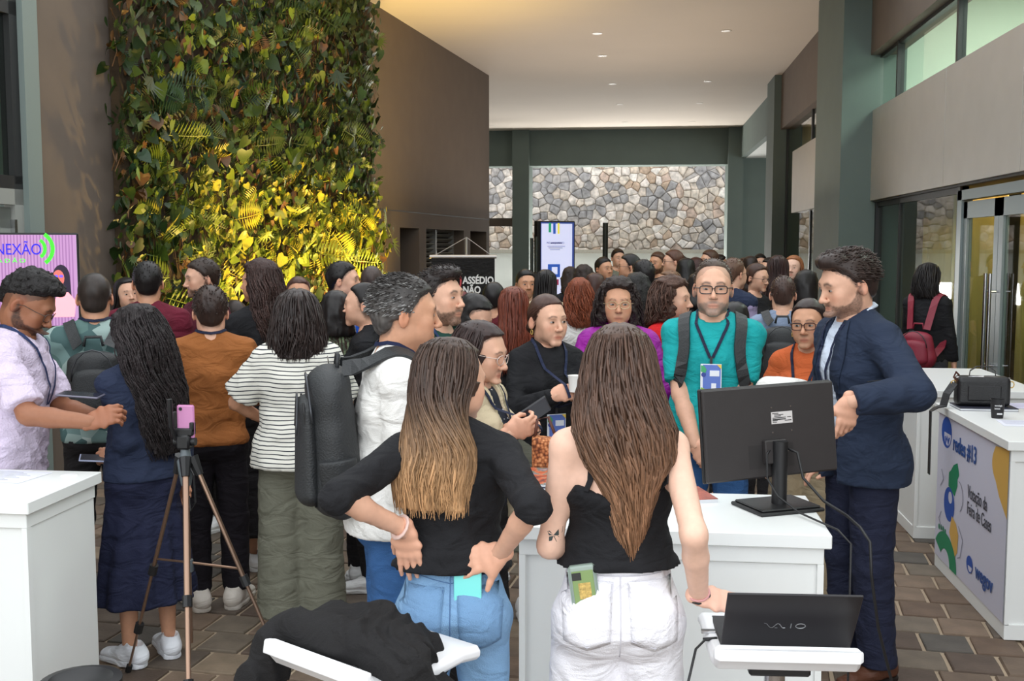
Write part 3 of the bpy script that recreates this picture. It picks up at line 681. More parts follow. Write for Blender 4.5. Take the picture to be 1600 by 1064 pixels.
    if bottom:
        k = bottom['kind']; e = bottom.get('e', .010); c = Sd(.03); wz = bottom.get('waist', 1.02) * s
        def r(n): return (R_[n][0] * s + e, R_[n][1] * s + e)
        c.seg(jp['pel'], jp['wa'], r('pel'), (r('wa')[0] - .004, r('wa')[1] - .004), X=X, k=.03)
        for q in (-1, 1): c.ell(T((q * .072, .055, .885)), (.085 * s * hips * bx + e, .075 * s * hips + e, .085 * s + e), k=.03)
        hem = bottom.get('hem', .09 if k != 'skirt' else .35) * s
        if k == 'skirt':
            sr = bottom.get('r', .24); c.seg(jp['pel'], (0, .02, hem), r('pel'), (sr * s, sr * .8 * s), X=X, k=.04)
            c.post.append(lambda P, F: F + .012 * sst(.9, .3, P[..., 2]) * np.sin(np.arctan2(P[..., 0], P[..., 1]) * 11 + vnoise(P * 3) * 2))
        else:
            fl = bottom.get('flare', 0)
            for q in (-1, 1):
                bot = ank[q].copy(); c.seg(hipj[q], kn[q], (.078 * bx * hips) * s + e, .054 * s + e + fl * .6, k=.025)
                c.seg(kn[q], bot, .054 * s + e + fl * .6, .042 * s + e + fl, k=.02)
        c.cut(lambda P: np.maximum(hem - P[..., 2], P[..., 2] - wz)); V, F = c.mesh(h if d < 4.9 else min(h * 1.45, .026))
        if d < 8: V = wr(V, F, bottom.get('wr', .006), 4, (8, 8, 12))
        objs['bottom'] = nobj({'skirt': 'skirt', 'jeans': 'jeans'}.get(k, 'trousers'), V, F, bottom['mat'], root)
    if top: objs['top'] = garment(top, top.get('name', 'shirt'))
    if jacket: objs['jacket'] = garment(jacket, jacket.get('name', 'jacket'), .010)
    if shoes:
        (uV, uF), (sV, sF) = shoe_geo(shoes[0]); key = 'shoe_' + str(shoes); m1 = cloth('shoe_' + str(shoes[1]), shoes[1], .5, bump=.1); m2 = cloth('sole_' + str(shoes[2] if len(shoes) > 2 else shoes[1]), shoes[2] if len(shoes) > 2 else shoes[1], .6)
        if key not in _M:
            me = npmesh('shoe', np.concatenate([uV, sV]), np.concatenate([uF, sF + len(uV)]), [m1, m2]); me.polygons.foreach_set('material_index', [0] * len(uF) + [1] * len(sF)); _M[key] = me
        for q in (-1, 1):
            o = link(bpy.data.objects.new('shoe', _M[key]), root); o.location = (ank[q].x, ank[q].y, 0); o.rotation_euler = (0, 0, math.radians(q * toe)); o.scale = (1.02 if f else 1.14,) * 3
    # --- hair
    if hair:
        lf = hair.get('low', .5); Rl = Matrix.Rotation(math.radians(look[0] * lf), 3, 'Z') @ Matrix.Rotation(math.radians(look[1]) * .15 + la * .3, 3, 'X'); A = np.array(look_r, 'f'); B = np.array(Rl, 'f'); vs, fs, cs, o_ = [], [], [], 0
        hgh = hair.get('h', .0055 if d < 4.2 else .0080 if d < 5.6 else .0115 if d < 7.2 else .0175)
        for a, b, c in hair_build(hair, hgh):
            a = a * hs; wgt = sst(-.03, -.2, a[:, 2])[:, None]; p = (a @ A.T) * (1 - wgt) + (a @ B.T) * wgt + V3(Hc)
            vs.append(p); fs.append(b + o_); cs.append(c); o_ += len(a)
        objs['hair'] = nobj('hair', np.concatenate(vs), np.concatenate(fs), HAIRC if hair['style'] in ('curly', 'curlytop') or hair.get('cm') else HAIRM, root, np.concatenate(cs))
    # --- glasses
    if glasses:
        g = MB(); gc, gk = glasses; m = mat('spectacle_frame_' + str(gc), gc, .3, metal=.3 if sum(gc) > 250 else 0)
        ww, hg = (.024, .019) if gk == 'round' else (.026, .0165); pw = 2.0 if gk == 'round' else 4.0
        for q in (-1, 1):
            pts = []
            for i in range(25):
                a = 2 * math.pi * i / 24; ca, sa = math.cos(a), math.sin(a); x = math.copysign(abs(ca) ** (2 / pw), ca) * ww; z = math.copysign(abs(sa) ** (2 / pw), sa) * hg
                X_ = q * .031 + x; pts.append((X_, -.103 + abs(X_) ** 2 * 3.0, z - .003))
            g.tube(pts, .0016 if gk != 'bold' else .0024, 5, cap=False)
            g.tube([(q * .056, -.092, .004), (q * .074, -.06, .004), (q * .082, -.01, .004), (q * .082, .02, -.008)], .0014 if gk != 'bold' else .0022, 5)
        g.tube([(-.008, -.103, .001), (0, -.105, .004), (.008, -.103, .001)], .0014, 5)
        me = bpy.data.meshes.new('glasses'); me.from_pydata([tuple(v) for v in HT(g.v)], [], g.f); me.materials.append(m); link(bpy.data.objects.new('glasses', me), root)
    if earring:
        g = None
        for q in (-1, 1):
          g = MB(); g.tube([tuple(Vector((q * .083, .008, -.052)) + Vector((0, math.cos(a) * .009, math.sin(a) * .011))) for a in [i * math.pi / 6 for i in range(13)]], .0016, 5, cap=False)
          me = bpy.data.meshes.new('earring'); me.from_pydata([tuple(v) for v in HT(g.v)], [], g.f); me.materials.append(mat('gold', (212, 175, 95), .3, metal=1)); link(bpy.data.objects.new('earring', me), root)
    info = dict(root=root, s=s, T=T, arm=arm, sh=sh, Hc=Hc, HT=HT, objs=objs, Rz=Rz, f=f, d=d)
    def bvh(keys=('jacket', 'top', 'bottom')):
        vs = []; fs = []
        for k in keys:
            if k in objs:
                me = objs[k].data; n0 = len(vs); vs += [v.co.copy() for v in me.vertices]; fs += [tuple(i + n0 for i in p.vertices) for p in me.polygons]
        return BVHTree.FromPolygons(vs, fs)
    info['bvh'] = bvh
    if lanyard: add_lanyard(info, **lanyard)
    return info

def add_lanyard(I, col=(24, 30, 56), low=1.12, badge=True, back=False, half=.075, w=.014, rot=0):
    s, T, root = I['s'], I['T'], I['root']; t = I['bvh'](('jacket', 'top', 'bottom', 'body')); m = cloth('lanyard_' + str(col), col, .6)
    b = MB(); P0 = []; nr = []
    def hit(x, z, sgn):
        c = T((x, 0, z)); r = t.ray_cast(Vector((c.x, -1.2 * sgn, c.z)), Vector((0, sgn, 0)))
        return (r[0] + r[1] * .007, r[1]) if r[0] else (Vector((c.x, -.1 * sgn, c.z)), Vector((0, -sgn, 0)))
    def strand(q):
        pts = []; ns = []
        for i in range(11):
            u = i / 10; z = 1.42 + (low - 1.42) * u; x = q * (half * (1 - u) + .006 * u); p, n = hit(x, z, 1); pts.append(p); ns.append(Vector((0, -1, .0)) if u > .2 else (n + Vector((0, -1, 0))).normalized())
        # a hanging band does not follow hollows: keep it in front
        for i in range(1, 10): pts[i].y = min(pts[i].y, (pts[i - 1].y + pts[i + 1].y) / 2 + .002)
        return pts, ns
    def push(pts, ns, o=.006):
        P2 = []; N2 = []
        for i in range(len(pts) - 1):
            for t in (0, .5):
                p = pts[i].lerp(pts[i + 1], t); n_ = ns[i].lerp(ns[i + 1], t); h_ = t_b.find_nearest(p)
                if h_[0] is not None and (p - h_[0]).dot(h_[1]) < o and (p - h_[0]).length < .05: p = h_[0] + h_[1] * o
                h_ = t_s.find_nearest(p)
                if h_[0] is not None and (p - h_[0]).dot(h_[1]) < o: p = h_[0] + h_[1] * o
                P2.append(p); N2.append(n_)
        return P2 + [pts[-1]], N2 + [ns[-1]]
    t_b = I['bvh'](('jacket', 'top')); t_s = I['bvh'](('body',))
    for q in (-1, 1):
        pts, ns = strand(q); nape = T((q * .045, .075, 1.475)); side = T((q * .068, .02, 1.462)); P_, N_ = push([nape, side] + pts, [Vector((q * .3, 1, .3)), Vector((q, 0, .7))] + ns); b.ribbon(P_, w, N_)
    a1 = T((-.045, .075, 1.475)); a2 = T((.045, .075, 1.475)); mid = T((0, .088, 1.47)); b.ribbon([a1, mid, a2], w, Vector((0, 1, .35)))
    L = b.build('lanyard', m, root)
    if badge:
        p = T((0, 0, low)); q, n = hit(0, low - .1, 1); q0, n0 = hit(0, low, 1); y = min(q.y, q0.y) - .006; z0 = q0.z; g = MB()
        x0 = q0.x; W_, H_ = .048, .14
        def R_(a, c, e, f, dy): g.box((x0 + a, y - dy, z0 + e), (x0 + c, y - dy + .0012, z0 + f))
        g.mi = 1; R_(-.006, .006, -.028, .004, .001); g.mi = 0; R_(-W_, W_, -.028 - H_, -.028, 0)
        g.mi = 2; R_(-.037, W_ - .004, -.028 - H_ + .004, -.032, .0013)
        g.mi = 0; R_(-.006, .038, -.085, -.058, .0026); R_(.002, .024, -.150, -.118, .0026)
        g.mi = 3; g.add([(x0 - .046, y - .003, z0 - .034), (x0 - .046, y - .003, z0 - .064), (x0 - .026, y - .003, z0 - .070), (x0 - .020, y - .003, z0 - .055), (x0 - .03, y - .003, z0 - .038)], [(0, 1, 2, 3, 4)])
        g.mi = 4; g.add([(x0 - .046 + .028 * math.cos(i * math.pi / 16), y - .0032, z0 - .028 - H_ + .002 + .028 * math.sin(i * math.pi / 16)) for i in range(9)] + [(x0 - .046, y - .0032, z0 - .028 - H_ + .002)], [tuple(range(10))])
        g.mi = 5; g.add([(x0 + .047, y - .0032, z0 - .03), (x0 + .047, y - .0032, z0 - .052), (x0 + .025, y - .0032, z0 - .03)], [(0, 2, 1)])
        g.mi = 6; g.add([(x0 - .034 + .011 * math.cos(i * .7), y - .0034, z0 - .078 + .011 * math.sin(i * .7)) for i in range(9)], [tuple(range(9))])
        g.build('badge', [mat('badge_white', (235, 238, 245), .4), mat('badge_clip', (40, 40, 45), .4), mat('badge_blue', (96, 122, 200), .4), mat('badge_green', (70, 170, 110), .4), mat('badge_lime', (150, 195, 80), .4), mat('badge_yellow', (232, 200, 90), .4), mat('badge_navy', (52, 70, 150), .4)], L)
# ------------------------------------------------------------------ setting
def nodemat(name, fn, rough=.8, **k):
    """material whose colour comes from fn(nodes, links, object-coordinates output)"""
    if name in _M: return _M[name]
    m = bpy.data.materials.new(name); m.use_nodes = True; nt = m.node_tree; b = nt.nodes['Principled BSDF']; b.inputs['Roughness'].default_value = rough
    b.inputs['Specular IOR Level'].default_value = k.get('spec', .3)
    t = nt.nodes.new('ShaderNodeTexCoord'); fn(nt, t.outputs['Object'], b); _M[name] = m; return m
def N(nt, typ, ins=None, **props):
    n = nt.nodes.new(typ)
    for a, v in props.items(): setattr(n, a, v)
    for a, v in (ins or {}).items():
        if hasattr(v, 'is_linked') or isinstance(v, bpy.types.NodeSocket): nt.links.new(v, n.inputs[a])
        else: n.inputs[a].default_value = v
    return n
def ramp(nt, fac, stops, interp='LINEAR'):
    r = nt.nodes.new('ShaderNodeValToRGB'); r.color_ramp.interpolation = interp; nt.links.new(fac, r.inputs[0]); e = r.color_ramp.elements
    while len(e) > 1: e.remove(e[-1])
    e[0].position = stops[0][0]; e[0].color = (*srgb(stops[0][1]), 1)
    for p, c in stops[1:]: x = e.new(p); x.color = (*srgb(c), 1)
    return r.outputs[0]

M_taupe = mat('taupe_wall_paint', (104, 92, 82), .85, noise=.06, nscale=3, bump=.08, bscale=300)
M_green = mat('grey_green_paint', (96, 108, 102), .8, noise=.05, nscale=2, bump=.06, bscale=300)
M_ceil = mat('ceiling_plaster', (206, 196, 184), .9, noise=.02, nscale=1)
M_panel = mat('aluminium_panel', (186, 180, 172), .38, metal=.35, noise=.04, nscale=4)
M_frame = mat('grey_aluminium_frame', (128, 138, 138), .4, metal=.3)
M_dark = mat('dark_frame', (40, 40, 40), .5)
M_white = mat('white_laminate', (236, 238, 236), .35, noise=.01, nscale=3)
M_chrome = mat('chrome', (210, 210, 212), .18, metal=1)
M_blackp = mat('black_plastic', (26, 26, 28), .45, noise=.05)
def glass_mat(name, tint=(.86, .93, .9), r=.02, mixv=.12):
    m = bpy.data.materials.new(name); m.use_nodes = True; nt = m.node_tree; nt.nodes.remove(nt.nodes['Principled BSDF']); out = nt.nodes['Material Output']
    tr = N(nt, 'ShaderNodeBsdfTransparent', {0: (*tint, 1)}); gl = N(nt, 'ShaderNodeBsdfGlossy', {'Roughness': r}); fr = N(nt, 'ShaderNodeFresnel', {0: 1.5})
    ge = N(nt, 'ShaderNodeNewGeometry'); bf = N(nt, 'ShaderNodeMath', {0: 1.0, 1: ge.outputs['Backfacing']}, operation='SUBTRACT'); ad = N(nt, 'ShaderNodeMath', {0: fr.outputs[0], 1: mixv}, operation='ADD'); mr = N(nt, 'ShaderNodeMath', {0: ad.outputs[0], 1: bf.outputs[0]}, operation='MULTIPLY'); mx = N(nt, 'ShaderNodeMixShader', {0: mr.outputs[0], 1: tr.outputs[0], 2: gl.outputs[0]}); nt.links.new(mx.outputs[0], out.inputs[0]); return m
M_glass = glass_mat('window_glass', mixv=.03)
ZC = 5.35
def S(o_name, lo, hi, m, bev=0, parent=None): return MB().box(lo, hi, bev).build(o_name, m, parent, kind='structure' if parent is None else None)

# floor: pavers laid in running bond over a mortar bed
def build_floor():
    root = S('floor', (-14, -6, -.12), (9, 40, -.012), mat('mortar_bed', (166, 148, 126), .95, noise=.12, nscale=6, bump=.3, bscale=120))
    rng = random.Random(11); px, py = .226, .240; ang = math.radians(-5.8); ca, sa = math.cos(ang), math.sin(ang); J = .016
    tones = [(104, 88, 74), (94, 83, 73), (118, 100, 84), (86, 72, 62), (108, 97, 84), (100, 82, 68), (126, 110, 92), (84, 79, 73)]
    mats_ = [mat('paver_stone_%d' % i, c, .68, noise=.28, nscale=7, bump=.25, bscale=60, spec=.4) for i, c in enumerate(tones)]
    def piece(seed):
        r = random.Random(seed); a, b = (px - J) / 2, (py - J) / 2; n = [(-a, -b), (0, -b), (a, -b), (a, 0), (a, b), (0, b), (-a, b), (-a, 0)]
        n = [(x + r.uniform(-.0035, .0035), y + r.uniform(-.0035, .0035)) for x, y in n]; vs = [(x, y, -.012) for x, y in n] + [(x * .975, y * .975, -.003) for x, y in n] + [(x * .93, y * .93, r.uniform(-.001, .001)) for x, y in n]
        m = MB(); m.add(vs, [tuple(range(16, 24))] + [(k * 8 + i, k * 8 + (i + 1) % 8, k * 8 + 8 + (i + 1) % 8, k * 8 + 8 + i) for k in (0, 1) for i in range(8)]); return m
    protos = [[piece(i).mesh('paver', m) for i in range(3)] for m in mats_]
    cand = []
    for r in range(-10, 150):
        for c in range(-60, 60):
            u = (c + (.5 if r % 2 else 0) + .12 * math.sin(r * 2.3)) * px; v = r * py; x = u * ca - v * sa + 0; y = u * sa + v * ca
            if not (-6 < x < 4.6 and .2 < y < 34): continue
            q = Vector((x, y, 0)) - CAM; d = q.dot(FW)
            if d < 1: vis = False; X_ = Y_ = 0
            else: X_ = 800 + FPX * q.dot(RT) / d; Y_ = 532 - FPX * q.dot(UP) / d
            vis = d > 4.3 and ((140 < X_ < 620 and 740 < Y_ < 1085) or (1270 < X_ < 1600 and 830 < Y_ < 1085))
            cand.append((vis, d, x, y))
    vis = sorted([c for c in cand if c[0]], key=lambda c: c[1])[:300]; vs_ = set((c[2], c[3]) for c in vis); k = 0
    for _, d, x, y in vis:
        o = bpy.data.objects.new('paver', protos[rng.randrange(8)][rng.randrange(3)]); o.location = (x, y, rng.uniform(-.002, .001)); o.rotation_euler = (rng.uniform(-.006, .006), rng.uniform(-.006, .006), ang); link(o, root)
    rest = MB()
    def low(seed):
        b = piece(seed); m = MB(); m.add([b.v[i] for i in (0, 2, 4, 6, 16, 18, 20, 22)], [(4, 5, 6, 7)] + [(i, (i + 1) % 4, 4 + (i + 1) % 4, 4 + i) for i in range(4)]); return m
    base = [low(50 + i) for i in range(3)]
    for _, d, x, y in cand:
        if (x, y) in vs_: continue
        b = base[rng.randrange(3)]; rest.mi = rng.randrange(8); rest.X = Matrix.Translation((x, y, 0)) @ Matrix.Rotation(ang, 4, 'Z'); rest.add(b.v, b.f)
    rest.build('paver_field', mats_, root, kind='stuff')
build_floor()

# left wall, running at a slight angle from its far corner towards the camera
B_ = Vector((-3.13, 22.63, 0)); A_ = Vector((-3.9, 15.57, 0)); e1 = (A_ - B_).normalized(); e2 = Vector((-e1.y, e1.x, 0)); e2 = e2 if e2.x > 0 else -e2
LW = Matrix(((e1.x, e2.x, 0, B_.x), (e1.y, e2.y, 0, B_.y), (0, 0, 1, 0), (0, 0, 0, 1)))
def wl(px, py, off=0):
    r = ray(px, py); o = B_ + e2 * off; t = (o - CAM).dot(e2) / r.dot(e2); p = CAM + r * t; return (p - B_).dot(e1), p.z
def wbox(m, s0, s1, y0, y1, z0, z1, bev=0): m.X = LW; m.box((min(s0, s1), y0, z0), (max(s0, s1), y1, z1), bev); return m
sT = wl(59, 200)[0]; sW = wl(36, 200)[0]
r1a, r1b, r2a, r2b, r3a, r3b = [wl(x, 380)[0] for x in (760, 735, 725, 666, 655, 625)]
zr = wl(660, 357)[1]
m = MB(); wbox(m, 0, sT, -.9, 0, zr, ZC); 
for a, b in ((0, r1a), (r1b, r2a), (r2b, r3a), (r3b, sT)): wbox(m, a, b, -.9, 0, 0, zr)
wall_left = m.build('wall_left', M_taupe, kind='structure')
g = MB(); wbox(g, 0, wl(585, 300)[0], -.01, .004, 2.385, 2.40); g.build('shadow_gap', M_dark, wall_left)
g = MB(); wbox(g, 0, 8.5, -.95, -.85, 0, zr); g.build('recess_back', mat('recess_dark', (70, 64, 58), .9), wall_left)
sl = MB(); lm = mat('louver_grey', (150, 150, 145), .5)
for i in range(26): 
    z = .25 + i * .085
    g = MB(); g.X = LW @ Matrix.Translation(((r2a + r2b) / 2, -.25, z)) @ Matrix.Rotation(.6, 4, 'X'); w = abs(r2b - r2a) / 2 - .03; g.box((-w, -.045, -.006), (w, .045, .006)); g.build('louver', lm, wall_left)
g = MB(); wbox(g, r2a + .0, r2a + .05, -.3, -.2, 0, zr); wbox(g, r2b - .05, r2b, -.3, -.2, 0, zr); wbox(g, (r2a + r2b) / 2 - .04, (r2a + r2b) / 2 + .04, -.31, -.19, 0, zr); g.build('louver_frame', lm, wall_left)
g = MB(); wbox(g, r3b - .5, r3b - .42, -.3, -.22, 0, zr); g.build('door_edge', lm, wall_left)
# near end of the left wall: pale trim, then a tall glazed bay with a door
g = MB(); wbox(g, sT, sW, -.9, .03, 0, ZC); g.build('trim_1', mat('pale_green_trim', (122, 134, 130), .6), kind='structure')
win = MB(); ws = sW
def wb(m, s0, s1, z0, z1, y0=-.12, y1=-.02): return wbox(m, ws + s0, ws + s1, y0, y1, z0, z1)
zt1 = wl(15, 10)[1]; zt2 = wl(15, 286)[1]
g = MB(); wb(g, 0, .09, zt2, ZC); wb(g, 0, 3.5, zt1 - .05, zt1 + .05); wb(g, 0, 3.5, zt2 - .04, zt2 + .06); wb(g, 3.4, 3.5, 0, ZC); W1 = g.build('window_1', M_dark, kind='structure')
for z0, z1 in ((zt2 + .06, zt1 - .05), (zt1 + .05, ZC)):
    g = MB(); wb(g, .09, 3.4, z0, z1, -.08, -.07); g.build('pane', glass_mat('tinted_glass_%d' % int(z0 * 10), (.5, .58, .54), .05, .1), W1)
g = MB(); wbox(g, sW, sW + 3.5, -1.6, -1.5, zt2, ZC); g.build('wall_lobby', mat('lobby_grey', (96, 100, 92), .9), kind='structure')
g = MB(); wb(g, 0, .1, 0, zt2 - .04); wb(g, 0, 1.25, zt2 - .16, zt2 - .04); wb(g, 1.15, 1.25, 0, zt2 - .04); D1 = g.build('door_1', mat('pale_door_frame', (150, 152, 146), .5), kind='structure')
g = MB(); 
for a, b, c, d_ in ((.12, .24, .02, zt2 - .18), (1.02, 1.13, .02, zt2 - .18), (.12, 1.13, zt2 - .34, zt2 - .18), (.12, 1.13, .02, .3), (.12, 1.13, 1.0, 1.1)): wb(g, a, b, c, d_, -.1, -.05)
g.build('door_leaf', mat('pale_door_leaf', (140, 144, 138), .5), D1)
g = MB(); wb(g, .24, 1.02, .3, zt2 - .34, -.08, -.07); g.build('pane', M_glass, D1)
g = MB(); wb(g, .095, .125, 1.85, 2.05, -.06, -.01); g.build('hinge', M_chrome, D1)
g = MB(); wb(g, 1.25, 3.4, 0, zt2 - .04); g.build('wall_near_left', M_taupe, kind='structure')
g = MB(); wbox(g, sW + 3.5, sW + 6.2, -.9, 0, 0, ZC); g.build('wall_front_left', M_taupe, kind='structure')
# thin galvanised conduit beside the planting
sc_ = wl(183, 200)[0]; g = MB(); g.X = LW; g.tube([(sc_, .03, .3), (sc_, .03, 2.5), (sc_, .03, ZC)], .022, 10); g.build('trim_2', mat('galvanised_pipe', (128, 140, 142), .5, metal=.4), kind='structure', smooth=True)

# ceiling
g = MB(); g.box((-7.5, 12.6, ZC), (5.2, 33.6, ZC + .3)); ceil = g.build('ceiling', M_ceil, kind='structure')
def downlight(px, py, lit):
    p = atz(px, py, ZC); r = empty('downlight', dict(a='brightly lit round ceiling downlight nearest the right wall', b='faintly glowing downlight in the middle of the ceiling, nearer one', c='faintly glowing small downlight just beyond the one in mid ceiling', d='unlit small round downlight recessed in the far part of the ceiling')[lit], 'light', (p.x, p.y, ZC), group='ceiling downlights')
    MB().lathe([(.055, -.004), (.085, -.006), (.09, 0), (.055, 0)]).build('rim', mat('downlight_rim', (205, 198, 186), .4), r, smooth=True)
    MB().lathe([(.001, -.003), (.054, -.003), (.054, -.001), (.001, -.001)]).build('lens', mat('downlight_lens_' + lit, (255, 214, 150) if lit != 'd' else (90, 80, 70), .4, emit=dict(a=14, b=1.6, c=1.6, d=0)[lit]), r)
    if lit == 'a': l = spot('downlight_lamp', (p.x, p.y, ZC - .03), (p.x, p.y, 0), 60, (1, .78, .52), 110, .6, .05); l.parent = r; l.location = (0, 0, -.03); l.rotation_euler = (0, 0, 0)
for a in ((1135, 48, 'a'), (933, 52, 'b'), (941, 87, 'c'), (957, 131, 'd'), (1106, 127, 'd'), (968, 163, 'd'), (1093, 161, 'd'), (976, 191, 'd'), (1082, 190, 'd'), (770, 196, 'd')): downlight(*a)

# far end: beam, columns, daylight beyond
yF = 33.4
S('beam_far', (-7, yF, 4.28), (3.6, yF + .8, ZC), M_green)
cx0, cx1 = atz(803, 300, ZC).x * 0 + (at(803, 300, 33.6)).x, at(829, 300, 33.6).x
S('column_far_left', (cx0, yF - .18, 0), (cx1, yF + .95, ZC), M_green)
xr0 = at(1134, 230, 33.3).x
S('column_far_right', (xr0, yF - .25, 0), (xr0 + .45, yF + .9, ZC), M_green)
S('wall_far_right', (xr0 + .45, yF - .05, 0), (7, yF + .2, ZC), M_green)
S('wall_far_left', (-7.5, 22.63, 0), (-7.3, 34, ZC), M_green)
g = MB(); g.box((-6.9, yF + .2, 2.45), (cx0, yF + .35, 2.7)); g.build('lintel_far', mat('brown_lintel', (92, 80, 70), .8), kind='structure')
S('ground_outside', (-30, 34.6, -.1), (30, 60, 0), mat('outside_concrete', (170, 168, 160), .9, noise=.1))
S('ground_near', (-30, -30, -.14), (30, -5.8, -.02), mat('outside_concrete'))
zl = at(950, 390, 37).z
S('wall_low_white', (-14, 36.9, 0), (12, 37.3, zl - .12), mat('white_render', (205, 208, 205), .9, noise=.05, nscale=2))
S('trim_3', (-14, 36.8, zl - .12), (12, 37.5, zl), mat('concrete_coping', (150, 146, 136), .9, noise=.15))

def clip(poly, a, b):  # keep the side nearer to a than b
    mx, my = (a[0] + b[0]) / 2, (a[1] + b[1]) / 2; nx, ny = b[0] - a[0], b[1] - a[1]; out = []
    f = lambda p: (p[0] - mx) * nx + (p[1] - my) * ny
    for i in range(len(poly)):
        p, q = poly[i], poly[(i + 1) % len(poly)]; fp, fq = f(p), f(q)
        if fp <= 0: out.append(p)
        if fp * fq < 0: t = fp / (fp - fq); out.append((p[0] + (q[0] - p[0]) * t, p[1] + (q[1] - p[1]) * t))
    return out
def stone_wall():
    root = S('wall_stone', (-14, 38.0, 0), (12, 38.5, 7.5), mat('stone_wall_mortar', (150, 138, 122), .95, noise=.2, nscale=8))
    rng = random.Random(3); gx, gz = .32, .255; pts = {}
    for i in range(-42, 36):
        for j in range(0, 22): pts[i, j] = (i * gx + (j % 2) * .17 + rng.uniform(-.15, .15), zl - .1 + j * gz + rng.uniform(-.10, .10))
    tones = [(190, 178, 166), (204, 188, 172), (160, 154, 150), (178, 158, 144), (198, 188, 180), (146, 142, 142), (184, 172, 160), (214, 206, 198), (172, 150, 132)]
    ms = [mat('wall_stone_%d' % i, tuple(min(245, int(v * 1.12)) for v in c), .9, noise=.45, nscale=7, bump=.8, bscale=22) for i, c in enumerate(tones)]
    rest = MB(); n = 0
    for (i, j), p in pts.items():
        poly = [(p[0] - .5, p[1] - .5), (p[0] + .5, p[1] - .5), (p[0] + .5, p[1] + .5), (p[0] - .5, p[1] + .5)]
        for a in (-2, -1, 0, 1, 2):
            for b in (-2, -1, 0, 1, 2):
                if (a or b) and (i + a, j + b) in pts: poly = clip(poly, p, pts[i + a, j + b])
        if len(poly) < 3: continue
        cx = sum(q[0] for q in poly) / len(poly); cz = sum(q[1] for q in poly) / len(poly); k = len(poly); dp = rng.uniform(.03, .09)
        rings = []
        for sc, dy in ((.975, 0), (.93, -dp * .6), (.72, -dp)): rings += [(cx + (q[0] - cx) * sc + rng.uniform(-.006, .006), 38.0 + dy, cz + (q[1] - cz) * sc) for q in poly]
        vs = rings + [(cx, 38.0 - dp * 1.08, cz)]
        fs = [(r * k + q, r * k + (q + 1) % k, r * k + k + (q + 1) % k, r * k + k + q) for r in (0, 1) for q in range(k)] + [(2 * k + q, 2 * k + (q + 1) % k, 3 * k) for q in range(k)]
        dark = vnoise(np.array([[cx * .35, cz * .9, 3.]]), 4)[0]; t = rng.choice([2, 5, 6, 4, 5]) if dark < -.15 else rng.choice([0, 1, 3, 4, 6, 7, 8, 0])
        q = Vector((cx, 38, cz)) - CAM; d = q.dot(FW); X_ = 800 + FPX * q.dot(RT) / d; Y_ = 532 - FPX * q.dot(UP) / d
        if 760 < X_ < 1140 and 252 < Y_ < 392 and not (806 < X_ < 828) and n < 300:
            mb = MB(); mb.add(vs, fs); mb.build('stone', ms[t], root); n += 1
        else: rest.mi = t; rest.add(vs, fs)
    rest.build('stone_field', ms, root, kind='stuff')
stone_wall()

# right side: columns and the glazed facade with aluminium fascia
XG = 2.98   # glass line
yc0, yc1 = atx(1373, 200, XG).y, atx(1275, 200, 2.52).y
S('column_right', (2.52, yc0, 0), (3.3, yc1, ZC), M_green)
y2a, y2b = atx(1209, 200, 2.72).y, atx(1198, 200, 2.72).y
S('column_right_far', (2.72, y2a, 0), (3.4, y2b, ZC), M_green)
S('wall_right_far', (2.95, y2b, 4.45), (3.1, yF, ZC), M_green)
S('ceiling_side_bay', (3.1, y2b, 4.45), (7, yF, 4.6), mat('white_render'))
S('beam_right', (2.86, 1.2, 4.24), (3.2, y2b, ZC), M_taupe)
S('trim_4', (2.80, y2b + .3, 2.42), (2.88, y2b + .6, 3.5), mat('white_render'))
# second bay
yb0, yb1 = yc1, y2a
S('wall_right_bay', (3.3, yc1, 0), (3.4, y2a, ZC), mat('amber_curtain', (196, 150, 70), .8, noise=.15, nscale=1, stretch=(1, 6, .2)))
pb0, pb1 = atx(1237, 300, 2.86).y, yc1
f2 = S('fascia_right_bay', (2.86, yc1 - .5, atx(1240, 332, 2.86).z), (3.05, pb0, atx(1240, 236, 2.86).z), M_panel)
g = MB(); g.box((2.98, yc1, 0), (3.04, yc1 + .12, 4.3)); g.box((2.98, y2a - .1, 0), (3.04, y2a, 4.3)); g.box((2.98, (yc1 + y2a) / 2, 0), (3.04, (yc1 + y2a) / 2 + .1, 4.3)); W2 = g.build('window_2', M_dark, kind='structure')
g = MB(); g.box((3.0, yc1, 0), (3.01, y2a, 4.24)); g.build('pane', M_glass, W2)
# first bay
zf0, zf1 = 2.42, 3.555
ye = atx(1355, 314, 2.9).y
F1 = MB().box((2.94, 1.2, zf0 - .02), (3.2, ye, zf0)).build('fascia_right', mat('fascia_backing', (90, 88, 84), .6), kind='structure')
cuts = [ye, atx(1476, 200, 2.9).y, atx(1596, 200, 2.9).y, 5.9, 3.5, 1.2]
for a, b in zip(cuts, cuts[1:]): MB().box((2.90, b + .006, zf0), (2.935, a - .006, zf1), .003).build('panel', M_panel, F1)
MB().box((2.92, 1.2, zf0 + .02), (3.2, ye - .02, zf1 - .02)).build('panel_core', M_dark, F1)
ymu = [atx(x, 30, XG).y for x in (1405, 1498)] + [5.6, 3.2]
g = MB(); g.box((XG, 1.2, 4.20), (XG + .07, yc0, 4.26)); g.box((XG, 1.2, zf1), (XG + .07, yc0, zf1 + .03))
for y in ymu: g.box((XG - .01, y - .03, zf1), (XG + .07, y + .03, 4.24))
W3 = g.build('window_3', M_dark, kind='structure')
ys = [yc0] + ymu + [1.2]
for a, b in zip(ys, ys[1:]): MB().box((XG + .03, b + .03, zf1 + .02), (XG + .04, a - .03, 4.22)).build('pane', M_glass, W3)
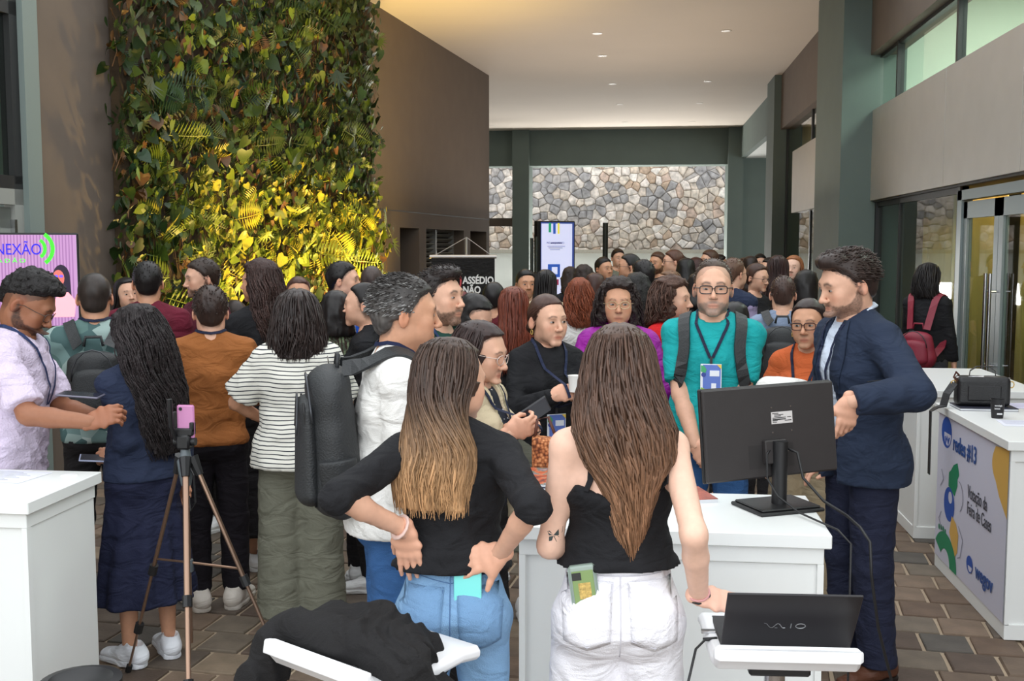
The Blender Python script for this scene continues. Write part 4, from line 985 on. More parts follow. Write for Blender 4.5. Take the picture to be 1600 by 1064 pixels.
# lit room behind the upper windows
S('wall_upper_room', (6.0, 1, 3.3), (6.1, yc0 + 2, 5.0), mat('pale_green_room', (196, 204, 190), .9))
S('wall_upper_room_end', (3.1, yc0 + .2, 3.3), (6.1, yc0 + .3, 5.0), mat('pale_green_room'))
S('ceiling_upper_room', (3.1, 1, 5.0), (6.1, yc0 + .3, 5.1), mat('white_render'))
S('floor_upper_room', (3.1, 1, 3.2), (6.1, yc0 + .3, 3.3), mat('white_render'))
for y_, x_ in ((9.2, 4.4), (5.4, 4.4), (12.6, 4.4)):
    lp = empty('ceiling_light', {9.2: 'flat fluorescent ceiling panel light inside the upper office window at the frame edge', 5.4: 'fluorescent panel light in the near part of the upper office room', 12.6: 'fluorescent panel light by the end wall of the upper office room'}[y_], 'light', (x_, y_, 5.0))
    MB().box((-.62, -.32, -.05), (.62, .32, 0)).build('housing', mat('white_enamel', (240, 240, 240), .4), lp)
    MB().box((-.56, -.27, -.056), (.56, .27, -.05)).build('diffuser', mat('fluorescent_diffuser', (246, 255, 240), .4, emit=7), lp)
    l = area('panel_lamp', (0, 0, -.07), (0, 0, -1), 1.1, 105, (.94, 1, .92), .5); l.parent = lp; l.location = (0, 0, -.07); l.rotation_euler = (0, 0, 0)
# lower glazing and double door
yd0, yd1, ym_ = atx(1500, 400, XG).y, atx(1500, 400, XG).y - 2.15, 0
g = MB(); g.box((XG - .02, yd0, 0), (XG + .06, yd0 + .09, zf0)); g.box((XG - .02, yc0 - .08, 0), (XG + .06, yc0, zf0)); y14 = atx(1403, 380, XG).y; g.box((XG, y14 - .02, 0), (XG + .06, y14 + .02, zf0)); g.box((XG, yd0, 0), (XG + .06, yc0, .06)); g.box((XG, yd0, zf0 - .08), (XG + .06, yc0, zf0))
W4 = g.build('window_4', M_dark, kind='structure')
for a, b in ((yd0 + .09, y14 - .02), (y14 + .02, yc0 - .08)): MB().box((XG + .02, a, .06), (XG + .03, b, zf0 - .08)).build('pane', M_glass, W4)
g = MB(); g.box((XG - .04, yd0 - .13, 0), (XG + .06, yd0, 2.36)); g.box((XG - .04, yd1 - .1, 0), (XG + .06, yd1, 2.36)); g.box((XG - .04, yd1 - .1, 2.27), (XG + .06, yd0, 2.36)); D2 = g.build('door_2', M_frame, kind='structure')
ymid = (yd0 - .13 + yd1) / 2
for a, b, hs_ in ((yd0 - .14, ymid + .005, -1), (ymid - .005, yd1 + .01, 1)):
    g = MB(); g.box((XG - .02, a - .11, .02), (XG + .03, a, 2.25)); g.box((XG - .02, b, .02), (XG + .03, b + .11, 2.25)); g.box((XG - .02, b, 2.10), (XG + .03, a, 2.25)); g.box((XG - .02, b, .02), (XG + .03, a, .2)); g.build('door_leaf', M_frame, D2)
    MB().box((XG, b + .11, .2), (XG + .01, a - .11, 2.1)).build('pane', M_glass, D2)
    hy = (b + .055) if hs_ < 0 else (a - .055)
    g = MB(); g.tube([(XG - .09, hy, .70), (XG - .09, hy, 1.62)], .016, 10); g.tube([(XG - .09, hy, .85), (XG - .02, hy, .85)], .009, 8); g.tube([(XG - .09, hy, 1.47), (XG - .02, hy, 1.47)], .009, 8); g.build('door_handle', M_chrome, D2, smooth=40.)
g = MB(); g.box((XG, 1.2, 0), (XG + .06, yd1 - .1, zf0)); g.build('wall_right_near', M_taupe, kind='structure')
# room behind the lower glass: amber curtain, dark floor
S('wall_lobby_back', (4.4, 1, 0), (4.5, yc0 + .5, zf0 + .3), mat('lobby_olive', (92, 84, 52), .9, noise=.3, nscale=1.5))
S('wall_lobby_end', (3.1, yc0 + .4, 0), (4.5, yc0 + .5, zf0 + .3), mat('lobby_olive'))
S('ceiling_lobby', (3.06, 1, zf0 + .25), (4.5, yc0 + .5, zf0 + .3), mat('lobby_olive'))
def curtain(y0, y1, label):
    g = MB(); n = 40; vs = []; fs = []
    for i in range(n + 1):
        t = i / n; y = y0 + (y1 - y0) * t; x = 3.42 + .035 * math.sin(i * 1.9) + .012 * math.sin(i * .7)
        for z, w in ((.04, 1.1), (1.2, 1.0), (zf0 + .2, .8)): vs.append((3.42 + (x - 3.42) * w, y, z))
    for i in range(n):
        for j in (0, 1): a = i * 3 + j; fs.append((a, a + 3, a + 4, a + 1))
    g.add(vs, fs); o = g.build('curtain', mat('golden_curtain', (214, 178, 96), .8), smooth=True, label=label, cat='curtain', group='golden curtains behind the glass')
    o.modifiers.new('s', 'SOLIDIFY').thickness = .004
curtain(yd0 + .1, yc0 - .6, 'golden yellow pleated curtain behind the fixed window left of the door')
curtain(yd1 + .2, yd0 - .3, 'golden yellow pleated curtain hanging behind the glass double door')
area('lobby_lamp', (3.8, 10, zf0 + .15), (3.8, 10, 0), 1.2, 70, (1, .86, .55), 4.0)
# ------------------------------------------------------------------ planted wall
def plant_wall():
    rng = random.Random(21); s1 = wl(181, 200)[0] + .1; s0 = wl(585, 300)[0]; L = s1 - s0
    root = empty('vertical_garden', 'tall planted green wall of ferns and climbing leaves lit yellow from below', 'plant wall', (0, 0, 0)); root.matrix_world = LW.copy()
    g = MB(); g.box((s0 + .35, .005, .1), (s1 - .03, .09, ZC - .05)); g.build('backing', mat('planting_felt', (62, 48, 30), .95, noise=.5, nscale=6, bump=.8, bscale=30), root)
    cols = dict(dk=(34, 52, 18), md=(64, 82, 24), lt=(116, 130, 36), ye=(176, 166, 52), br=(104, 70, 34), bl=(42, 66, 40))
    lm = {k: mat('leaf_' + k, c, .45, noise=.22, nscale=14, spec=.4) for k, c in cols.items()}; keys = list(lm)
    def heart(r, w=1.0):
        o = [(0, 0), (.30 * w, -.16), (.50 * w, .10), (.44 * w, .45), (.22 * w, .80), (0, 1.08), (-.22 * w, .80), (-.44 * w, .45), (-.50 * w, .10), (-.30 * w, -.16)]
        vs = [(x, .10 * abs(x) - .12 * y * y, y) for x, y in o] + [(0, .03, .30), (0, -.02, .65)]
        return vs, [(0, 1, 2, 10), (10, 2, 3, 11), (11, 3, 4, 5), (0, 10, 8, 9), (10, 11, 7, 8), (11, 5, 6, 7)]
    def lance(r): 
        o = [(0, 0), (.12, .2), (.16, .5), (.10, .8), (0, 1.1), (-.10, .8), (-.16, .5), (-.12, .2)]
        return [(x, .2 * abs(x) - .2 * y * y, y) for x, y in o], [(0, 1, 2, 3), (0, 3, 4, 5), (0, 5, 6, 7)]
    def lobed(r):
        vs = [(0, 0, 0)]; fs = []
        for i in range(-4, 5):
            a = i * .42; l = 1.0 - abs(i) * .10; n = len(vs); d = (math.sin(a), math.cos(a)); p = (d[1], -d[0])
            vs += [(d[0] * l * .4 - p[0] * .07, .02, .3 + d[1] * l * .4 - p[1] * .07), (d[0] * l, -.15, .3 + d[1] * l), (d[0] * l * .4 + p[0] * .07, .02, .3 + d[1] * l * .4 + p[1] * .07)]
            fs.append((0, n, n + 1, n + 2))
        return vs, fs
    def frond(n=13, droop=.45):
        vs = []; fs = []; P = []
        for i in range(n + 1): t = i / n; P.append((0, -.28 * t + droop * t * t * .3, t - droop * t * t * .35))
        for i in range(1, n + 1):
            t = i / n; l = .30 * math.sin(math.pi * (t * .86 + .12)) + .02
            for q in (-1, 1):
                k = len(vs); x, y, z = P[i]; vs += [(0, y, z - .022), (q * l * .5, y + .01, z + .02), (q * l, y + .05, z + .05), (q * l * .5, y + .01, z - .024)]; fs.append((k, k + 1, k + 2, k + 3) if q < 0 else (k + 3, k + 2, k + 1, k))
        k = len(vs); 
        for x, y, z in P: vs += [(-.008, y, z), (.008, y, z)]
        for i in range(n): fs.append((k + 2 * i, k + 2 * i + 1, k + 2 * i + 3, k + 2 * i + 2))
        return vs, fs
    shapes = dict(heart=heart(rng), wide=heart(rng, 1.3), lance=lance(rng), lobed=lobed(rng)); fr = [frond(13, .3), frond(15, .9), frond(11, 1.5)]
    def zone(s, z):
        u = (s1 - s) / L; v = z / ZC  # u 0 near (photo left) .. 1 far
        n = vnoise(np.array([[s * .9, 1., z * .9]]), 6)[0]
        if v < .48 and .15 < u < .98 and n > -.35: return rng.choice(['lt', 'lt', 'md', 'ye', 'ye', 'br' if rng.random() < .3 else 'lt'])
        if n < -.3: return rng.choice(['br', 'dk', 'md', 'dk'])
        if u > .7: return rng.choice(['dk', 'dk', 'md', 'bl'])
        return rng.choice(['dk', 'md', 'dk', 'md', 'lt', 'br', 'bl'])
    def edge(z): return s0 + .45 * (1 - max(0, 1 - abs(z - 1.9) / .9)) + .1 * math.sin(z * 5)
    def place(kind, big, out):
        z = rng.uniform(.15, ZC - .1); e0 = edge(z); s = rng.uniform(e0, s1 - .02 + (.3 if z > 4.2 else .2)); y = .10 + out
        tw = rng.gauss(0, .6); 
        return s, y, z, Matrix.Translation((s, y, z)) @ Matrix.Rotation(rng.gauss(.0, .5), 4, 'Z') @ Matrix.Rotation(rng.gauss(-.35, .35), 4, 'X') @ Matrix.Rotation(math.pi + tw, 4, 'Y')
    # shapes droop: +z of the shape is turned downward, blade faces the room (+y)
    st = MB()
    for i in range(9000):
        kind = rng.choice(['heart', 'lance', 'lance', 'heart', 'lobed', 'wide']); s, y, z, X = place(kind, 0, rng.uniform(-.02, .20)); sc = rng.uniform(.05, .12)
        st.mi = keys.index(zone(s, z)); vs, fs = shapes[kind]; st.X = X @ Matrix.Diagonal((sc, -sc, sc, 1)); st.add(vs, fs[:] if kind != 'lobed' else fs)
    for i in range(330):
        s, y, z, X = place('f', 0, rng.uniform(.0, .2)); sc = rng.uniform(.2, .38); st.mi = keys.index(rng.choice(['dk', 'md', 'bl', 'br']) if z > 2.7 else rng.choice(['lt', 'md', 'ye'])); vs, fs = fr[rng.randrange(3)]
        st.X = X @ Matrix.Diagonal((sc, -sc, sc, 1)); st.add(vs, fs)
    for i in range(260):  # hanging roots and stems
        s, y, z, X = place('r', 0, rng.uniform(0, .12)); st.X = None; st.mi = keys.index('br'); l = rng.uniform(.15, .5); a = rng.uniform(-.15, .15)
        st.tube([(s, y, z), (s + a * .4, y + .03, z - l * .5), (s + a, y, z - l)], .004, 3, cap=False)
    st.X = None
    st.build('foliage', [lm[k] for k in keys], root, kind='stuff')
    pm = {}
    def proto(kind, mk):
        if (kind, mk) not in pm:
            vs, fs = shapes[kind] if kind in shapes else fr[int(kind[-1])]; m = MB(); m.X = Matrix.Diagonal((1, -1, 1, 1)); m.add(vs, fs); pm[kind, mk] = m.mesh('leaf' if kind in shapes else 'fern_frond', lm[mk], smooth=kind in shapes)
        return pm[kind, mk]
    for i in range(290):
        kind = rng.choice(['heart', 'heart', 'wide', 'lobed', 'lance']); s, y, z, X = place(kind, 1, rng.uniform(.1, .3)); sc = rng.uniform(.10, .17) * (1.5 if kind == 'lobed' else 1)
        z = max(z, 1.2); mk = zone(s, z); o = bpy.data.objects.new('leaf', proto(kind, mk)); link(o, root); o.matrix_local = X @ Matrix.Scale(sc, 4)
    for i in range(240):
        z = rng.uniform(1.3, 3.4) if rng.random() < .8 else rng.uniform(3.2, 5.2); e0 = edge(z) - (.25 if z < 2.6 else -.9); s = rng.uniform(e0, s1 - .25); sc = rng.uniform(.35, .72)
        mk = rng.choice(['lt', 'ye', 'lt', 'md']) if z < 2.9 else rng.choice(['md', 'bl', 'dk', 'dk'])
        o = bpy.data.objects.new('fern_frond', proto('f%d' % rng.randrange(3), mk)); link(o, root)
        o.matrix_local = Matrix.Translation((s, rng.uniform(.12, .3), z)) @ Matrix.Rotation(rng.gauss(0, .5), 4, 'Z') @ Matrix.Rotation(rng.gauss(-.6, .35), 4, 'X') @ Matrix.Rotation(math.pi + rng.choice([-1, 1]) * rng.uniform(.3, 2.0), 4, 'Y') @ Matrix.Scale(sc, 4)
    # ground spotlights that wash the planting
    for i, u in enumerate((.16, .42, .68, .92)):
        p = LW @ Vector((s0 + (1 - u) * L, 1.15, .0)); r = empty('uplight', 'small black ground spotlight at the foot of the planted wall', 'light', (p.x, p.y, 0), group='spotlights under the planted wall')
        MB().lathe([(.06, 0), (.06, .02), (.02, .03), (.02, .1), (.05, .11), (.06, .2), (.055, .2)]).build('lamp_body', M_blackp, r, smooth=40.)
        MB().lathe([(.001, .197), (.052, .197), (.052, .199), (.001, .199)]).build('lens', mat('uplight_lens', (255, 200, 90), .4, emit=8), r)
        l = spot('uplight_lamp', (0, 0, 0), (0, 0, 1), (460, 680, 860, 460)[i], (1, .68, .20), 105, .8, .06); l.parent = r; l.location = (0, 0, .22); q = LW.to_3x3() @ Vector((0, -.85, 2.7)); l.rotation_euler = q.to_track_quat('-Z', 'Y').to_euler()
plant_wall()

# ------------------------------------------------------------------ screen on the left
def flat(m, poly, y): m.add([(p[0], y, p[1]) for p in poly], [tuple(range(len(poly)))])
def tv():
    p = at(122, 364, 8.3); r = empty('television', 'large wall screen on a stand showing a woman in a pink jacket', 'television', (p.x, p.y, 0), math.radians(24))
    Wd, Hh = 1.24, .72; z1 = p.z; z0 = z1 - Hh; x0 = -Wd
    MB().box((x0, 0, z0), (0, .05, z1), .008).build('housing', M_blackp, r)
    MB().tube([(x0 / 2, .1, 0), (x0 / 2, .1, z0 + .3)], .035, 12).build('pole', M_blackp, r, smooth=40.)
    MB().box((x0 / 2 - .35, -.2, 0), (x0 / 2 + .35, .35, .03), .01).build('base', M_blackp, r)
    def emi(n, c, e=.75): return mat('screen_' + n, c, .5, emit=e)
    g = MB(); ms = [emi('dark', (20, 14, 30)), emi('slat_a', (176, 132, 176)), emi('slat_b', (150, 100, 152)), emi('green', (60, 235, 40), 1), emi('pink', (250, 160, 170), 1), emi('face', (205, 105, 95)), emi('hair', (30, 12, 40)), emi('blue', (120, 90, 235)), emi('white', (190, 225, 255))]
    def rc(i, a, b, c, d, y): g.mi = i; flat(g, [(x0 + a, z0 + c), (x0 + b, z0 + c), (x0 + b, z0 + d), (x0 + a, z0 + d)], y)
    rc(1, .015, Wd - .015, .015, Hh - .015, -.001)
    x = .02
    while x < Wd - .03: rc(2, x, x + .009, .016, Hh - .016, -.0015); x += .0225
    def ring(cx, cz, r0, r1, a0, a1, i, y, n=12):
        g.mi = i
        for k in range(n):
            a, b = a0 + (a1 - a0) * k / n, a0 + (a1 - a0) * (k + 1) / n; flat(g, [(x0 + cx + r0 * math.cos(a), z0 + cz + r0 * math.sin(a)), (x0 + cx + r1 * math.cos(a), z0 + cz + r1 * math.sin(a)), (x0 + cx + r1 * math.cos(b), z0 + cz + r1 * math.sin(b)), (x0 + cx + r0 * math.cos(b), z0 + cz + r0 * math.sin(b))], y)
    cxr = Wd - .315; czr = Hh - .118
    ring(cxr, czr, .066, .09, -.95, .95, 3, -.002); ring(cxr, czr, .118, .146, -.95, .95, 3, -.002)
    def ell(i, cx, cz, rx, rz, y, n=16): g.mi = i; flat(g, [(x0 + cx + rx * math.cos(2 * math.pi * k / n), z0 + cz + rz * math.sin(2 * math.pi * k / n)) for k in range(n)], y)
    w = Wd - .145
    ell(6, w + .015, .38, .062, .10, -.002); g.mi = 6; flat(g, [(x0 + w + .0, z0 + .4), (x0 + w + .02, z0 + .22), (x0 + w + .085, z0 + .21), (x0 + w + .075, z0 + .4)], -.0021)
    g.mi = 4; flat(g, [(x0 + w - .05, z0 + .08), (x0 + w + .1, z0 + .08), (x0 + w + .115, z0 + .2), (x0 + w + .06, z0 + .27), (x0 + w - .005, z0 + .27), (x0 + w - .04, z0 + .2)], -.0023)
    ell(5, w - .005, .375, .042, .065, -.0026); ell(7, w - .022, .392, .016, .011, -.0029, 10); ell(7, w + .014, .392, .016, .011, -.0029, 10); ell(8, w - .008, .347, .014, .004, -.0029, 8)
    ell(5, w + .0, .3, .018, .035, -.0025)
    rc(0, .1, .62, .016, .16, -.002); rc(8, .45, .66, .15, .17, -.0022); g.mi = 0; flat(g, [(x0 + .4, z0 + .16), (x0 + .58, z0 + .16), (x0 + .62, z0 + .33), (x0 + .42, z0 + .33)], -.0022)
    g.build('picture', ms, r, kind='stuff')
    text('title', 'CONEXÃO', .118, emi('text_blue', (30, 20, 190), 1), r, (x0 + cxr + .055, -.003, z0 + czr - .045), (math.pi / 2, 0, 0), align='RIGHT', sx=.80)
    text('subtitle', 'C I D A D Ã O', .042, emi('green', (60, 235, 40)), r, (x0 + cxr - .06, -.003, z0 + czr - .105), (math.pi / 2, 0, 0), align='RIGHT', sx=1.25)
tv()

# ------------------------------------------------------------------ counters
def counter(label, x0, x1, y0, y1, h=.95, sides='f'):
    r = empty('counter', label, 'counter', ((x0 + x1) / 2, (y0 + y1) / 2, 0)); r_ = ((x0 + x1) / 2, (y0 + y1) / 2)
    a, b, c, d = x0 - r_[0], x1 - r_[0], y0 - r_[1], y1 - r_[1]
    MB().box((a, c, h - .045), (b, d, h), .003).build('counter_top', M_white, r)
    i = .02
    MB().box((a + i, c + i, h - .10), (b - i, d - i, h - .045), .002).build('upper_rail', M_white, r)
    MB().box((a + i + .006, c + i + .012, .07), (b - i - .006, d - i, h - .10), .002).build('cabinet_body', M_white, r)
    MB().box((a + i + .0, c + i + .0, .0), (b - i, d - i, .075), .002).build('plinth', M_white, r)
    for xx in (a + i, b - i - .02): MB().box((xx, c + i, .07), (xx + .02, c + .05, h - .10)).build('corner_strip', M_white, r)
    return r
cl = counter('white counter at the left edge with a cable ring and a printed sheet on it', -3.3, -2.13, 3.54, 4.07)
cm = counter('long white counter in the middle carrying the black monitor', -.40, .605, 3.42, 3.97)
cr = counter('white counter at the right with the printed graphic on its long side', 1.70, 2.5, 5.20, 6.46)
cb = counter('plain white counter behind the one with the printed graphic', 1.72, 2.5, 7.0, 8.3)
p = atz(108, 743, .95); MB().lathe([(.018, .002), (.03, .004), (.033, 0), (.018, -.01)], n=20).build('cable_ring', mat('ring_white', (250, 250, 250), .3), cl, smooth=True).location = (p.x + 2.715, p.y - 3.805, .95)
MB().lathe([(.001, .0), (.0175, .0), (.0175, .001), (.001, .001)], n=16).build('cable_hole', M_dark, cl).location = (p.x + 2.715, p.y - 3.805, .9505)
# graphic on the long side of the right counter; x = -0.40 is that side in the counter's own frame
def graphic():
    M = lambda n, c: mat('print_' + n, c, .5)
    ms = [M('lavender', (206, 206, 222)), M('mustard', (214, 170, 86)), M('green', (20, 134, 92)), M('blue', (38, 82, 170)), M('grey', (120, 120, 140)), M('navy', (38, 76, 140))]
    g = MB(); x = -.384; 
    def P(u, v): return (1.26 / 2 - .03 - u * 1.2, .075 + v * .83)  # u 0 = far end .. 1 near end, v 0 bottom .. 1 top
    lay = [0]
    def poly(i, pts): lay[0] += 1; g.mi = i; xx = x - .0002 * lay[0]; g.add([(xx, *P(u, v)) for u, v in pts], [tuple(range(len(pts)))])
    def arc(cx, cy, rx, ry, a0, a1, n=18): return [(cx + rx * math.cos(math.radians(a0 + (a1 - a0) * k / n)), cy + ry * math.sin(math.radians(a0 + (a1 - a0) * k / n))) for k in range(n + 1)]
    poly(0, [(0, 0), (1, 0), (1, 1), (0, 1)])
    poly(1, [(1, 1), (.84, .98)] + arc(.94, .88, .14, .13, 150, 230, 8) + [(.9, .70), (1, .60)])
    # round face mark at the upper far end
    poly(3, arc(.14, .885, .085, .105, 0, 360)); poly(0, arc(.155, .87, .055, .07, 170, 370)); poly(3, [(.11, .85), (.13, .80), (.15, .84), (.17, .80), (.195, .86), (.175, .86), (.165, .84), (.15, .87), (.133, .84), (.127, .86)])
    poly(2, [(.21, .63), (.30, .56), (.36, .66), (.33, .73), (.27, .70)]); poly(2, [(.20, .63), (.33, .73), (.34, .58), (.30, .50), (.2, .54)])
    poly(3, arc(.22, .42, .085, .115, 0, 360)); poly(0, arc(.235, .47, .03, .04, 0, 360)); poly(1, [(.24, .24), (.27, .36), (.34, .33), (.38, .27), (.37, .15), (.33, .10)])
    poly(2, arc(.18, .0, .19, .21, 0, 150) + arc(.18, .0, .08, .10, 150, 0)); 
    for k in range(4): poly(2, arc(.07 + .035 * k, .215 - .0 * k + .008 * math.sin(k), .012, .02, 0, 360, 10))
    # thin drawn lines
    def line(pts, w=.003):
        for (a, b), (c, d) in zip(pts, pts[1:]):
            n_ = math.hypot(c - a, d - b) or 1; ox, oy = -(d - b) / n_ * w, (c - a) / n_ * w; poly(4, [(a - ox, b - oy), (c - ox, d - oy), (c + ox, d + oy), (a + ox, b + oy)]); lay[0] -= 1
    line([(.38, .33), (.45, .26), (.42, .14), (.38, .12)]); line([(.08, .62), (.12, .56), (.07, .50)]); line(arc(.36, .52, .07, .1, -60, 90, 8)); line([(.1, .33), (.06, .27), (.12, .22)])
    # little round mark beside the name at the foot
    poly(3, arc(.56, .155, .045, .055, 0, 360)); poly(0, arc(.567, .145, .028, .034, 180, 360)); 
    g.build('printed_panel', ms, cr, kind='stuff')
    def tx(s_, size, u, v, m, sx=1.0, bold=0):
        a, b = P(u, v); return text('lettering', s_, size, m, cr, (x - .0002 * lay[0] - .001, a, b), (math.pi / 2, 0, -math.pi / 2), sx=sx, bold=bold)
    tx('redes #13', .125, .255, .80, ms[5], .82, .002)
    tx('Votação da', .098, .50, .565, M('ink', (60, 60, 70)), .72); tx('Feira de Cases', .098, .50, .46, M('ink', 0), .68)
    tx('wegov', .11, .645, .115, ms[5], .95, .002)
graphic()

# ------------------------------------------------------------------ monitor on the middle counter
def monitor():
    b = at(1217, 793, 3.74); b.z = .95; r = empty('monitor', 'large black computer monitor seen from behind on a square stand', 'monitor', (b.x, b.y, .95), math.radians(26))
    MB().box((-.125, -.09, 0), (.125, .11, .012), .004).build('stand_base', M_blackp, r)
    MB().box((-.115, -.08, .012), (.115, .10, .02), .004).build('base_plate', M_blackp, r)
    MB().tube([(0, .0, .015), (0, .0, .235)], .026, 14).build('stand_neck', M_blackp, r, smooth=40.)
    m_ = mat('monitor_back', (46, 42, 42), .5, noise=.05, bump=.15, bscale=600)
    s = MB(); X = Matrix.Translation((-.012, .055, .262)) @ Matrix.Rotation(math.radians(-6), 4, 'X') @ Matrix.Rotation(math.radians(-1.4), 4, 'Y') @ Matrix.Scale(.955, 4); s.X = X; s.box((-.272, -.022, -.165), (.272, .0, .165), .006); s.mi = 0; s.build('back_shell', m_, r)
    s = MB(); s.X = X; s.box((-.275, 0, -.168), (.275, .016, .168), .004); s.build('bezel', M_blackp, r)
    s = MB(); s.X = X; s.box((-.265, .0161, -.155), (.265, .0165, .160)); s.build('screen', mat('lcd', (150, 160, 180), .3, emit=.5), r)
    s = MB(); s.X = X; s.box((-.045, -.046, -.115), (.045, -.02, -.03), .004); s.build('mount', m_, r)
    s = MB(); s.X = X; s.box((-.10, -.0228, -.13), (.085, -.0222, -.045)); s.build('port_panel', mat('monitor_port_panel', (38, 35, 35), .5), r)
    s = MB(); s.X = X; s.box((.0, -.0238, .025), (.088, -.0222, .068)); 
    s.build('rating_label', mat('label_paper', (205, 200, 198), .6), r)
    s = MB(); s.X = X
    for z, a, b_ in ((.061, .004, .03), (.056, .012, .05), (.051, .012, .04), (.045, .004, .06), (.035, .004, .025), (.030, .004, .022), (.034, .055, .083), (.046, .066, .082)): s.box((a, -.0242, z), (b_, -.0237, z + .0028))
    s.box((.004, -.0242, .0385), (.06, -.0237, .0425)); s.build('label_print', M_dark, r, kind='stuff')
    for px_, pz_ in ((.0, .085), (.08, .085), (-.0, -.005), (.08, -.002), (.06, -.075), (.075, -.077)): 
        s = MB(); s.X = X @ Matrix.Translation((px_ + .002, -.0235, pz_)) @ Matrix.Rotation(math.pi / 2, 4, 'X'); s.lathe([(.0005, -.001), (.0032, -.001), (.0032, .001), (.0005, .001)], n=8); s.build('screw', M_chrome, r)
    s = MB(); s.tube([X @ Vector((-.01, -.03, -.06)), X @ Vector((-.05, -.06, -.075)), X @ Vector((-.055, -.06, -.16)), Vector((-.045, -.06, .06)), Vector((.0, -.12, .014)), Vector((.0, -.33, .008)), Vector((.003, -.395, -.02)), Vector((.0, -.40, -.25)), Vector((.01, -.39, -.55)), Vector((.04, -.36, -.94))], .0035, 7); s.build('video_cable', M_blackp, r, smooth=True)
    s = MB(); s.tube([X @ Vector((.04, -.03, -.06)), X @ Vector((.07, -.07, -.08)), X @ Vector((.08, -.08, -.17)), Vector((.11, -.10, .04)), Vector((.13, -.2, .012)), Vector((.085, -.33, .008)), Vector((.07, -.40, -.02)), Vector((.07, -.41, -.12)), Vector((.11, -.4, -.3)), Vector((.2, -.36, -.5)), Vector((.2, -.3, -.94))], .005, 8); s.build('power_cable', M_blackp, r, smooth=True)
monitor()

# stack of magazines
def magazines():
    b = atz(858, 806, .95); cov = nodemat('magazine_cover', lambda nt, oc, bs: nt.links.new(ramp(nt, N(nt, 'ShaderNodeTexNoise', {'Vector': oc, 'Scale': 26, 'Detail': 6}).outputs[0], [(.3, (60, 60, 70)), (.42, (176, 80, 50)), (.5, (204, 120, 90)), (.56, (92, 128, 118)), (.64, (150, 120, 140)), (.75, (220, 190, 160))]), bs.inputs[0]), .35)
    n = 9; pg = mat('page_edges', (226, 228, 232), .7); sp = mat('spine_navy', (36, 40, 70), .5)
    for i in range(n):
        rng = random.Random(i); w, dp, t = .205, .27, .0115
        lab = 'colourful patterned magazine lying on top of the stack on the middle counter' if i == n - 1 else 'magazine at the very bottom of the stack on the middle counter' if i == 0 else 'magazine inside the stack on the middle counter under the patterned top one'
        r = empty('magazine', lab, 'magazine', (b.x - .0 + rng.uniform(-.004, .004), b.y + dp / 2 + .015 + rng.uniform(-.003, .003), .95 + i * t), math.radians(rng.uniform(-1, 1)), group='magazines stacked on the middle counter')
        MB().box((-w / 2, -dp / 2, .0015), (w / 2, dp / 2, t - .0018)).build('pages', pg, r)
        MB().box((-w / 2 - .001, -dp / 2 - .001, t - .0018), (w / 2 + .001, dp / 2 + .001, t - .0002)).build('cover', cov if i == n - 1 else sp if i % 2 else pg, r)
        if i % 2: MB().box((.0, -dp / 2 - .0015, .002), (w / 2 + .0015, -dp / 2 + .002, t - .003)).build('spine', sp, r)
        MB().box((-w / 2 - .001, -dp / 2 - .001, 0), (w / 2 + .001, dp / 2 + .001, .0014)).build('back_cover', sp, r)
    b = atz(1098, 783, .95); r = empty('booklet', 'thin booklet with a red and grey cover beside the monitor', 'booklet', (b.x - .05, b.y + .06, .95), .3)
    MB().box((-.075, -.10, 0), (.075, .10, .012)).build('pages', pg, r); MB().box((-.076, -.101, .012), (.076, .101, .014)).build('cover', mat('booklet_cover', (168, 84, 66), .4, noise=.5, nscale=40), r)
magazines()

# ------------------------------------------------------------------ bar stools with bent shells
def stool(label, loc, rz, seat_h=.765, back=.075):
    r = empty('bar_stool', label, 'stool', loc, rz); hw = .185
    # profile in (y, z): back (camera side, -y) rises from the seat, front edge curves up slightly
    prof = [(-.20, seat_h + back), (-.205, seat_h + back * .6), (-.195, seat_h + .05), (-.165, seat_h + .012), (-.10, seat_h), (.05, seat_h - .004), (.14, seat_h + .004), (.20, seat_h - .004)]
    vs = []; fs = []; t = .038; n = len(prof)
    dirs = []
    for i in range(n):
        a = Vector(prof[max(i - 1, 0)]); b = Vector(prof[min(i + 1, n - 1)]); d = (b - a).normalized(); dirs.append(Vector((-d.y, d.x)))
    def sec(x, k): return [(x, prof[i][0] + dirs[i].x * k, prof[i][1] + dirs[i].y * k) for i in range(n)]
    g = MB(); cols_ = [(-hw, 0.012), (-hw, t - .012), (-hw + .012, t), (hw - .012, t), (hw, t - .012), (hw, .012), (hw - .012, 0), (-hw + .012, 0)]
    for x, k in cols_: vs += sec(x, k)
    m = len(cols_)
    for j in range(m):
        l = (j + 1) % m
        for i in range(n - 1): fs.append((j * n + i, j * n + i + 1, l * n + i + 1, l * n + i))
    fs += [tuple(j * n for j in range(m)), tuple(j * n + n - 1 for j in range(m))[::-1]]
    g.add(vs, fs); o = g.build('seat_shell', mat('white_leatherette', (240, 240, 242), .35), r, smooth=50.); bv = o.modifiers.new('b', 'BEVEL'); bv.width = .006; bv.segments = 3; bv.limit_method = 'ANGLE'
    MB().tube([(0, 0, .03), (0, 0, seat_h - .02)], .028, 16).build('gas_column', M_chrome, r, smooth=40.)
    MB().lathe([(.205, 0), (.205, .008), (.17, .018), (.04, .035), (.03, .06), (.001, .06)], n=28).build('base', M_chrome, r, smooth=40.)
    fr = MB(); fr.tube([(0.028, 0, .30), (.10, -.03, .29), (.15, .06, .285), (.13, .17, .285), (0, .22, .285), (-.13, .17, .285), (-.15, .06, .285), (-.10, -.03, .29), (-.028, 0, .30)], .009, 8); fr.build('footrest', M_chrome, r, smooth=True)
    MB().box((-.08, -.08, seat_h - .04), (.08, .08, seat_h - .012), .006).build('seat_plate', M_blackp, r)
    return r
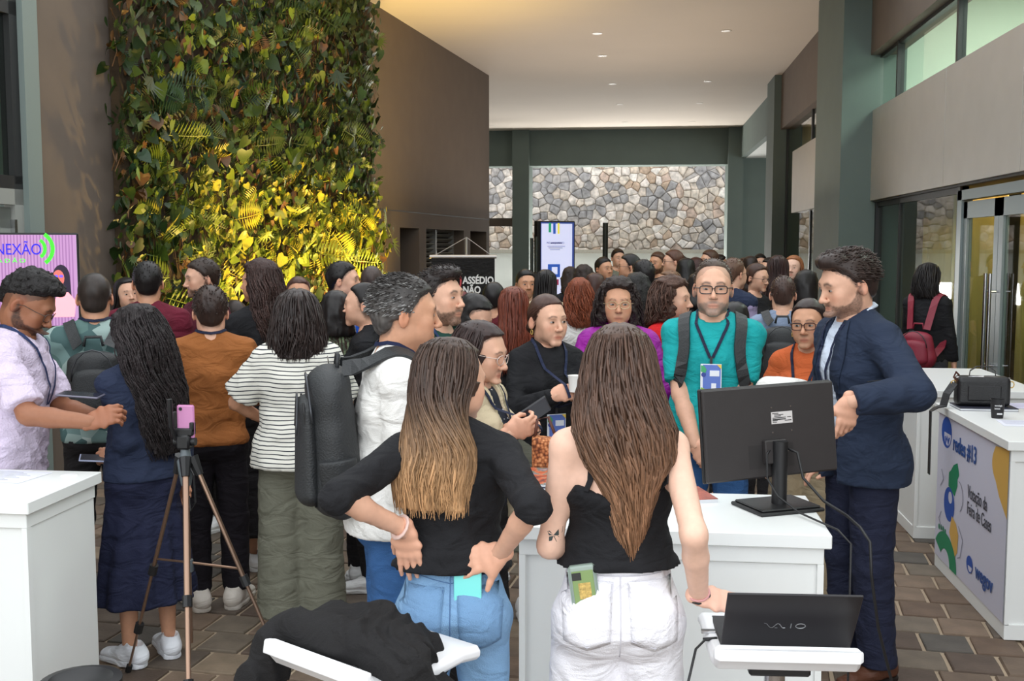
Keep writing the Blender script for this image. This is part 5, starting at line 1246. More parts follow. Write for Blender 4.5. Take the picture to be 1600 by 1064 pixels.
sp2 = atz(1234, 1006, .86); st2 = stool('white bar stool with the black laptop standing on its seat', (sp2.x - .01, sp2.y + .20, 0), math.radians(3))
pa, pb = atz(420, 1003, .88), atz(553, 1052, .88); md = (pa + pb) / 2; ra = math.atan2(pb.y - pa.y, pb.x - pa.x)
nn_ = Vector((-math.sin(ra), math.cos(ra), 0)); st1 = stool('white bar stool with a black jacket thrown over it', (md.x + nn_.x * .2, md.y + nn_.y * .2, 0), ra, .80, .08)

def laptop():
    q = sp2 + Vector((0, .13, 0)); r = empty('laptop', 'black laptop with its lid open standing on the white bar stool', 'laptop', (q.x + .005, q.y, .792), math.radians(3))
    m_ = mat('laptop_black', (32, 30, 34), .38, noise=.04)
    MB().box((-.165, 0, 0), (.165, .225, .016), .004).build('keyboard_base', m_, r)
    X = Matrix.Translation((0, .0, .012)) @ Matrix.Rotation(math.radians(34), 4, 'X'); g = MB(); g.X = X; g.box((-.167, -.006, 0), (.167, .0, .222), .002); lid = g.build('lid', m_, r)
    g = MB(); g.X = X; g.box((-.158, .0004, .012), (.158, .0010, .212)); g.build('screen', mat('laptop_screen', (170, 180, 200), .3, emit=.6), lid)
    # silver wordmark with the joined wave letters
    lg = MB(); silver = mat('silver_print', (170, 172, 176), .3, metal=.6); cx, cz = -.01, .098; U = .0105
    def st(pts, w=.0013): lg.tube([X @ Vector((cx + a * U, -.0066, cz + b * U)) for a, b in pts], w, 5, flat=.5)
    wave = [(-5.2, .9), (-4.7, .9)] + [(-4.4 + .55 * k / 1.0, .75 * math.cos(k * .82) ) for k in range(1, 7)]
    st([(-5.2, .85), (-4.8, .8), (-4.4, .4), (-4.0, -.3), (-3.6, -.8), (-3.1, -.8), (-2.7, -.2), (-2.3, .5), (-1.9, .85), (-1.5, .6), (-1.1, -.1), (-.7, -.8), (-.2, -.85), (.0, -.8)])
    st([(-2.5, -.85), (-1.9, -.85)]); st([(1.3, .85), (1.3, -.85)]); st([(3.6 + 1.15 * math.cos(a * math.pi / 10), .9 * math.sin(a * math.pi / 10)) for a in range(21)])
    lg.build('wordmark', silver, lid, kind='stuff')
    g = MB(); g.tube([(-.168, .06, .008), (-.20, .05, .008), (-.23, .0, .0), (-.26, -.05, -.10), (-.275, -.03, -.3), (-.25, .05, -.5), (-.1, .2, -.76)], .0035, 7); g.tube([(-.168, .06, .008), (-.205, .05, .008)], .0055, 8); g.build('charger_cable', M_blackp, r, smooth=True)
    g = MB(); g.box((-.205, .10, .006), (-.166, .118, .014), .001); g.build('usb_stick', M_chrome, r)
laptop()

# draped jacket on the left stool
def jacket_heap():
    s = Sd(.03); o = Vector((md.x, md.y, 0)); u = Vector((math.cos(ra), math.sin(ra), 0)); n = nn_
    def p(a, b, z): return o + u * a + n * b + Vector((0, 0, z))
    for a, b, z, rr in (((-.14, .20, .86), (.10, .19, .87), (.085, .065), 0), ((-.24, .12, .84), (-.26, .06, .74), (.045, .06), 0), ((.02, .30, .80), (.22, .22, .74), (.10, .05), 0), ((-.12, .28, .83), (.05, .30, .82), (.08, .06), 0)):
        s.seg(p(*a), p(*b), z, X=u, k=.05)
    s.seg(p(-.18, .10, .89), p(.02, .11, .89), .045, .045, k=.03); s.seg(p(.02, .11, .89), p(.2, .12, .86), .045, .05, k=.04); s.seg(p(.2, .12, .86), p(.26, .14, .72), .05, .055, k=.04); s.seg(p(.22, .2, .74), p(.25, .22, .55), .06, .045, k=.04)
    s.seg(p(-.23, .08, .84), p(-.27, .03, .72), .045, .04, k=.03); s.seg(p(-.05, .26, .88), p(.13, .22, .86), .06, .05)
    def ridg(P, F): 
        q = P @ np.array([[u.x, n.x, 0], [u.y, n.y, 0], [0, 0, 1]], 'f'); w = vnoise(q * V3((5, 5, 5)), 3) * .1
        return F + .012 * (np.abs(np.sin((q[..., 0] * .45 + q[..., 1] * 1.0 + q[..., 2] * .5 + w * 2.2) * 34)) - .6) + .009 * vnoise(q * V3((14, 14, 10)), 5)
    s.post.append(ridg); V, F = s.mesh(.008); nobj('jacket', V, F, cloth('jacket_black', (34, 33, 34), .9, bump=.3), label='black jacket thrown over the left bar stool', cat='jacket')
jacket_heap()

# round black stool top at the bottom left
p = atz(126, 1060, .46); r = empty('waste_bin', 'round black bin whose rim just shows under the left counter', 'bin', (p.x, p.y, 0))
MB().lathe([(.10, 0), (.118, .42), (.128, .43), (.128, .455), (.10, .46), (.08, .44), (.001, .43)], n=28).build('bin_body', M_blackp, r, smooth=40.)

# ------------------------------------------------------------------ tripod and phone
def tripod():
    ap = at(290, 720, 4.42); r = empty('tripod', 'bronze and black camera tripod in front of the woman in the navy cardigan', 'tripod', (ap.x, ap.y, 0)); br = mat('bronze_tube', (150, 122, 104), .3, metal=.8); gp = mat('tripod_grey', (96, 104, 108), .45); bp = M_blackp
    H = ap.z
    MB().tube([(0, 0, .22), (0, 0, H + .06)], .0115, 12).build('centre_column', br, r, smooth=40.)
    MB().lathe([(.02, H - .1), (.03, H - .04), (.034, H), (.022, H + .02), (.018, H + .05), (.001, H + .05)], n=14).build('collar', gp, r, smooth=40.)
    feet = []
    for tx, ty in ((200, 1050), (462, 1092), None or (296, 1180)):
        f = atz(tx, ty, .0); f = Vector((f.x - ap.x, f.y - ap.y, 0.0)); feet.append(f); d = f.normalized(); a = Vector((d.x * .035, d.y * .035, H)); 
        L = MB(); L.tube([a, a.lerp(f, .5)], .0125, 8, flat=.7); L.tube([a.lerp(f, .48), a.lerp(f, .78)], .0100, 8, flat=.7); L.tube([a.lerp(f, .76), a.lerp(f, .975)], .0078, 8, flat=.7); leg = L.build('leg', br, r, smooth=40.)
        for t in (.5, .78): K = MB(); c = a.lerp(f, t); w = (f - a).normalized(); K.tube([c - w * .022, c + w * .022], .019, 8); K.build('leg_clamp', bp, leg, smooth=40.)
        K = MB(); c = a; w = (f - a).normalized(); K.tube([c - w * .02, c + w * .06], [.026, .016], 8); K.build('shoulder', bp, leg, smooth=40.)
        K = MB(); K.tube([a.lerp(f, .965), f + Vector((0, 0, .004))], .013, 8); K.build('rubber_foot', bp, leg, smooth=40.)
        q = a.lerp(f, .45); K = MB(); K.tube([Vector((0, 0, q.z + .02)), q], .005, 6); K.build('brace', br, r)
    MB().tube([(0, 0, .52), (0, 0, .57)], .02, 12).build('column_clamp', gp, r, smooth=40.)
    hd = MB(); hd.box((-.028, -.03, H + .05), (.028, .03, H + .11), .008); hd.tube([(-.045, 0, H + .08), (.045, 0, H + .08)], .017, 10); hd.build('pan_head', bp, r, smooth=40.)
    MB().tube([(-.03, -.02, H + .09), (-.035, -.05, H + .15), (-.035, -.06, H + .26)], [.008, .009, .0115], 8).build('pan_handle', bp, r, smooth=40.)
    K = MB(); K.box((-.05, -.02, H + .105), (.04, .02, H + .135), .005); K.box((-.052, -.018, H + .12), (-.038, .018, H + .20), .003); K.box((.026, -.018, H + .12), (.04, .018, H + .16), .003); K.build('phone_clamp', bp, r, smooth=40.)
    K = MB(); K.tube([(.02, -.03, H - .0), (.05, -.04, H - .05), (.055, -.04, H - .16), (.03, -.03, H - .2), (.02, -.02, H - .14)], .004, 6); K.build('strap', bp, r)
    ph = empty('phone', 'pink mobile phone clamped upright on the tripod', 'phone', (ap.x + .006, ap.y, H + .145), 0)
    MB().box((-.036, -.0045, -.07), (.036, .0045, .085), .006).build('phone_body', mat('pink_case', (206, 140, 186), .35), ph)
    MB().box((-.03, .0046, -.06), (.03, .0052, .078)).build('screen', mat('phone_screen', (40, 40, 50), .2), ph)
    MB().lathe([(.001, 0), (.007, 0), (.007, .002), (.001, .002)], n=12).build('camera_lens', M_dark, ph).matrix_local = Matrix.Translation((-.02, -.0045, .068)) @ Matrix.Rotation(math.pi / 2, 4, 'X')
tripod()

# ------------------------------------------------------------------ standing banner, totem screen, poles
def banner():
    a = at(674, 401, 13.0); b = at(773, 401, 13.0); w = (b - a).length; c = (a + b) / 2; r = empty('banner_stand', 'black hanging banner with white words and a red ring emblem', 'banner', (c.x, c.y, 0), YAW); zt = a.z
    MB().tube([(-w / 2 - .02, 0, zt), (w / 2 + .02, 0, zt)], .022, 10).build('top_rail', mat('rail_silver', (190, 184, 180), .4, metal=.5), r, smooth=40.)
    MB().tube([(.04, .05, 0), (.04, .05, zt + .23)], .012, 8).build('pole', mat('rail_silver', 0), r)
    for q in (-1, 1): MB().tube([(q * w / 2 * .95, 0, zt), (.04, .05, zt + .23)], .005, 5).build('hanging_cord', mat('rail_silver', 0), r)
    g = MB(); 
    g.box((-w / 2, -.012, .25), (w / 2, -.008, zt)); g.build('cloth_panel', cloth('banner_black', (30, 28, 28), .8), r)
    for ang in (0.3, 2.84, 4.71): MB().tube([(.04, .05, .35), (.04 + .4 * math.cos(ang), .05 + .4 * math.sin(ang), .01)], .01, 6).build('leg', mat('rail_silver', 0), r)
    wt = mat('banner_white', (225, 222, 220), .6); k = w / 99.0  # metres per photo pixel
    def X(px): return (px - 723.5) * k
    def Z(py): return zt - (py - 401) * k
    text('lettering', 'ASSÉDIO', 15.5 * k, wt, r, (X(723), -.016, Z(443)), (math.pi / 2, 0, 0), sx=.80, bold=.004)
    text('lettering', 'NÃO', 15.5 * k, wt, r, (X(723), -.016, Z(458)), (math.pi / 2, 0, 0), sx=.80, bold=.004)
    g = MB(); g.tube([(X(701) + 19 * k * math.cos(a_ * .314), -.014, Z(440) + 21 * k * math.sin(a_ * .314)) for a_ in range(21)], .011, 5, cap=False); g.build('ring_emblem', mat('emblem_red', (214, 84, 92), .6), r)
banner()
def totem():
    p0 = at(845, 347, 17); p1 = at(897, 350, 17.25); zt = p0.z; rz = math.atan2(p1.y - p0.y, p1.x - p0.x); w = (p1 - p0).xy.length; r = empty('totem_screen', 'tall upright information screen beside the far column', 'screen', (p0.x, p0.y, 0), rz)
    MB().box((-.06, .0, .12), (w + .02, .12, zt + .02), .01).build('housing', M_blackp, r); MB().box((-.2, -.2, 0), (w + .2, .35, .12), .01).build('base', M_blackp, r)
    ms = [mat('totem_light', (206, 210, 240), .4, emit=.75), mat('totem_blue', (50, 90, 180), .4, emit=.6), mat('totem_green', (40, 160, 110), .4, emit=.6), mat('totem_yellow', (230, 215, 70), .4, emit=.7), mat('totem_ink', (90, 90, 130), .4, emit=.5), mat('totem_red', (160, 60, 90), .4, emit=.5), mat('totem_edge', (60, 80, 150), .4, emit=.5)]
    g = MB(); k = w / 52.0
    def rc(i, a, b, c, d, y): g.mi = i; flat(g, [(a * k, zt - b * k), (c * k, zt - b * k), (c * k, zt - d * k), (a * k, zt - d * k)], y)
    rc(6, 0, 0, 52, 150, -.001); rc(0, 1, 2, 49, 148, -.002)
    for i, a, b in ((2, 12, 18), (1, 19, 25), (3, 26, 31)): rc(i, a, 1, b - 2, 14 + (b % 3) * 2, -.003)
    rc(4, 15, 28, 33, 29.5, -.003); 
    for j in range(3): rc(4, 10 + j * 2, 33 + j * 2.2, 38 - j * 4, 33.7 + j * 2.2, -.003)
    rc(1, 11, 58, 30, 76, -.003); rc(0, 17, 62, 26, 72, -.0035); rc(5, 22, 79, 28, 87, -.003)
    g.mi = 2; flat(g, [(20 * k, zt - 118 * k), (49 * k, zt - 118 * k), (49 * k, zt - 112 * k), (40 * k, zt - 108 * k), (30 * k, zt - 106 * k)], -.003)
    g.build('display', ms, r, kind='stuff'); text('lettering', 'PRÉ-LANÇAMENTO', 4.2 * k, ms[4], r, (9 * k, -.0045, zt - 30 * k), (math.pi / 2, 0, 0), sx=.75)
totem()
def stand(px, yt, d, label, name='light_stand', w=.03, two=False):
    p = at(px, yt, d); r = empty(name, label, 'stand', (p.x, p.y, 0))
    MB().tube([(0, 0, .0), (0, 0, p.z)], w / 2, 10).build('pole', mat('pole_dark', (48, 54, 50), .5), r, smooth=40.)
    if two: 
        MB().tube([(.07, 0, .0), (.07, 0, p.z + .02)], w / 2, 10).build('pole', mat('pole_dark', 0), r, smooth=40.); MB().box((-.08, -.06, p.z - .95), (.14, .08, p.z - .5), .02).build('equipment_case', M_blackp, r)
    for a in (0.5, 2.6, 4.7): MB().tube([(0, 0, .3), (.3 * math.cos(a), .3 * math.sin(a), .01)], .01, 6).build('leg', mat('pole_dark', 0), r)
stand(946, 348, 20, 'dark slim post standing alone before the stone wall', 'post', .10)
stand(831, 372, 16, 'pair of dark speaker poles beside the totem screen', 'speaker_stand', .05, True)

# ------------------------------------------------------------------ things on the right counter
def right_things():
    p = at(1533, 640, 6.05); r = empty('handbag', 'black leather handbag standing on the right counter', 'handbag', (p.x, p.y, .967), math.radians(-4)); lm_ = mat('black_leather', (30, 30, 32), .42, noise=.1, bump=.25, bscale=150)
    s = Sd(.01); X8 = lambda P: np.sqrt(np.maximum(np.abs(P[..., 0]) - .115, 0) ** 2 + np.maximum(np.abs(P[..., 1]) - .035, 0) ** 2 + np.maximum(np.abs(P[..., 2] - .08) - .055, 0) ** 2) - .028; s.p.append((V3((-.145, -.065, 0)), V3((.145, .065, .165)), X8, .01, False))
    s.cut(lambda P: np.maximum(-P[..., 2], np.abs(P[..., 0]) - .145), k=.02); V, F = s.mesh(.005); nobj('bag_body', V, F, lm_, r)
    MB().box((-.09, -.068, .03), (.09, -.052, .12), .008).build('front_pocket', lm_, r)
    MB().tube([(-.14, -.02, .155), (0, -.035, .165), (.14, -.02, .155)], .004, 6).build('zipper', M_chrome, r)
    MB().ribbon([(-.07, 0, .155), (-.065, 0, .19), (-.03, 0, .215), (.03, 0, .215), (.065, 0, .19), (.07, 0, .155)], .022, Vector((0, 0, 1)), .004).build('handle', lm_, r)
    for q in (-1, 1): MB().tube([(q * .15 + .014 * math.cos(a * .7), -.01, .12 + .018 * math.sin(a * .7)) for a in range(10)], .003, 6).build('buckle', mat('gold', (212, 175, 95)), r)
    x = 1.66 - p.x; MB().ribbon([(-.15, -.02, .12), (-.19, -.03, .06), (-.21, -.05, -.005), (x - .02, -.08, -.012), (x - .045, -.08, -.03), (x - .045, -.085, -.2), (x - .045, -.09, -.38)], .05, [Vector((0, -.3, 1)), Vector((-.3, -.3, 1)), Vector((0, 0, 1)), Vector((-.3, 0, 1)), Vector((-1, 0, .2)), Vector((-1, 0, 0)), Vector((-1, 0, 0))], .006).build('shoulder_strap', lm_, r)
    MB().tube([(-.13, -.03, .17), (-.15, -.06, .19), (-.16, -.05, .16), (-.14, -.04, .14)], .006, 6).build('tassel', mat('brown_leather', (90, 52, 40), .6), r)
    b = empty('notebook', 'thin dark notebook lying under the black handbag', 'notebook', (p.x + .02, p.y - .0, .95), 0); MB().box((-.16, -.11, .002), (.14, .1, .012)).build('pages', mat('page_edges', 0), b); MB().box((-.162, -.112, .012), (.142, .102, .0165)).build('cover', mat('notebook_cover', (50, 52, 66), .5), b); MB().box((-.162, -.112, 0), (.142, .102, .0022)).build('back_cover', mat('notebook_cover', 0), b)
    c = atz(1558, 653, .95); c = empty('cup', 'black paper cup with white lettering in front of the handbag', 'cup', (c.x, c.y, .95)); MB().lathe([(.028, 0), (.029, .004), (.036, .098), (.038, .10), (.035, .10), (.027, .008), (.001, .008)], n=24).build('cup_body', mat('black_card', (28, 28, 30), .6), c, smooth=40.)
    for i, t_ in enumerate(('tecnologia', 'humana')): o = text('lettering', t_, .0145, mat('print_white', (230, 230, 230), .6), c, (-.026, -.0375 + i * .0015, .066 - i * .016), (math.pi / 2 + .08, 0, 0), sx=.62)
    MB().box((-.012, -.0352, .022), (.014, -.0335, .030)).build('printed_mark', mat('print_white', 0), c)
    for (x_, y_), lab, a in (((1592, 662), 'printed white sheet lying near the front corner of the right counter', -.1), ((1592, 634), 'lilac sheet of paper behind the handbag on the right counter', .15)):
        q = atz(x_, y_, .95); r_ = empty('paper_sheet', lab, 'paper', (q.x + .05, q.y, .951), a); MB().box((-.14, -.10, 0), (.14, .10, .0012)).build('sheet', mat('paper_lilac', (214, 212, 232), .8) if y_ < 650 else mat('paper_white', (226, 228, 240), .8), r_)
        g = MB(); [g.box((-.12, .07 - i * .022, .0012), (.02 + .08 * ((i * 7) % 5) / 5, .074 - i * .022, .0015)) for i in range(6)]; g.build('print', mat('ink_grey', (130, 130, 150), .8), r_, kind='stuff')
    q = atz(22, 745, .95); r_ = empty('paper_sheet', 'printed white sheet lying on the left counter', 'paper', (q.x - .03, q.y, .951), -.12); MB().box((-.13, -.10, 0), (.13, .10, .0012)).build('sheet', mat('paper_white', 0), r_)
    g = MB(); [g.box((-.11, .07 - i * .022, .0012), (.02 + .08 * ((i * 7) % 5) / 5, .074 - i * .022, .0015)) for i in range(7)]; g.build('print', mat('ink_grey', 0), r_, kind='stuff')
right_things()
# woven bag behind the magazines
wv = nodemat('woven_straw', lambda nt, oc, bs: nt.links.new(ramp(nt, N(nt, 'ShaderNodeTexVoronoi', {'Vector': oc, 'Scale': 95}).outputs[0], [(.1, (222, 160, 110)), (.5, (178, 108, 66)), (.8, (96, 50, 30))]), bs.inputs[0]), .7)
r = empty('woven_bag', 'small woven straw bag standing behind the stack of magazines', 'handbag', (-.315, 3.91, .95), .1)
g = MB(); g.prism([(-.07, 0), (.085, 0), (.03, .20), (-.07, .21)], 1, -.04, .04); o = g.build('bag_body', wv, r); bv = o.modifiers.new('b', 'BEVEL'); bv.width = .015; bv.segments = 3
MB().tube([(-.06, 0, .2), (-.05, 0, .27), (-.01, 0, .28), (.02, 0, .2)], .006, 8).build('handle', mat('brown_leather', (90, 52, 40), .6), r, smooth=True)
# ------------------------------------------------------------------ clothes
CL = lambda n, c, **k: cloth(n, c, **k)
K_black = CL('black_knit', (30, 30, 33)); K_black2 = CL('charcoal_cloth', (38, 36, 38)); K_navy = CL('navy_wool', (38, 46, 68)); K_suit = CL('navy_suit', (40, 50, 70), bump=.35, bscale=500)
K_suit2 = CL('navy_trousers', (34, 38, 58), bump=.3); K_white = CL('white_cotton', (232, 230, 226)); K_teal = CL('teal_jersey', (28, 158, 160)); K_orange = CL('orange_knit', (212, 104, 58)); K_brown = CL('camel_sweater', (150, 92, 48))
K_burg = CL('burgundy_knit', (98, 26, 44)); K_green = CL('dark_green_shirt', (30, 66, 58)); K_grey = CL('grey_trousers', (118, 118, 104)); K_jl = CL('light_denim', (132, 170, 208), noise=.16, bump=.5, bscale=350); K_jb = CL('blue_denim', (58, 98, 150), noise=.2, bump=.5, bscale=350)
K_wj = CL('white_denim', (238, 236, 242), bump=.35, bscale=300); K_pur = CL('purple_blouse', (150, 30, 150), rough=.5); K_red = CL('red_cardigan', (206, 32, 36)); K_blue = CL('royal_blue_polo', (30, 84, 190)); K_lil = CL('lilac_shirt', (150, 138, 170)); K_gb = CL('grey_blue_shirt', (132, 146, 170))
K_beige = CL('beige_linen', (206, 190, 160)); K_tan = CL('tan_trousers', (186, 168, 138)); K_hood = CL('dark_brown_hoodie', (58, 46, 40)); K_pink = CL('pink_linen_shirt', (214, 200, 222), bump=.5, bscale=120); K_denim = CL('denim_jacket', (84, 112, 150)); K_olive = CL('olive_grey_cloth', (112, 112, 100)); K_skirtg = CL('dark_grey_skirt', (64, 64, 70))
def stripes(nt, oc, b):
    z = N(nt, 'ShaderNodeSeparateXYZ', {0: oc}); w = N(nt, 'ShaderNodeTexNoise', {'Vector': oc, 'Scale': 5}); a = N(nt, 'ShaderNodeMath', {0: w.outputs[0], 1: .03}, operation='MULTIPLY'); s_ = N(nt, 'ShaderNodeMath', {0: z.outputs[2], 1: a.outputs[0]}, operation='ADD')
    m_ = N(nt, 'ShaderNodeMath', {0: s_.outputs[0], 1: 52.0}, operation='MULTIPLY'); f = N(nt, 'ShaderNodeMath', {0: m_.outputs[0]}, operation='FRACT'); nt.links.new(ramp(nt, f.outputs[0], [(0, (226, 224, 214)), (.72, (226, 224, 214)), (.75, (52, 54, 62)), (.97, (52, 54, 62))], 'CONSTANT'), b.inputs[0])
K_stripe = nodemat('striped_jersey', stripes, .85)
def camo(nt, oc, b):
    v = N(nt, 'ShaderNodeTexVoronoi', {'Vector': oc, 'Scale': 13}); s_ = N(nt, 'ShaderNodeSeparateColor', {0: v.outputs['Color']}); nt.links.new(ramp(nt, s_.outputs[0], [(0, (70, 96, 96)), (.3, (110, 136, 134)), (.55, (146, 166, 162)), (.75, (88, 116, 112)), (.9, (176, 190, 186))], 'CONSTANT'), b.inputs[0])
K_camo = nodemat('geometric_print_shirt', camo, .8)
def plaid(nt, oc, b):
    w = N(nt, 'ShaderNodeTexChecker', {'Vector': oc, 'Scale': 24}); w.inputs[1].default_value = (*srgb((120, 134, 104)), 1); w.inputs[2].default_value = (*srgb((74, 82, 66)), 1); nt.links.new(w.outputs[0], b.inputs[0])
K_plaid = nodemat('green_check_flannel', plaid, .85)
def dots(nt, oc, b):
    v = N(nt, 'ShaderNodeTexVoronoi', {'Vector': oc, 'Scale': 34, 'Randomness': .15}); nt.links.new(ramp(nt, v.outputs[0], [(0, (220, 220, 225)), (.22, (24, 26, 42))], 'CONSTANT'), b.inputs[0])
K_dots = nodemat('polka_dot_blouse', dots, .7)

def proj_patch(bv, pts, o, u, v, n, off=.002, grid=False):
    """points (a, b) on the plane o + a*u + b*v thrown along n onto a surface"""
    out = []
    for a, b in pts:
        p = o + u * a + v * b; h_ = bv.ray_cast(p, n); out.append((h_[0] - n * off) if h_[0] else None)
    g = [x for x in out if x is not None]
    if not g: return None
    return [x if x is not None else min(g, key=lambda y: (y - (o + u * pts[i][0] + v * pts[i][1])).length) for i, x in enumerate(out)]
def quad_patch(I, name, m, o, u, v, n, w, h, keys, nx=8, nz=9, off=.003, shape=None, parent=None, th=.0015):
    bv = I['bvh'](keys); pts = []
    for j in range(nz + 1):
        for i in range(nx + 1):
            a, b = (i / nx - .5) * w, (j / nz - .5) * h
            if shape: a, b = shape(i / nx, j / nz, w, h)
            pts.append((a, b))
    P = proj_patch(bv, pts, Vector(o), Vector(u), Vector(v), Vector(n).normalized(), off)
    if not P: return None
    g = MB(); g.add(P, [(j * (nx + 1) + i, j * (nx + 1) + i + 1, (j + 1) * (nx + 1) + i + 1, (j + 1) * (nx + 1) + i) for j in range(nz) for i in range(nx)]); ob = g.build(name, m, parent or I['root'], smooth=True); so = ob.modifiers.new('s', 'SOLIDIFY'); so.thickness = th; so.offset = 0; return ob
def seam(I, name, m, pts, o, u, v, n, keys, r=.0012, off=.001, parent=None):
    P = proj_patch(I['bvh'](keys), pts, Vector(o), Vector(u), Vector(v), Vector(n).normalized(), off)
    if P: return MB().tube(P, r, 5).build(name, m, parent or I['root'], smooth=True)

def backpack(I, label, m, w=.30, h=.46, dp=.16, z=1.20, name='backpack', big=False, tilt=0, straps=True, dy=.0, group=None):
    s = I['s']; T = I['T']; root = I['root']; f_ = I['f']; bv = I['bvh'](('jacket', 'top', 'body')); e = bpy.data.objects.new(name, None); e.location = root.location; e.rotation_euler = root.rotation_euler; e.empty_display_size = .1; link(e, None, label, 'backpack', group)
    c = T((0, 0, z)); hit = bv.ray_cast(Vector((c.x, .8, c.z)), Vector((0, -1, 0))); y0 = (hit[0].y if hit[0] else .12) + dp / 2 + .01 + dy; B = Vector((c.x, y0, c.z)); R_ = Matrix.Rotation(math.radians(-6 + tilt), 4, 'X'); X = Matrix.Translation(B) @ R_
    sd = Sd(.04); a = V3((1, 0, 0)); sd.seg((0, 0, -h / 2 + .10), (0, -.01, h / 2 - .13), (w / 2, dp / 2), (w / 2 * .88, dp / 2 * .8), X=(1, 0, 0)); sd.seg((-w / 2 + .08, .0, -h / 2 + .07), (w / 2 - .08, .0, -h / 2 + .07), .07, .07, k=.05); sd.cut(lambda P: np.maximum(-h / 2 - P[..., 2], -dp / 2 * .75 - P[..., 1]), k=.02); V, F = sd.mesh(.008 if big else .014)
    V = V + normals(V, F) * (.004 * vnoise(V * V3((9, 9, 16)), 2))[:, None]; M4 = np.array(X); tr = lambda V: V @ M4[:3, :3].T + M4[:3, 3]
    nobj('bag_shell', tr(V), F, m, e)
    sd = Sd(.03); sd.seg((0, dp * .44, -h / 2 + .09), (0, dp * .34, .02 if not big else .10), (w * .40, .055), (w * .36, .04), X=(1, 0, 0)); V, F = sd.mesh(.008 if big else .014); nobj('front_pocket', tr(V), F, m, e)
    if big:
        for q in (-1, 1):
            sd = Sd(.02); sd.seg((q * w * .43, 0, -h / 2 + .06), (q * w * .46, -.0, -.08), (.035, .06), (.035, .065), X=(1, 0, 0)); sd.cut(lambda P: P[..., 2] + .07); V, F = sd.mesh(.008); nobj('side_pocket', tr(V), F, m, e)
            MB().tube([X @ Vector((q * w * .34 * 1.0, dp * .40 - abs(k_ - 4) * .0, -h / 2 + .05 + k_ * .045)) for k_ in range(9)], .0045, 6).build('piping', mat('piping_black', (18, 18, 20), .5), e, smooth=True)
        MB().tube([X @ Vector((w * .30 * math.cos(a_ * math.pi / 12), dp * .56 - .02 * math.sin(a_ * math.pi / 12), .02 + .13 * math.sin(a_ * math.pi / 12))) for a_ in range(13)], .0035, 6).build('zipper', mat('zip_dark', (70, 72, 76), .35, metal=.5), e, smooth=True)
        MB().tube([X @ Vector((w * .40 * math.cos(a_ * math.pi / 12), dp * .30, .06 + .155 * math.sin(a_ * math.pi / 12))) for a_ in range(13)], .004, 6).build('zipper', mat('zip_dark', 0), e, smooth=True)
        MB().box((-.006, 0, -.03), (.006, .004, .0), .002).build('zip_pull', M_chrome, e).matrix_local = X @ Matrix.Translation((.05, -.02, h / 2 - .02))
    else: MB().tube([X @ Vector((w * .36 * math.cos(a_ * math.pi / 8), dp * .42, -.0 + h * .36 * math.sin(a_ * math.pi / 8))) for a_ in range(9)], .004, 5).build('zipper', mat('zip_dark', (70, 72, 76), .35, metal=.5), e, smooth=True)
    MB().tube([X @ Vector(v) for v in ((-.045, -.04, h / 2 - .06), (-.035, -.05, h / 2 - .015), (.035, -.05, h / 2 - .015), (.045, -.04, h / 2 - .06))], .008, 6).build('grab_handle', m, e, smooth=True)
    if straps:
        for q in (-1, 1):
            ctl = [X @ Vector((q * .07, -dp * .3, h / 2 - .06)), T((q * .10, .10, 1.41)), T((q * .118, .03, 1.46)), T((q * .128, -.07, 1.42)), T((q * .13, -.14, 1.33)), T((q * .135, -.15, 1.22)), T((q * .15, -.10, 1.13)), T((q * .18, .02, 1.08)), X @ Vector((q * w * .40, -dp * .3, -h / 2 + .10))]
            pts = []; nr = []
            for i in range(len(ctl) - 1):
                for t in (0, .33, .66): pts.append(ctl[i].lerp(ctl[i + 1], t))
            pts.append(ctl[-1]); out = []
            for i, p in enumerate(pts):
                hh_ = bv.find_nearest(p); n_ = hh_[1]
                if 2 < i < len(pts) - 3: d_ = (p - hh_[0]).dot(n_); p = hh_[0] + n_ * max(min(d_, .016), .010)
                out.append(p); nr.append(n_)
            for _ in range(2): out = [out[0]] + [(out[i - 1] + out[i] * 2 + out[i + 1]) / 4 for i in range(1, len(out) - 1)] + [out[-1]]
            MB().ribbon(out, .062 if big else .055, nr, .010).build('shoulder_strap', m, e, smooth=False)
    return e
M_bag = mat('backpack_nylon', (40, 42, 44), .55, noise=.06, bump=.3, bscale=160)

def H(style, col, **k): return dict(style=style, col=col, **k)
BR, BK, DB = (58, 42, 34), (26, 22, 22), (42, 30, 26)
# ------------------------------------------------------------------ the people nearest the camera
P1 = person('woman seen from behind with long wavy brown hair, black camisole and white jeans', 968, 503, 2.9, 184, 'f', 'fair', w=.98, hips=1.03, h=.008,
    hair=H('wavy', (74, 54, 44), tip=(134, 98, 72), len=.50, locks=760, curl=.006, r=.0042, hl=.28, segs=18, h=.0078, vol=.95, cx=-.025), look=(0, 4, 0),
    top=dict(mat=K_black, sleeve=0, e=.010, hem=1.04, bag=.004, neck=0, name='camisole', wr=.006, cutfn=lambda P: np.minimum(P[..., 2] - (1.235 + .35 * np.minimum(np.abs(P[..., 0]), .12) + (np.abs(P[..., 0]) > .115) * -1.5 * (np.abs(P[..., 0]) - .115)), .2)),
    bottom=dict(kind='jeans', mat=K_wj, e=.020, flare=.035, waist=1.075, wr=.004), lip=None,
    arms=(('P', (1092, 932, 2.86), (1084, 850, 2.76), (0, 1, .5), 'flat', (1, -.22, -.05)), ('P', (925, 868, 3.12), (-.6, -1, .6), (0, 1, 0), 'relax', (.4, .0, -1))))
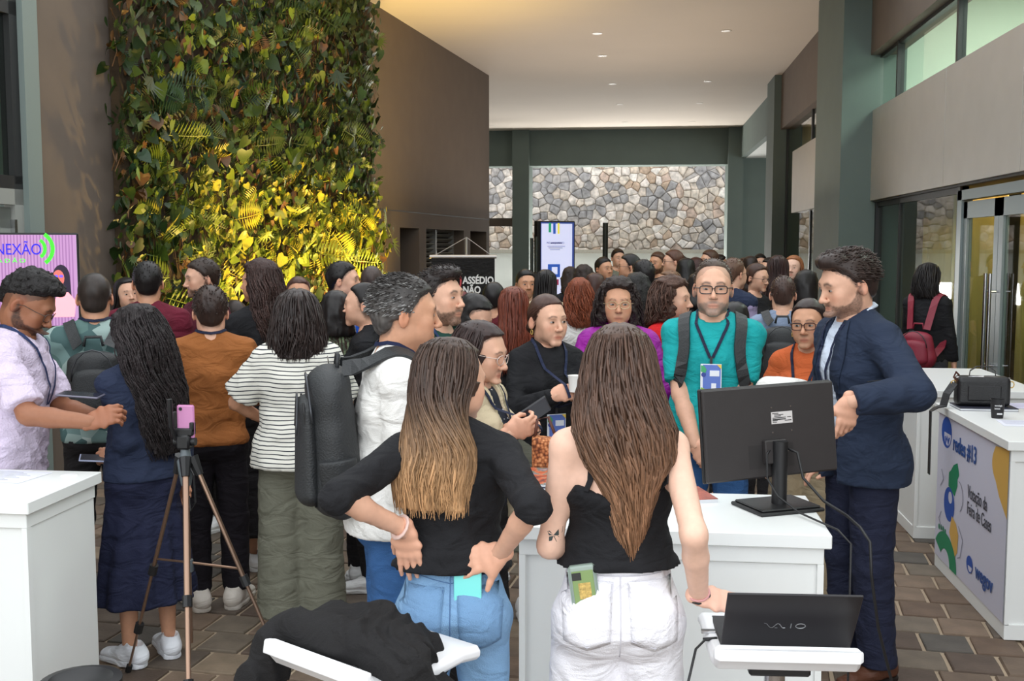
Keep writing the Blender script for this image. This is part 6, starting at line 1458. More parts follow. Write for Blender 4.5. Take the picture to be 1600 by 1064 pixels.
def p1_extras():
    I = P1; s = I['s']; r = I['root']; bv = I['bvh'](('top', 'body'))
    for q in (-1, 1):  # thin straps over the shoulders
        pts = [(.098, .12, 1.27), (.096, .12, 1.32), (.094, .10, 1.38), (.092, .06, 1.425), (.090, .02, 1.44), (.092, -.04, 1.41), (.095, -.09, 1.35), (.098, -.12, 1.27)]
        out = []; nr = []
        for i in range(len(pts) - 1):
            for t in (0, .5): p = I['T']([a + (b - a) * t for a, b in zip((q * pts[i][0], *pts[i][1:]), (q * pts[i + 1][0], *pts[i + 1][1:]))]); hh_ = bv.find_nearest(p); out.append(hh_[0] + hh_[1] * .003); nr.append(hh_[1])
        MB().ribbon(out, .016, nr, .003).build('camisole_strap', K_black, r)
    Y = Vector((0, -1, 0)); X_ = Vector((1, 0, 0)); Z_ = Vector((0, 0, 1)); sm = mat('white_stitch', (206, 204, 212), .8)
    shp = lambda i, j, w, h: ((i - .5) * w * (.9 + .1 * j), (j - .5) * h - (1 - abs(i - .5) * 2) * .02 * (1 - j))
    for q in (-1, 1):
        quad_patch(I, 'back_pocket', K_wj, (q * .088, .6, .935 * s), X_, Z_, Y, .135, .155, ('bottom',), shape=shp, off=.003)
        seam(I, 'pocket_stitching', sm, [(-.066, .072), (-.06, -.07), (0, -.088), (.06, -.07), (.066, .072)], (q * .088, .6, .935 * s), X_, Z_, Y, ('bottom',), off=.0045)
    seam(I, 'waistband_seam', sm, [(-.15 + .3 * k / 14, 0) for k in range(15)], (0, .6, 1.03 * s), X_, Z_, Y, ('bottom',), .0016)
    seam(I, 'centre_seam', sm, [(0, .0 - .02 * k) for k in range(12)], (0, .6, 1.03 * s), X_, Z_, Y, ('bottom',), .0016)
    hp = I['bvh'](('bottom',)).ray_cast(Vector((.095, .6, 1.0 * s)), Y)[0]
    ph = empty('phone', 'mobile phone in a clear green case tucked in the white jeans pocket', 'phone', r.matrix_basis @ (hp + Vector((0, .020, 0))), r.rotation_euler.z); ph.rotation_euler = (math.radians(4), math.radians(8), r.rotation_euler.z)
    MB().box((-.037, -.004, -.075), (.037, .006, .06), .008).build('phone_case', mat('clear_green_case', (150, 164, 156), .25), ph); MB().box((-.028, .0062, -.07), (.028, .0072, .044), .001).build('back_panel', mat('phone_back_green', (126, 150, 96), .3), ph); MB().box((-.018, .0074, -.03), (.014, .0078, .012)).build('photo_strip', mat('gold_photo', (190, 160, 90), .5, noise=.5, nscale=120), ph); MB().box((.004, .0072, .020), (.028, .0090, .040), .001).build('camera_bump', M_dark, ph)
    # butterfly tattoo on the upper arm near the elbow (left arm)
    el = I['arm'][1][0]; shd = I['sh'][1]; o = el.lerp(shd, .16) + Vector((0, .5, 0)); tm = mat('tattoo_ink', (58, 66, 66), .7)
    ax_ = (shd - el).normalized(); side = ax_.cross(Vector((0, 1, 0))).normalized(); bb = I['bvh'](('body',))
    def lobe(pts):
        P = proj_patch(bb, pts, el.lerp(shd, .14) + Vector((-.004, .4, 0)), X_, Z_, Y, .0006)
        if P: g = MB(); g.add(P, [tuple(range(len(P)))]); g.build('tattoo', tm, r)
    lobe([(0, 0), (-.012, .014), (-.026, .022), (-.024, .006), (-.012, -.002)]); lobe([(0, -.002), (-.014, -.004), (-.020, -.016), (-.008, -.018)]); lobe([(0, 0), (.010, .012), (.016, .010), (.012, -.001)]); lobe([(0, -.002), (.012, -.004), (.012, -.016), (.004, -.014)])
    w = I['arm'][-1][1]; d = I['arm'][-1][4]; ax = (w - I['arm'][-1][0]).normalized(); a1 = ax.orthogonal().normalized(); a2 = ax.cross(a1)
    for k, (c_, off) in enumerate((((24, 22, 26), -.006), ((206, 150, 150), -.016))): MB().tube([w + ax * off + (a1 * math.cos(t * .524) + a2 * math.sin(t * .524)) * .0285 for t in range(13)], .003, 6, cap=False).build('bracelet', mat('bracelet_%d' % k, c_, .5), r, smooth=True)
p1_extras()

P2 = person('woman with long straight ombre hair, black blouse and light blue jeans, hands on hips', 706, 525, 3.0, 176, 'f', 'light', w=.97, hips=1.05, h=.008,
    hair=H('straight', (62, 46, 38), tip=(178, 138, 98), len=.36, locks=760, r=.0038, hl=.35, curl=.002, segs=16, low=.25, h=.0078, vol=.98, cx=.03), look=(-48, 10, 4),
    top=dict(mat=K_black, sleeve=1.05, e=.013, slo=.0, flare=.004, hem=1.03, name='blouse', bag=.008, wr=.009), bottom=dict(kind='jeans', mat=K_jl, e=.009, waist=1.085, wr=.003),
    arms=(('P', (782, 864, 2.93), (834, 800, 2.76), (.1, .3, 1), 'spread', (-1, -.30, -.15)), ('P', (634, 828, 2.93), (535, 790, 2.80), (-.4, .3, 1), 'flat', (.1, -1, -.2))))
def p2_extras():
    I = P2; s = I['s']; r = I['root']; Y = Vector((0, -1, 0)); X_ = Vector((1, 0, 0)); Z_ = Vector((0, 0, 1)); sm = mat('denim_stitch', (84, 118, 160), .8); dp = CL('denim_pocket', (122, 160, 200), bump=.5, bscale=350)
    shp = lambda i, j, w, h: ((i - .5) * w * (.86 + .14 * j), (j - .5) * h - (1 - abs(i - .5) * 2) * .022 * (1 - j))
    for q in (-1, 1):
        quad_patch(I, 'back_pocket', dp, (q * .082, .6, .915 * s), X_, Z_, Y, .13, .145, ('bottom',), shape=shp, off=.003)
        seam(I, 'pocket_stitching', sm, [(-.062, .066), (-.055, -.066), (0, -.086), (.055, -.066), (.062, .066), (-.062, .066)], (q * .082, .6, .915 * s), X_, Z_, Y, ('bottom',), off=.0045)
    seam(I, 'waistband_seam', sm, [(-.15 + .3 * k / 14, 0) for k in range(15)], (0, .6, 1.04 * s), X_, Z_, Y, ('bottom',), .0016)
    seam(I, 'centre_seam', sm, [(0, .0 - .02 * k) for k in range(13)], (0, .6, 1.04 * s), X_, Z_, Y, ('bottom',), .0018)
    for q in (-1, 1): seam(I, 'yoke_seam', sm, [(q * .15 * k / 8, -.035 + .028 * k / 8) for k in range(9)], (0, .6, 1.04 * s), X_, Z_, Y, ('bottom',), .0014)
    for x_ in (0.0, .09, -.09): quad_patch(I, 'belt_loop', dp, (x_, .6, 1.06 * s), X_, Z_, Y, .014, .05, ('bottom',), nx=2, nz=3, off=.004)
    hp = I['bvh'](('bottom',)).ray_cast(Vector((-.05, .6, 1.0 * s)), Y)[0]; ph = empty('note_pad', 'turquoise square note pad tucked in the light jeans pocket', 'note pad', r.matrix_basis @ (hp + Vector((0, .012, 0))), r.rotation_euler.z); MB().box((-.035, -.003, -.05), (.04, .004, .045), .002).build('cover', mat('turquoise_card', (128, 226, 220), .5), ph)
    MB().box((-.03, -.0, .046), (.03, .003, .056)).build('gold_edge', mat('gold', (212, 175, 95)), ph)
    w = I['arm'][1][1]; ax = (w - I['arm'][1][0]).normalized(); a1 = ax.orthogonal().normalized(); a2 = ax.cross(a1)
    MB().tube([w - ax * .02 + (a1 * math.cos(t * .524) + a2 * math.sin(t * .524)) * .029 for t in range(13)], [.009] * 13, 6, cap=False, flat=.4).build('watch_band', mat('blush_band', (222, 190, 180), .5), r, smooth=True)
    f_ = I['arm'][-1]; x = f_[4]; z = (f_[2] - x * f_[2].dot(x)).normalized(); y = z.cross(x); c = f_[1] + x * .097 + y * -.010; MB().tube([c + (y * math.cos(t * .524) + z * math.sin(t * .524)) * .0098 for t in range(13)], .0014, 5, cap=False).build('ring', mat('gold', 0), r)
p2_extras()

P3 = person('man in a dark navy suit and white shirt leaning over the monitor, short beard', 1325, 391, 4.55, -58, 'm', 'light', w=1.08, hs=1.14, h=.009, lean=(7, 0),
    hair=H('quiff', (50, 38, 34), t=.016, locks=900, line='man', lift=.10, ll=.026, comb=.9, h=.005), look=(-4, 14, 0), beard=.75, stubble=.5, eyes=.8,
    top=dict(mat=CL('pale_blue_shirt', (206, 216, 232)), sleeve=1.9, e=.010, hem=.90, neck=.05), jacket=dict(mat=K_suit, sleeve=1.93, e=.010, slo=.004, hem=.80, open=(.055, .035), neck=.062, name='suit_jacket', wr=.007, flare=.006),
    bottom=dict(kind='trousers', mat=K_suit2, e=.012, flare=.022, hem=.07, wr=.006), shoes=('formal', (84, 52, 38), (30, 24, 22)), lanyard=dict(col=(34, 40, 66), badge=False, low=1.12, half=.06),
    arms=(('P', (1303, 735, 4.75), (-.3, -1, -.3), (0, 1, 0), 'relax', (-.8, -.2, 0)), ('P', (1327, 627, 4.18), (1.3, -.25, .35), (.35, .25, 1), 'point', (-.16, -1, .1))))
def p3_extras():
    I = P3; r = I['root']; T = I['T']; bv = I['bvh'](('jacket',)); lm_ = K_suit
    for q in (-1, 1):
        P = []; n_ = 9
        for k in range(n_):
            t = k / (n_ - 1); z = 1.44 - .36 * t; xi = .052 + .02 * math.sin(t * 3) - .02 * t; wd = .012 + .055 * math.sin(min(1, t * 1.5 + .15) * math.pi * .55) * (1 - t) ** .6 + .0
            for x in (xi - .004, xi + wd): c = T((q * x, 0, z)); h_ = bv.ray_cast(Vector((c.x, -1, c.z)), Vector((0, 1, 0))); P.append((h_[0] + Vector((0, -.006, 0))) if h_[0] and h_[0].y < 0 else Vector((c.x, T((0, -.14, z)).y, c.z)))
        g = MB(); g.add(P, [(2 * k, 2 * k + 1, 2 * k + 3, 2 * k + 2) for k in range(n_ - 1)]); o = g.build('lapel', lm_, r, smooth=True); o.modifiers.new('s', 'SOLIDIFY').thickness = .005
    g = MB(); g.tube([T((-.062, -.045, 1.445)), T((-.066, .02, 1.475)), T((-.04, .075, 1.485)), T((0, .09, 1.488)), T((.04, .075, 1.485)), T((.066, .02, 1.475)), T((.062, -.045, 1.445))], [.012, .015, .017, .018, .017, .015, .012], 8, flat=.5); g.build('shirt_collar', CL('pale_blue_shirt', 0), r, smooth=True)
    el, w = I['arm'][1][0], I['arm'][1][1]; ax = (w - el).normalized(); sd_ = ax.cross(Vector((0, 0, 1))).normalized(); jb = bv
    for k in range(3):
        p = w - ax * (.035 + k * .018) + Vector((.0, .02, -.01)); h_ = jb.find_nearest(p + Vector((0, .12, -.02)) * 0 + sd_ * .06 - Vector((0, 0, .03))); g = MB(); c = h_[0] + h_[1] * .001; g.X = Matrix.Translation(c) @ h_[1].to_track_quat('Z', 'Y').to_matrix().to_4x4(); g.lathe([(.001, 0), (.0075, 0), (.0075, .004), (.001, .003)], n=10); g.build('cuff_button', mat('button_dark', (60, 52, 50), .4), r, smooth=True)
    p = w - ax * .10; h_ = jb.find_nearest(p + Vector((0, 0, .08)) + sd_ * .02); g = MB(); g.X = Matrix.Translation(h_[0] + h_[1] * .0015) @ Matrix((ax, h_[1].cross(ax).normalized(), h_[1])).transposed().to_4x4(); g.box((-.028, -.006, 0), (.028, .006, .002)); g.build('sleeve_label', M_dark, r)
p3_extras()

P4 = person('grey-haired man in a white long-sleeved shirt and blue jeans facing right, big backpack', 634, 429, 3.8, 97, 'm', 'olive', w=1.02, hs=1.08, h=.009, lean=(4, 0),
    hair=H('short', (56, 52, 50), t=.015, gray=.8, locks=1100, lift=.06, ll=.024, comb=.9, h=.005), look=(0, 2, 0), stubble=.15,
    top=dict(mat=K_white, sleeve=1.9, e=.016, slo=.004, hem=.84, bag=.01, wr=.006), bottom=dict(kind='jeans', mat=K_jb, e=.014, flare=.02), arms=('down2', 'down2'), lanyard=dict(col=(24, 32, 64), badge=False, low=1.1))
backpack(P4, 'large black leather-look backpack on the back of the grey-haired man', M_bag, w=.35, h=.56, dp=.22, z=1.18, big=True, dy=-.035)
person('woman in a cream blouse with thin dark stripes, dark bob hair, seen from behind', 464, 450, 5.15, 178, 'f', 'tan', w=1.12, hs=1.05, h=.010,
    hair=H('bob', (44, 34, 32), len=.19, locks=420, r=.005, curl=.004, phi=3.0, vol=1.0, h=.0055), look=(0, 0, 0), top=dict(mat=K_stripe, sleeve=.85, e=.026, flare=.03, hem=.84, bag=.02, wr=.012, slo=.004, neck=.06, name='striped_blouse'), bottom=dict(kind='trousers', mat=K_grey, e=.022, flare=.055, waist=1.0, wr=.006), arms=('front', ((.16, -.2, 1.02), (1, .3, -.3), (.5, -.5, 0), 'relax', (-.3, -1, 0))), shoes=('sneaker', (220, 216, 210)), hips=1.05)
P6 = person('woman in a navy cardigan and long navy skirt, very long curly black hair, white sneakers', 212, 480, 4.78, 206, 'f', 'olive', w=.98, h=.009, hips=1.0,
    hair=H('curly', (34, 27, 28), len=.55, locks=620, curl=.011, r=.0042, h=.0078, segs=22, low=.4, vol=.92, cx=-.05), look=(18, 14, -3), top=dict(mat=K_navy, sleeve=1.93, e=.014, slo=.003, hem=.90, bag=.008, wr=.009, name='cardigan'), bottom=dict(kind='skirt', mat=CL('navy_skirt', (34, 38, 62)), r=.235, hem=.30, waist=1.02), shoes=('sneaker', (236, 238, 244)), arms=('down', ('P', (184, 716, 4.88), (.6, -1, .6), (.2, .5, 1), 'phone', (-1, .15, -.1))), toe=14)
def p6_extras():
    c = Vector(P6['HT'](np.array([[.045, .075, .02]], 'f'))[0].tolist()); g = MB(); g.tube([c + Vector((.0, .01, .03)), c + Vector((.004, .025, .0)), c + Vector((0, .012, -.03))], [.006, .012, .006], 8); g.build('hair_clip', mat('pearl_white', (236, 232, 224), .3), P6['root'], smooth=True)
    w = P6['root'].matrix_basis @ P6['arm'][1][1]; p = at(150, 716, 4.86); ph = empty('phone', 'pale mobile phone held flat by the woman in the navy cardigan', 'phone', p, 0); ph.rotation_euler = (.25, .1, YAW + .3); MB().box((-.07, -.035, -.004), (.07, .035, .004), .003).build('phone_body', mat('pale_blue_phone', (188, 196, 226), .3), ph); MB().box((-.064, -.031, .004), (.064, .031, .0045)).build('screen', mat('phone_screen', (40, 40, 50), .2), ph)
p6_extras()
P7 = person('man in a pale pink linen shirt with black curls looking down at a tablet', 42, 424, 4.6, 72, 'm', 'brown', w=1.02, hs=1.08, h=.009, lean=(9, 0),
    hair=H('curlytop', (24, 21, 21), line='fade', t=.012, h=.005), look=(0, 32, 0), stubble=.6, beard=.85, eyes=.5, glasses=((70, 55, 48), 'rect'), top=dict(mat=K_pink, sleeve=.85, e=.018, flare=.012, hem=.86, bag=.02, wr=.014, slo=.004), bottom=dict(kind='trousers', mat=K_black2), lanyard=dict(col=(36, 50, 88), badge=False, low=1.15),
    arms=(('P', (142, 660, 4.36), (-.2, -1, .5), (.3, .5, .6), 'phone', (.9, .35, -.1)), ('P', (150, 650, 4.66), (-.2, -1, -.5), (0, .8, -.5), 'phone', (.9, .3, .1))))
p = at(126, 617, 4.54); ph = empty('tablet', 'grey tablet held level by the man in the pale pink shirt', 'tablet', p); ph.rotation_euler = (.0, .09, YAW + .1); MB().box((-.085, -.06, -.004), (.085, .06, .004), .003).build('tablet_body', mat('tablet_grey', (110, 108, 124), .35), ph); MB().box((-.08, -.055, .004), (.08, .055, .0045)).build('screen', mat('phone_screen', 0), ph)

# ------------------------------------------------------------------ left group
I = person('man with cropped hair and a grey-green geometric print shirt, seen from behind', 147, 424, 5.5, 176, 'm', 'tan', hair=H('short', (46, 38, 34), t=.006, rough=.001, line='man'), stubble=.5, top=dict(mat=K_camo, sleeve=1.9, e=.018, hem=.86, slo=.006), bottom=dict(kind='trousers', mat=K_black2), eyes=0, arms=('down2', 'front'), lanyard=dict(badge=False)); backpack(I, 'black backpack worn by the man in the geometric print shirt', M_bag, w=.28, h=.42, dp=.14)
person('woman with dark hair speaking toward the camera, her face between two men', 198, 432, 8.0, 10, 'f', 'light', hair=H('straight', BK, len=.3, locks=60), top=dict(mat=K_black), bottom=dict(kind='trousers', mat=K_black2), look=(6, 0, -6), lip=(150, 70, 66))
person('dark-haired man in a burgundy sweater seen from behind', 230, 407, 6.4, 178, 'm', 'tan', w=1.14, hair=H('short', BK, t=.012, locks=120), stubble=.3, top=dict(mat=K_burg, e=.016), bottom=dict(kind='trousers', mat=K_black2), eyes=0)
person('bearded man in a burgundy top looking left, in front of the bright leaves', 314, 403, 7.0, -62, 'm', 'light', w=1.08, hair=H('short', (50, 38, 32), t=.013, locks=150), beard=.9, top=dict(mat=CL('wine_shirt', (86, 30, 44))), bottom=dict(kind='trousers', mat=K_black2), look=(-12, 6, 0), eyes=.8)
person('man in a camel brown sweater with a dark lanyard seen from behind', 328, 446, 5.5, 180, 'm', 'light', hair=H('short', (52, 38, 33), t=.015, locks=300, h=.005), top=dict(mat=K_brown, e=.018, wr=.010), bottom=dict(kind='trousers', mat=CL('black_trousers', (28, 24, 30)), flare=.02), eyes=0, lanyard=dict(badge=False), arms=('front', 'front'), shoes=('sneaker', (214, 206, 196)), toe=20)
person('tall woman in black with long curly brown hair facing left', 404, 407, 6.2, 206, 'f', 'tan', w=1.05, hair=H('curly', (58, 40, 36), len=.42, locks=220, curl=.012, vol=.82), top=dict(mat=K_black, e=.02), bottom=dict(kind='skirt', mat=K_black2, hem=.2), look=(-52 + 90, 0, 0), eyes=.8)
person('person whose forehead shows above the striped blouse, brown hair pulled back', 466, 431, 7.2, 4, 'f', 'tan', hair=H('bun', (76, 50, 42), t=.012, bun=(.05, .10, .06)), top=dict(mat=K_plaid), bottom=dict(kind='trousers', mat=K_black2))
person('man in a royal blue polo shirt facing right near the bright leaves', 537, 408, 7.4, 78, 'm', 'light', hair=H('short', BK, t=.014, locks=140), top=dict(mat=K_blue, sleeve=.8), bottom=dict(kind='trousers', mat=K_black2), lanyard=dict(badge=False), stubble=.4, eyes=.8)
person('man with very short greying hair in a dark brown hoodie', 581, 413, 7.9, 172, 'm', 'tan', hair=H('short', (70, 58, 54), t=.005, rough=.001), top=dict(mat=K_hood, e=.03), bottom=dict(kind='trousers', mat=K_black2), eyes=0, stubble=.5)
person('person in a dark hoodie with green checked sleeves behind the striped blouse', 524, 452, 5.9, 186, 'f', 'tan', w=1.1, hair=H('bob', BK, len=.14, vol=.85), top=dict(mat=K_plaid, e=.022), jacket=dict(mat=K_hood, sleeve=.5, hem=.9), bottom=dict(kind='trousers', mat=K_black2), eyes=0)
person('young woman with dark hair tied back, in black, her profile turned left', 566, 440, 5.8, -98, 'f', 'light', w=.95, hair=H('pony', BK, t=.010, len=.2, rough=.001, bun=(0, .10, -.02)), top=dict(mat=K_black), bottom=dict(kind='trousers', mat=K_black2), look=(0, -2, 0))
person('young bearded man in a dark green shirt and blue lanyard looking right', 688, 418, 4.95, 48, 'm', 'light', h=.011, hs=1.07, hair=H('quiff', (40, 32, 30), t=.012, locks=600, lift=.2, ll=.024, h=.0055), stubble=.5, beard=.8, top=dict(mat=K_green, sleeve=.85, e=.016, neck=.07), bottom=dict(kind='trousers', mat=K_black2), lanyard=dict(col=(36, 54, 88), badge=False, half=.085), look=(8, -2, 0), gaze=(.5, -.2), eyes=.75)
person('dark-haired woman bending her head, only her brow showing behind the green shirt', 742, 459, 5.9, 40, 'f', 'light', hair=H('bob', BK, len=.15, vol=.85, px=.02), top=dict(mat=K_black), bottom=dict(kind='trousers', mat=K_black2), look=(12, 30, 0), eyes=.6)
P21 = person('woman in round glasses, beige waistcoat and dotted blouse looking down to the right', 752, 500, 4.25, 62, 'f', 'light', w=.98, h=.010, hs=1.0, hair=H('straight', (50, 36, 34), len=.42, locks=260, r=.0045, h=.0055, low=.6), look=(4, 12, 0), eyes=.6, glasses=((210, 190, 180), 'round'), top=dict(mat=K_dots, e=.012, sleeve=1.5, hem=.9), jacket=dict(mat=K_beige, sleeve=0, e=.010, hem=.84, open=(.05, .06), name='waistcoat'), bottom=dict(kind='trousers', mat=K_black2, flare=.02), lanyard=dict(low=1.16, badge=True), earring=True,
    arms=(('P', (796, 676, 3.98), (-.5, -1, .3), (.3, -.2, 1), 'phone', (.85, .25, -.1)), ('P', (800, 668, 4.2), (0, -1, -.5), (0, .6, -.8), 'phone', (.85, .2, .1))))
def held_phone(label, px, py, d, rot, c=(34, 34, 38), L=.15):
    ph = empty('phone', label, 'phone', at(px, py, d)); ph.rotation_euler = rot; MB().box((-.036, -.0045, -L / 2), (.036, .0045, L / 2), .004).build('phone_body', mat('phone_%d' % c[0], c, .3), ph); MB().box((-.032, -.0052, -L / 2 + .005), (.032, -.0045, L / 2 - .005)).build('screen', mat('phone_screen', (40, 40, 50), .2), ph); return ph
held_phone('dark mobile phone held by the woman in the beige waistcoat', 831, 646, 4.06, (.5, .95, YAW + .9))
person('woman with straight auburn hair in black seen from behind', 801, 446, 6.7, 196, 'f', 'light', hair=H('straight', (104, 50, 34), len=.42, locks=240, r=.006, vol=1.05, hl=.3), top=dict(mat=K_black), bottom=dict(kind='trousers', mat=K_black2), eyes=0)
person('dark-haired man looking at the camera beside the tall screen', 822, 420, 9.4, 14, 'm', 'tan', hair=H('short', BK, t=.012), stubble=.5, beard=.5, top=dict(mat=K_beige), bottom=dict(kind='trousers', mat=K_black2))
person('woman with long straight black hair seen from behind below the tall screen', 853, 420, 9.0, 170, 'f', 'olive', hair=H('straight', BK, len=.45, locks=90, r=.007), top=dict(mat=K_beige), bottom=dict(kind='trousers', mat=K_black2), eyes=0)
P25 = person('woman in a black sweater holding a white cup, hair pulled back, drop earrings', 856, 458, 5.25, 22, 'f', 'light', w=1.04, hs=1.03, h=.010, hair=H('bun', (74, 50, 42), t=.009, bun=(0, .115, -.04), rough=.001, h=.0055, locks=0), look=(12, 2, 0), gaze=(.5, 0), top=dict(mat=K_black, e=.018, neck=.04), bottom=dict(kind='skirt', mat=K_olive, hem=.4, r=.25), lanyard=dict(col=(30, 38, 66), low=1.14, half=.075), earring=True, eyes=.95,
    arms=(('P', (866, 618, 4.98), (-.6, -1, .2), (0, .3, 1), 'phone', (.9, .2, -.1)), ('P', (922, 622, 5.02), (.8, -1, .2), (.2, .2, 1), 'grip', (-.9, .3, 0))))
c = empty('cup', 'small white cup held by the woman in the black sweater', 'cup', at(899, 612, 4.97)); MB().lathe([(.028, 0), (.034, .07), (.036, .075), (.033, .075), (.026, .006), (.001, .006)], n=20).build('cup_body', mat('white_card', (240, 238, 234), .5), c, smooth=40.)
person('woman with curly copper hair and a white shirt holding a phone, seen from behind', 905, 436, 7.9, 190, 'f', 'light', hair=H('curly', (124, 62, 38), len=.24, locks=120, curl=.012, vol=.8), top=dict(mat=K_white), bottom=dict(kind='trousers', mat=K_black2), eyes=0, arms=('down', 'phone'))
person('woman with dark curly hair behind the woman in the purple blouse', 912, 415, 9.8, 186, 'f', 'brown', hair=H('curly', DB, len=.24, vol=.8), top=dict(mat=K_black), bottom=dict(kind='trousers', mat=K_black2), eyes=0)
person('woman in a purple blouse with thin gold glasses and dark curly hair', 966, 435, 5.65, -6, 'f', 'tan', w=1.12, hs=1.02, h=.011, hair=H('curly', (44, 33, 31), len=.34, locks=260, curl=.012, h=.0078, vol=.84, xw=.060), look=(8, 0, 0), gaze=(.3, -.3), glasses=((196, 176, 140), 'round'), top=dict(mat=K_pur, e=.024, slo=.01), bottom=dict(kind='trousers', mat=K_black2), arms=('front', 'front'), eyes=.85)
person('woman in a bright red cardigan with curly brown bob looking right', 1052, 433, 6.0, 60, 'f', 'light', w=1.04, hair=H('curly', (78, 54, 44), len=.16, locks=200, curl=.011, vol=.78, h=.0078), look=(10, 0, 0), top=dict(mat=K_white), jacket=dict(mat=K_red, open=(.06, .06), hem=.8, name='cardigan', e=.014), bottom=dict(kind='jeans', mat=K_jb), lanyard=dict(badge=False))
P36 = person('man in a teal t-shirt with black glasses, grey beard and a badge on a lanyard', 1115, 404, 5.15, -1, 'm', 'light', w=1.05, hs=1.10, h=.009, hair=H('short', (74, 60, 52), t=.010, locks=420, line='reced', lift=.05, ll=.014, h=.005, gray=.2), beard=.75, gray=1, stubble=.3, look=(2, 0, 0), eyes=.8, glasses=((34, 30, 32), 'bold'), top=dict(mat=K_teal, sleeve=.80, e=.016, flare=.012, hem=.84, bag=.012, neck=.062), bottom=dict(kind='jeans', mat=K_jb), lanyard=dict(low=1.275, half=.07), arms=('low', 'low'))
backpack(P36, 'black backpack whose straps cross the shoulders of the man in teal', M_bag, w=.28, h=.42, dp=.14)
P49 = person('young woman in an orange sweater with dark-rimmed glasses and gold earrings', 1264, 465, 5.3, -14, 'f', 'olive', w=.95, hs=1.0, h=.010, hair=H('bun', (48, 36, 34), t=.010, bun=(0, .12, -.03), rough=.001, h=.0055), look=(0, 2, -3), gaze=(-.3, 0), glasses=((66, 36, 34), 'bold'), top=dict(mat=K_orange, e=.014, neck=.045), bottom=dict(kind='trousers', mat=K_tan, flare=.05, e=.02), lanyard=dict(badge=False, low=1.13, half=.07), earring=True, arms=('front', 'front'), shoes=('formal', (190, 160, 130)))
s_ = Sd(.03); c0 = at(1228, 606, 4.95); s_.seg((-.09, 0, 0), (.07, 0, .0), (.05, .035), (.05, .04), X=(1, 0, 0)); s_.ell((-.02, 0, .015), (.10, .05, .035)); V_, F_ = s_.mesh(.009); V_ = V_ + normals(V_, F_) * (.006 * vnoise(V_ * 22, 3))[:, None]; o = nobj('folded_cloth', V_, F_, K_white, label='crumpled white cloth held behind the top edge of the monitor', cat='cloth'); o.location = c0

# ------------------------------------------------------------------ background crowd
def bgp(label, px, yt, d, face, sex, skin, hair, top, **k):
    k.setdefault('eyes', 0 if abs((face + 180) % 360 - 180) > 120 else .8)
    return person(label, px, yt, d, face, sex, skin, hair=hair, top=dict(mat=top, **k.pop('tk', {})), bottom=dict(kind='trousers', mat=k.pop('bm', K_black2)), **k)
bgp('dark-haired man behind the group, his brow showing beside the braided hair', 944, 401, 12, 40, 'm', 'tan', H('short', BK, t=.013), K_black)
bgp('tall dark-haired man at the very back below the stone wall', 966, 388, 14.5, 20, 'm', 'light', H('short', DB, t=.015), K_grey)
bgp('woman with glasses and tight dark braids facing left', 982, 396, 10.2, -85, 'f', 'tan', H('bun', BK, t=.014, bun=(0, .12, .03)), K_black, glasses=((60, 50, 50), 'rect'))
bgp('man in a black t-shirt with glasses and dark fade haircut turned away left', 1003, 405, 8.8, -140, 'm', 'light', H('short', BK, t=.014, locks=80), K_black, tk=dict(sleeve=.8), glasses=((60, 50, 50), 'rect'), stubble=.5)
bgp('bearded man in a black shirt looking left at the back', 1027, 393, 12.5, -35, 'm', 'tan', H('short', (74, 48, 36), t=.014), K_black, beard=1)
bgp('brown-haired man in profile looking left at the back', 1051, 390, 11.8, -80, 'm', 'light', H('short', (84, 54, 42), t=.016), K_burg, glasses=((60, 50, 50), 'rect'))
bgp('light-haired young woman in profile looking left above the red cardigan', 1044, 421, 9.6, -70, 'f', 'light', H('straight', (112, 82, 62), len=.25, locks=50, r=.007), K_black)
bgp('woman with dark wavy hair behind the man in teal, seen over his left shoulder', 1073, 402, 11.3, 160, 'f', 'tan', H('wavy', BK, len=.35), K_black)
bgp('woman with reddish dark hair at the back next to the man in teal', 1087, 401, 12.9, 200, 'f', 'tan', H('wavy', (64, 34, 30), len=.35), K_burg)
bgp('man with brown hair at the back right above the head of the man in teal', 1108, 390, 13.0, -60, 'm', 'light', H('short', (78, 54, 42), t=.016), K_grey)
bgp('man in a lilac shirt and navy waistcoat with glasses looking right', 1148, 402, 8.6, 140, 'm', 'light', H('short', (92, 66, 52), t=.011, locks=90), K_lil, glasses=((60, 50, 50), 'rect'), jacket=dict(mat=K_navy, sleeve=0, open=(.05, .04)))
bgp('small figure of a woman with brown hair in the far doorway', 1161, 402, 15.5, -20, 'f', 'tan', H('straight', (70, 44, 32), len=.25), K_beige)
bgp('dark-haired man at the back beside the far right column', 1188, 396, 14.0, 10, 'm', 'light', H('short', BK, t=.014), K_black)
bgp('woman in black with glasses and brown hair tied back looking right', 1184, 411, 9.2, 55, 'f', 'light', H('pony', (66, 44, 36), t=.014, len=.3), K_black, glasses=((60, 50, 50), 'rect'), look=(0, 8, 0))
bgp('woman with long dark brown hair seen from behind beside the grey column', 1216, 398, 10.2, 172, 'f', 'light', H('straight', (52, 34, 32), len=.45, locks=100, r=.007, vol=1.1), CL('taupe_top', (110, 90, 88)))
I = bgp('man in a grey-blue shirt with short brown hair seen from behind', 1224, 429, 7.3, 180, 'm', 'light', H('short', (66, 48, 42), t=.009, locks=150, line='man'), K_gb, arms=('down2', 'phone'), stubble=.4); backpack(I, 'black backpack on the man in the grey-blue shirt', M_bag, w=.30, h=.44, dp=.15, z=1.22)
bgp('red-haired young woman in a denim jacket facing the camera', 1240, 398, 10.6, -14, 'f', 'fair', H('straight', (150, 96, 62), len=.4, locks=80, r=.007), K_black, jacket=dict(mat=K_denim, open=(.06, .05), hem=.9), arms=('phone', 'front'))
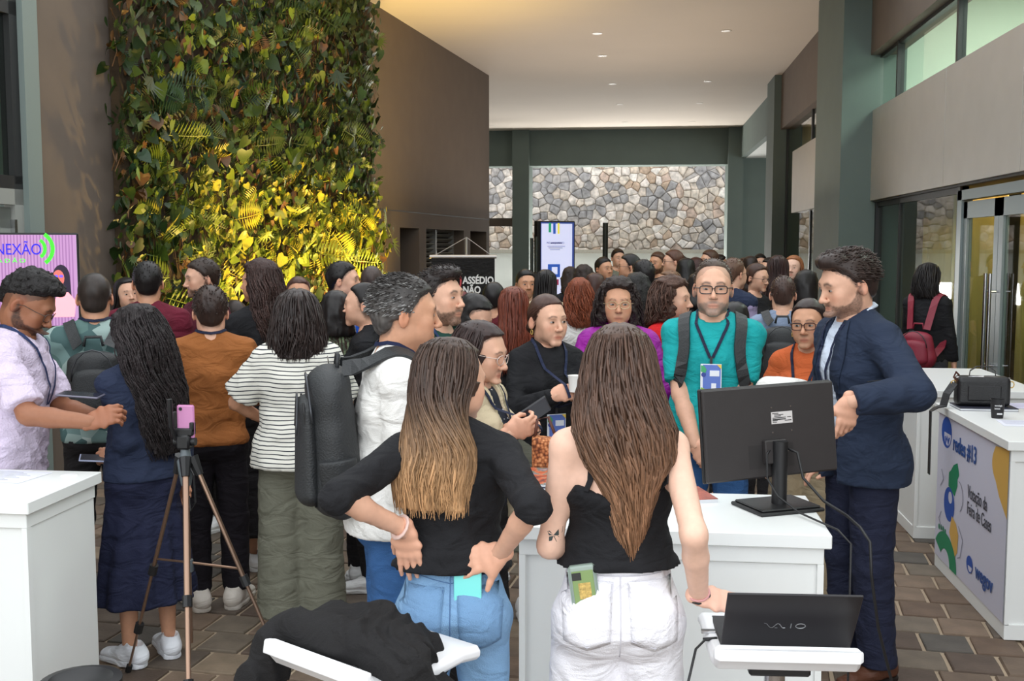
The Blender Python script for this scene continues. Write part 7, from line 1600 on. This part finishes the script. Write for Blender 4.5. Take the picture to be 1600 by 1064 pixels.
bgp('dark-haired person in black just behind the shoulder of the red-haired woman', 1262, 420, 8.5, 150, 'f', 'light', H('bob', BK, len=.16, vol=.9), K_black)
for (px, yt, d, fc, sx, sk_, hr, tp, lb) in (
    (1064, 398, 14.6, 30, 'f', 'tan', H('wavy', BK, len=.3), K_black, 'dark-haired woman at the back just right of the brown-haired man'),
    (1125, 397, 14.2, 100, 'm', 'tan', H('short', DB, t=.014), K_black, 'man at the back between the man in teal and the man in lilac'),
    (1172, 399, 11.8, 190, 'f', 'tan', H('straight', DB, len=.35), K_black, 'dark-haired woman behind the woman in black with glasses'),
    (1202, 402, 12.5, -50, 'm', 'light', H('short', BK, t=.014), K_grey, 'man at the back left of the long dark brown hair'),
    (890, 418, 11.0, 200, 'f', 'tan', H('curly', DB, len=.2, vol=.75), K_black, 'woman with dark curls beside the foot of the tall screen'),
    (995, 428, 7.4, 190, 'f', 'brown', H('curly', BK, len=.3, vol=.8), K_black, 'person with big dark curls right behind the woman in purple'),
    (930, 425, 8.8, 175, 'f', 'light', H('straight', (64, 40, 34), len=.35), K_black, 'woman with brown hair between the copper curls and the dark curls'),
    (1090, 425, 9.4, -150, 'f', 'light', H('wavy', BK, len=.3), K_black, 'dark-haired woman hidden behind the man in teal on his right-hand side'),
    (772, 440, 8.2, 170, 'm', 'tan', H('short', BK, t=.012), CL('maroon_shirt', (90, 28, 36)), 'man in a maroon shirt behind the young man in green'),
    (716, 452, 7.4, 150, 'f', 'tan', H('wavy', (96, 26, 30), len=.25), K_burg, 'woman with dark red hair in front of the black banner'),
    (365, 468, 7.6, 200, 'm', 'light', H('short', DB, t=.012), K_black, 'person in black behind the camel sweater, mostly hidden'),
    (430, 455, 8.4, 150, 'm', 'tan', H('short', BK, t=.012), K_burg, 'person in a wine-coloured top standing before the leaves, mostly hidden'),
    (1150, 470, 6.6, 160, 'f', 'light', H('straight', BK, len=.4), K_black, 'person in black between the man in teal and the backpack wearer'),
    ): bgp(lb, px, yt, d, fc, sx, sk_, hr, tp)
P50 = person('woman in black with dark wavy hair and a grey skirt standing by the glass door', 1453, 410, 9.1, 158, 'f', 'light', w=1.02, h=.012, hair=H('bob', BK, len=.19, vol=.95, locks=120, r=.006), top=dict(mat=K_black, e=.018), bottom=dict(kind='skirt', mat=K_skirtg, hem=.35, r=.24), arms=('down2', 'phone'), look=(-15, 6, 0), eyes=.8)
backpack(P50, 'dark red backpack slung on the back of the woman by the glass door', mat('red_leatherette', (132, 34, 54), .5, bump=.2), w=.30, h=.38, dp=.15, z=1.03, tilt=-4)
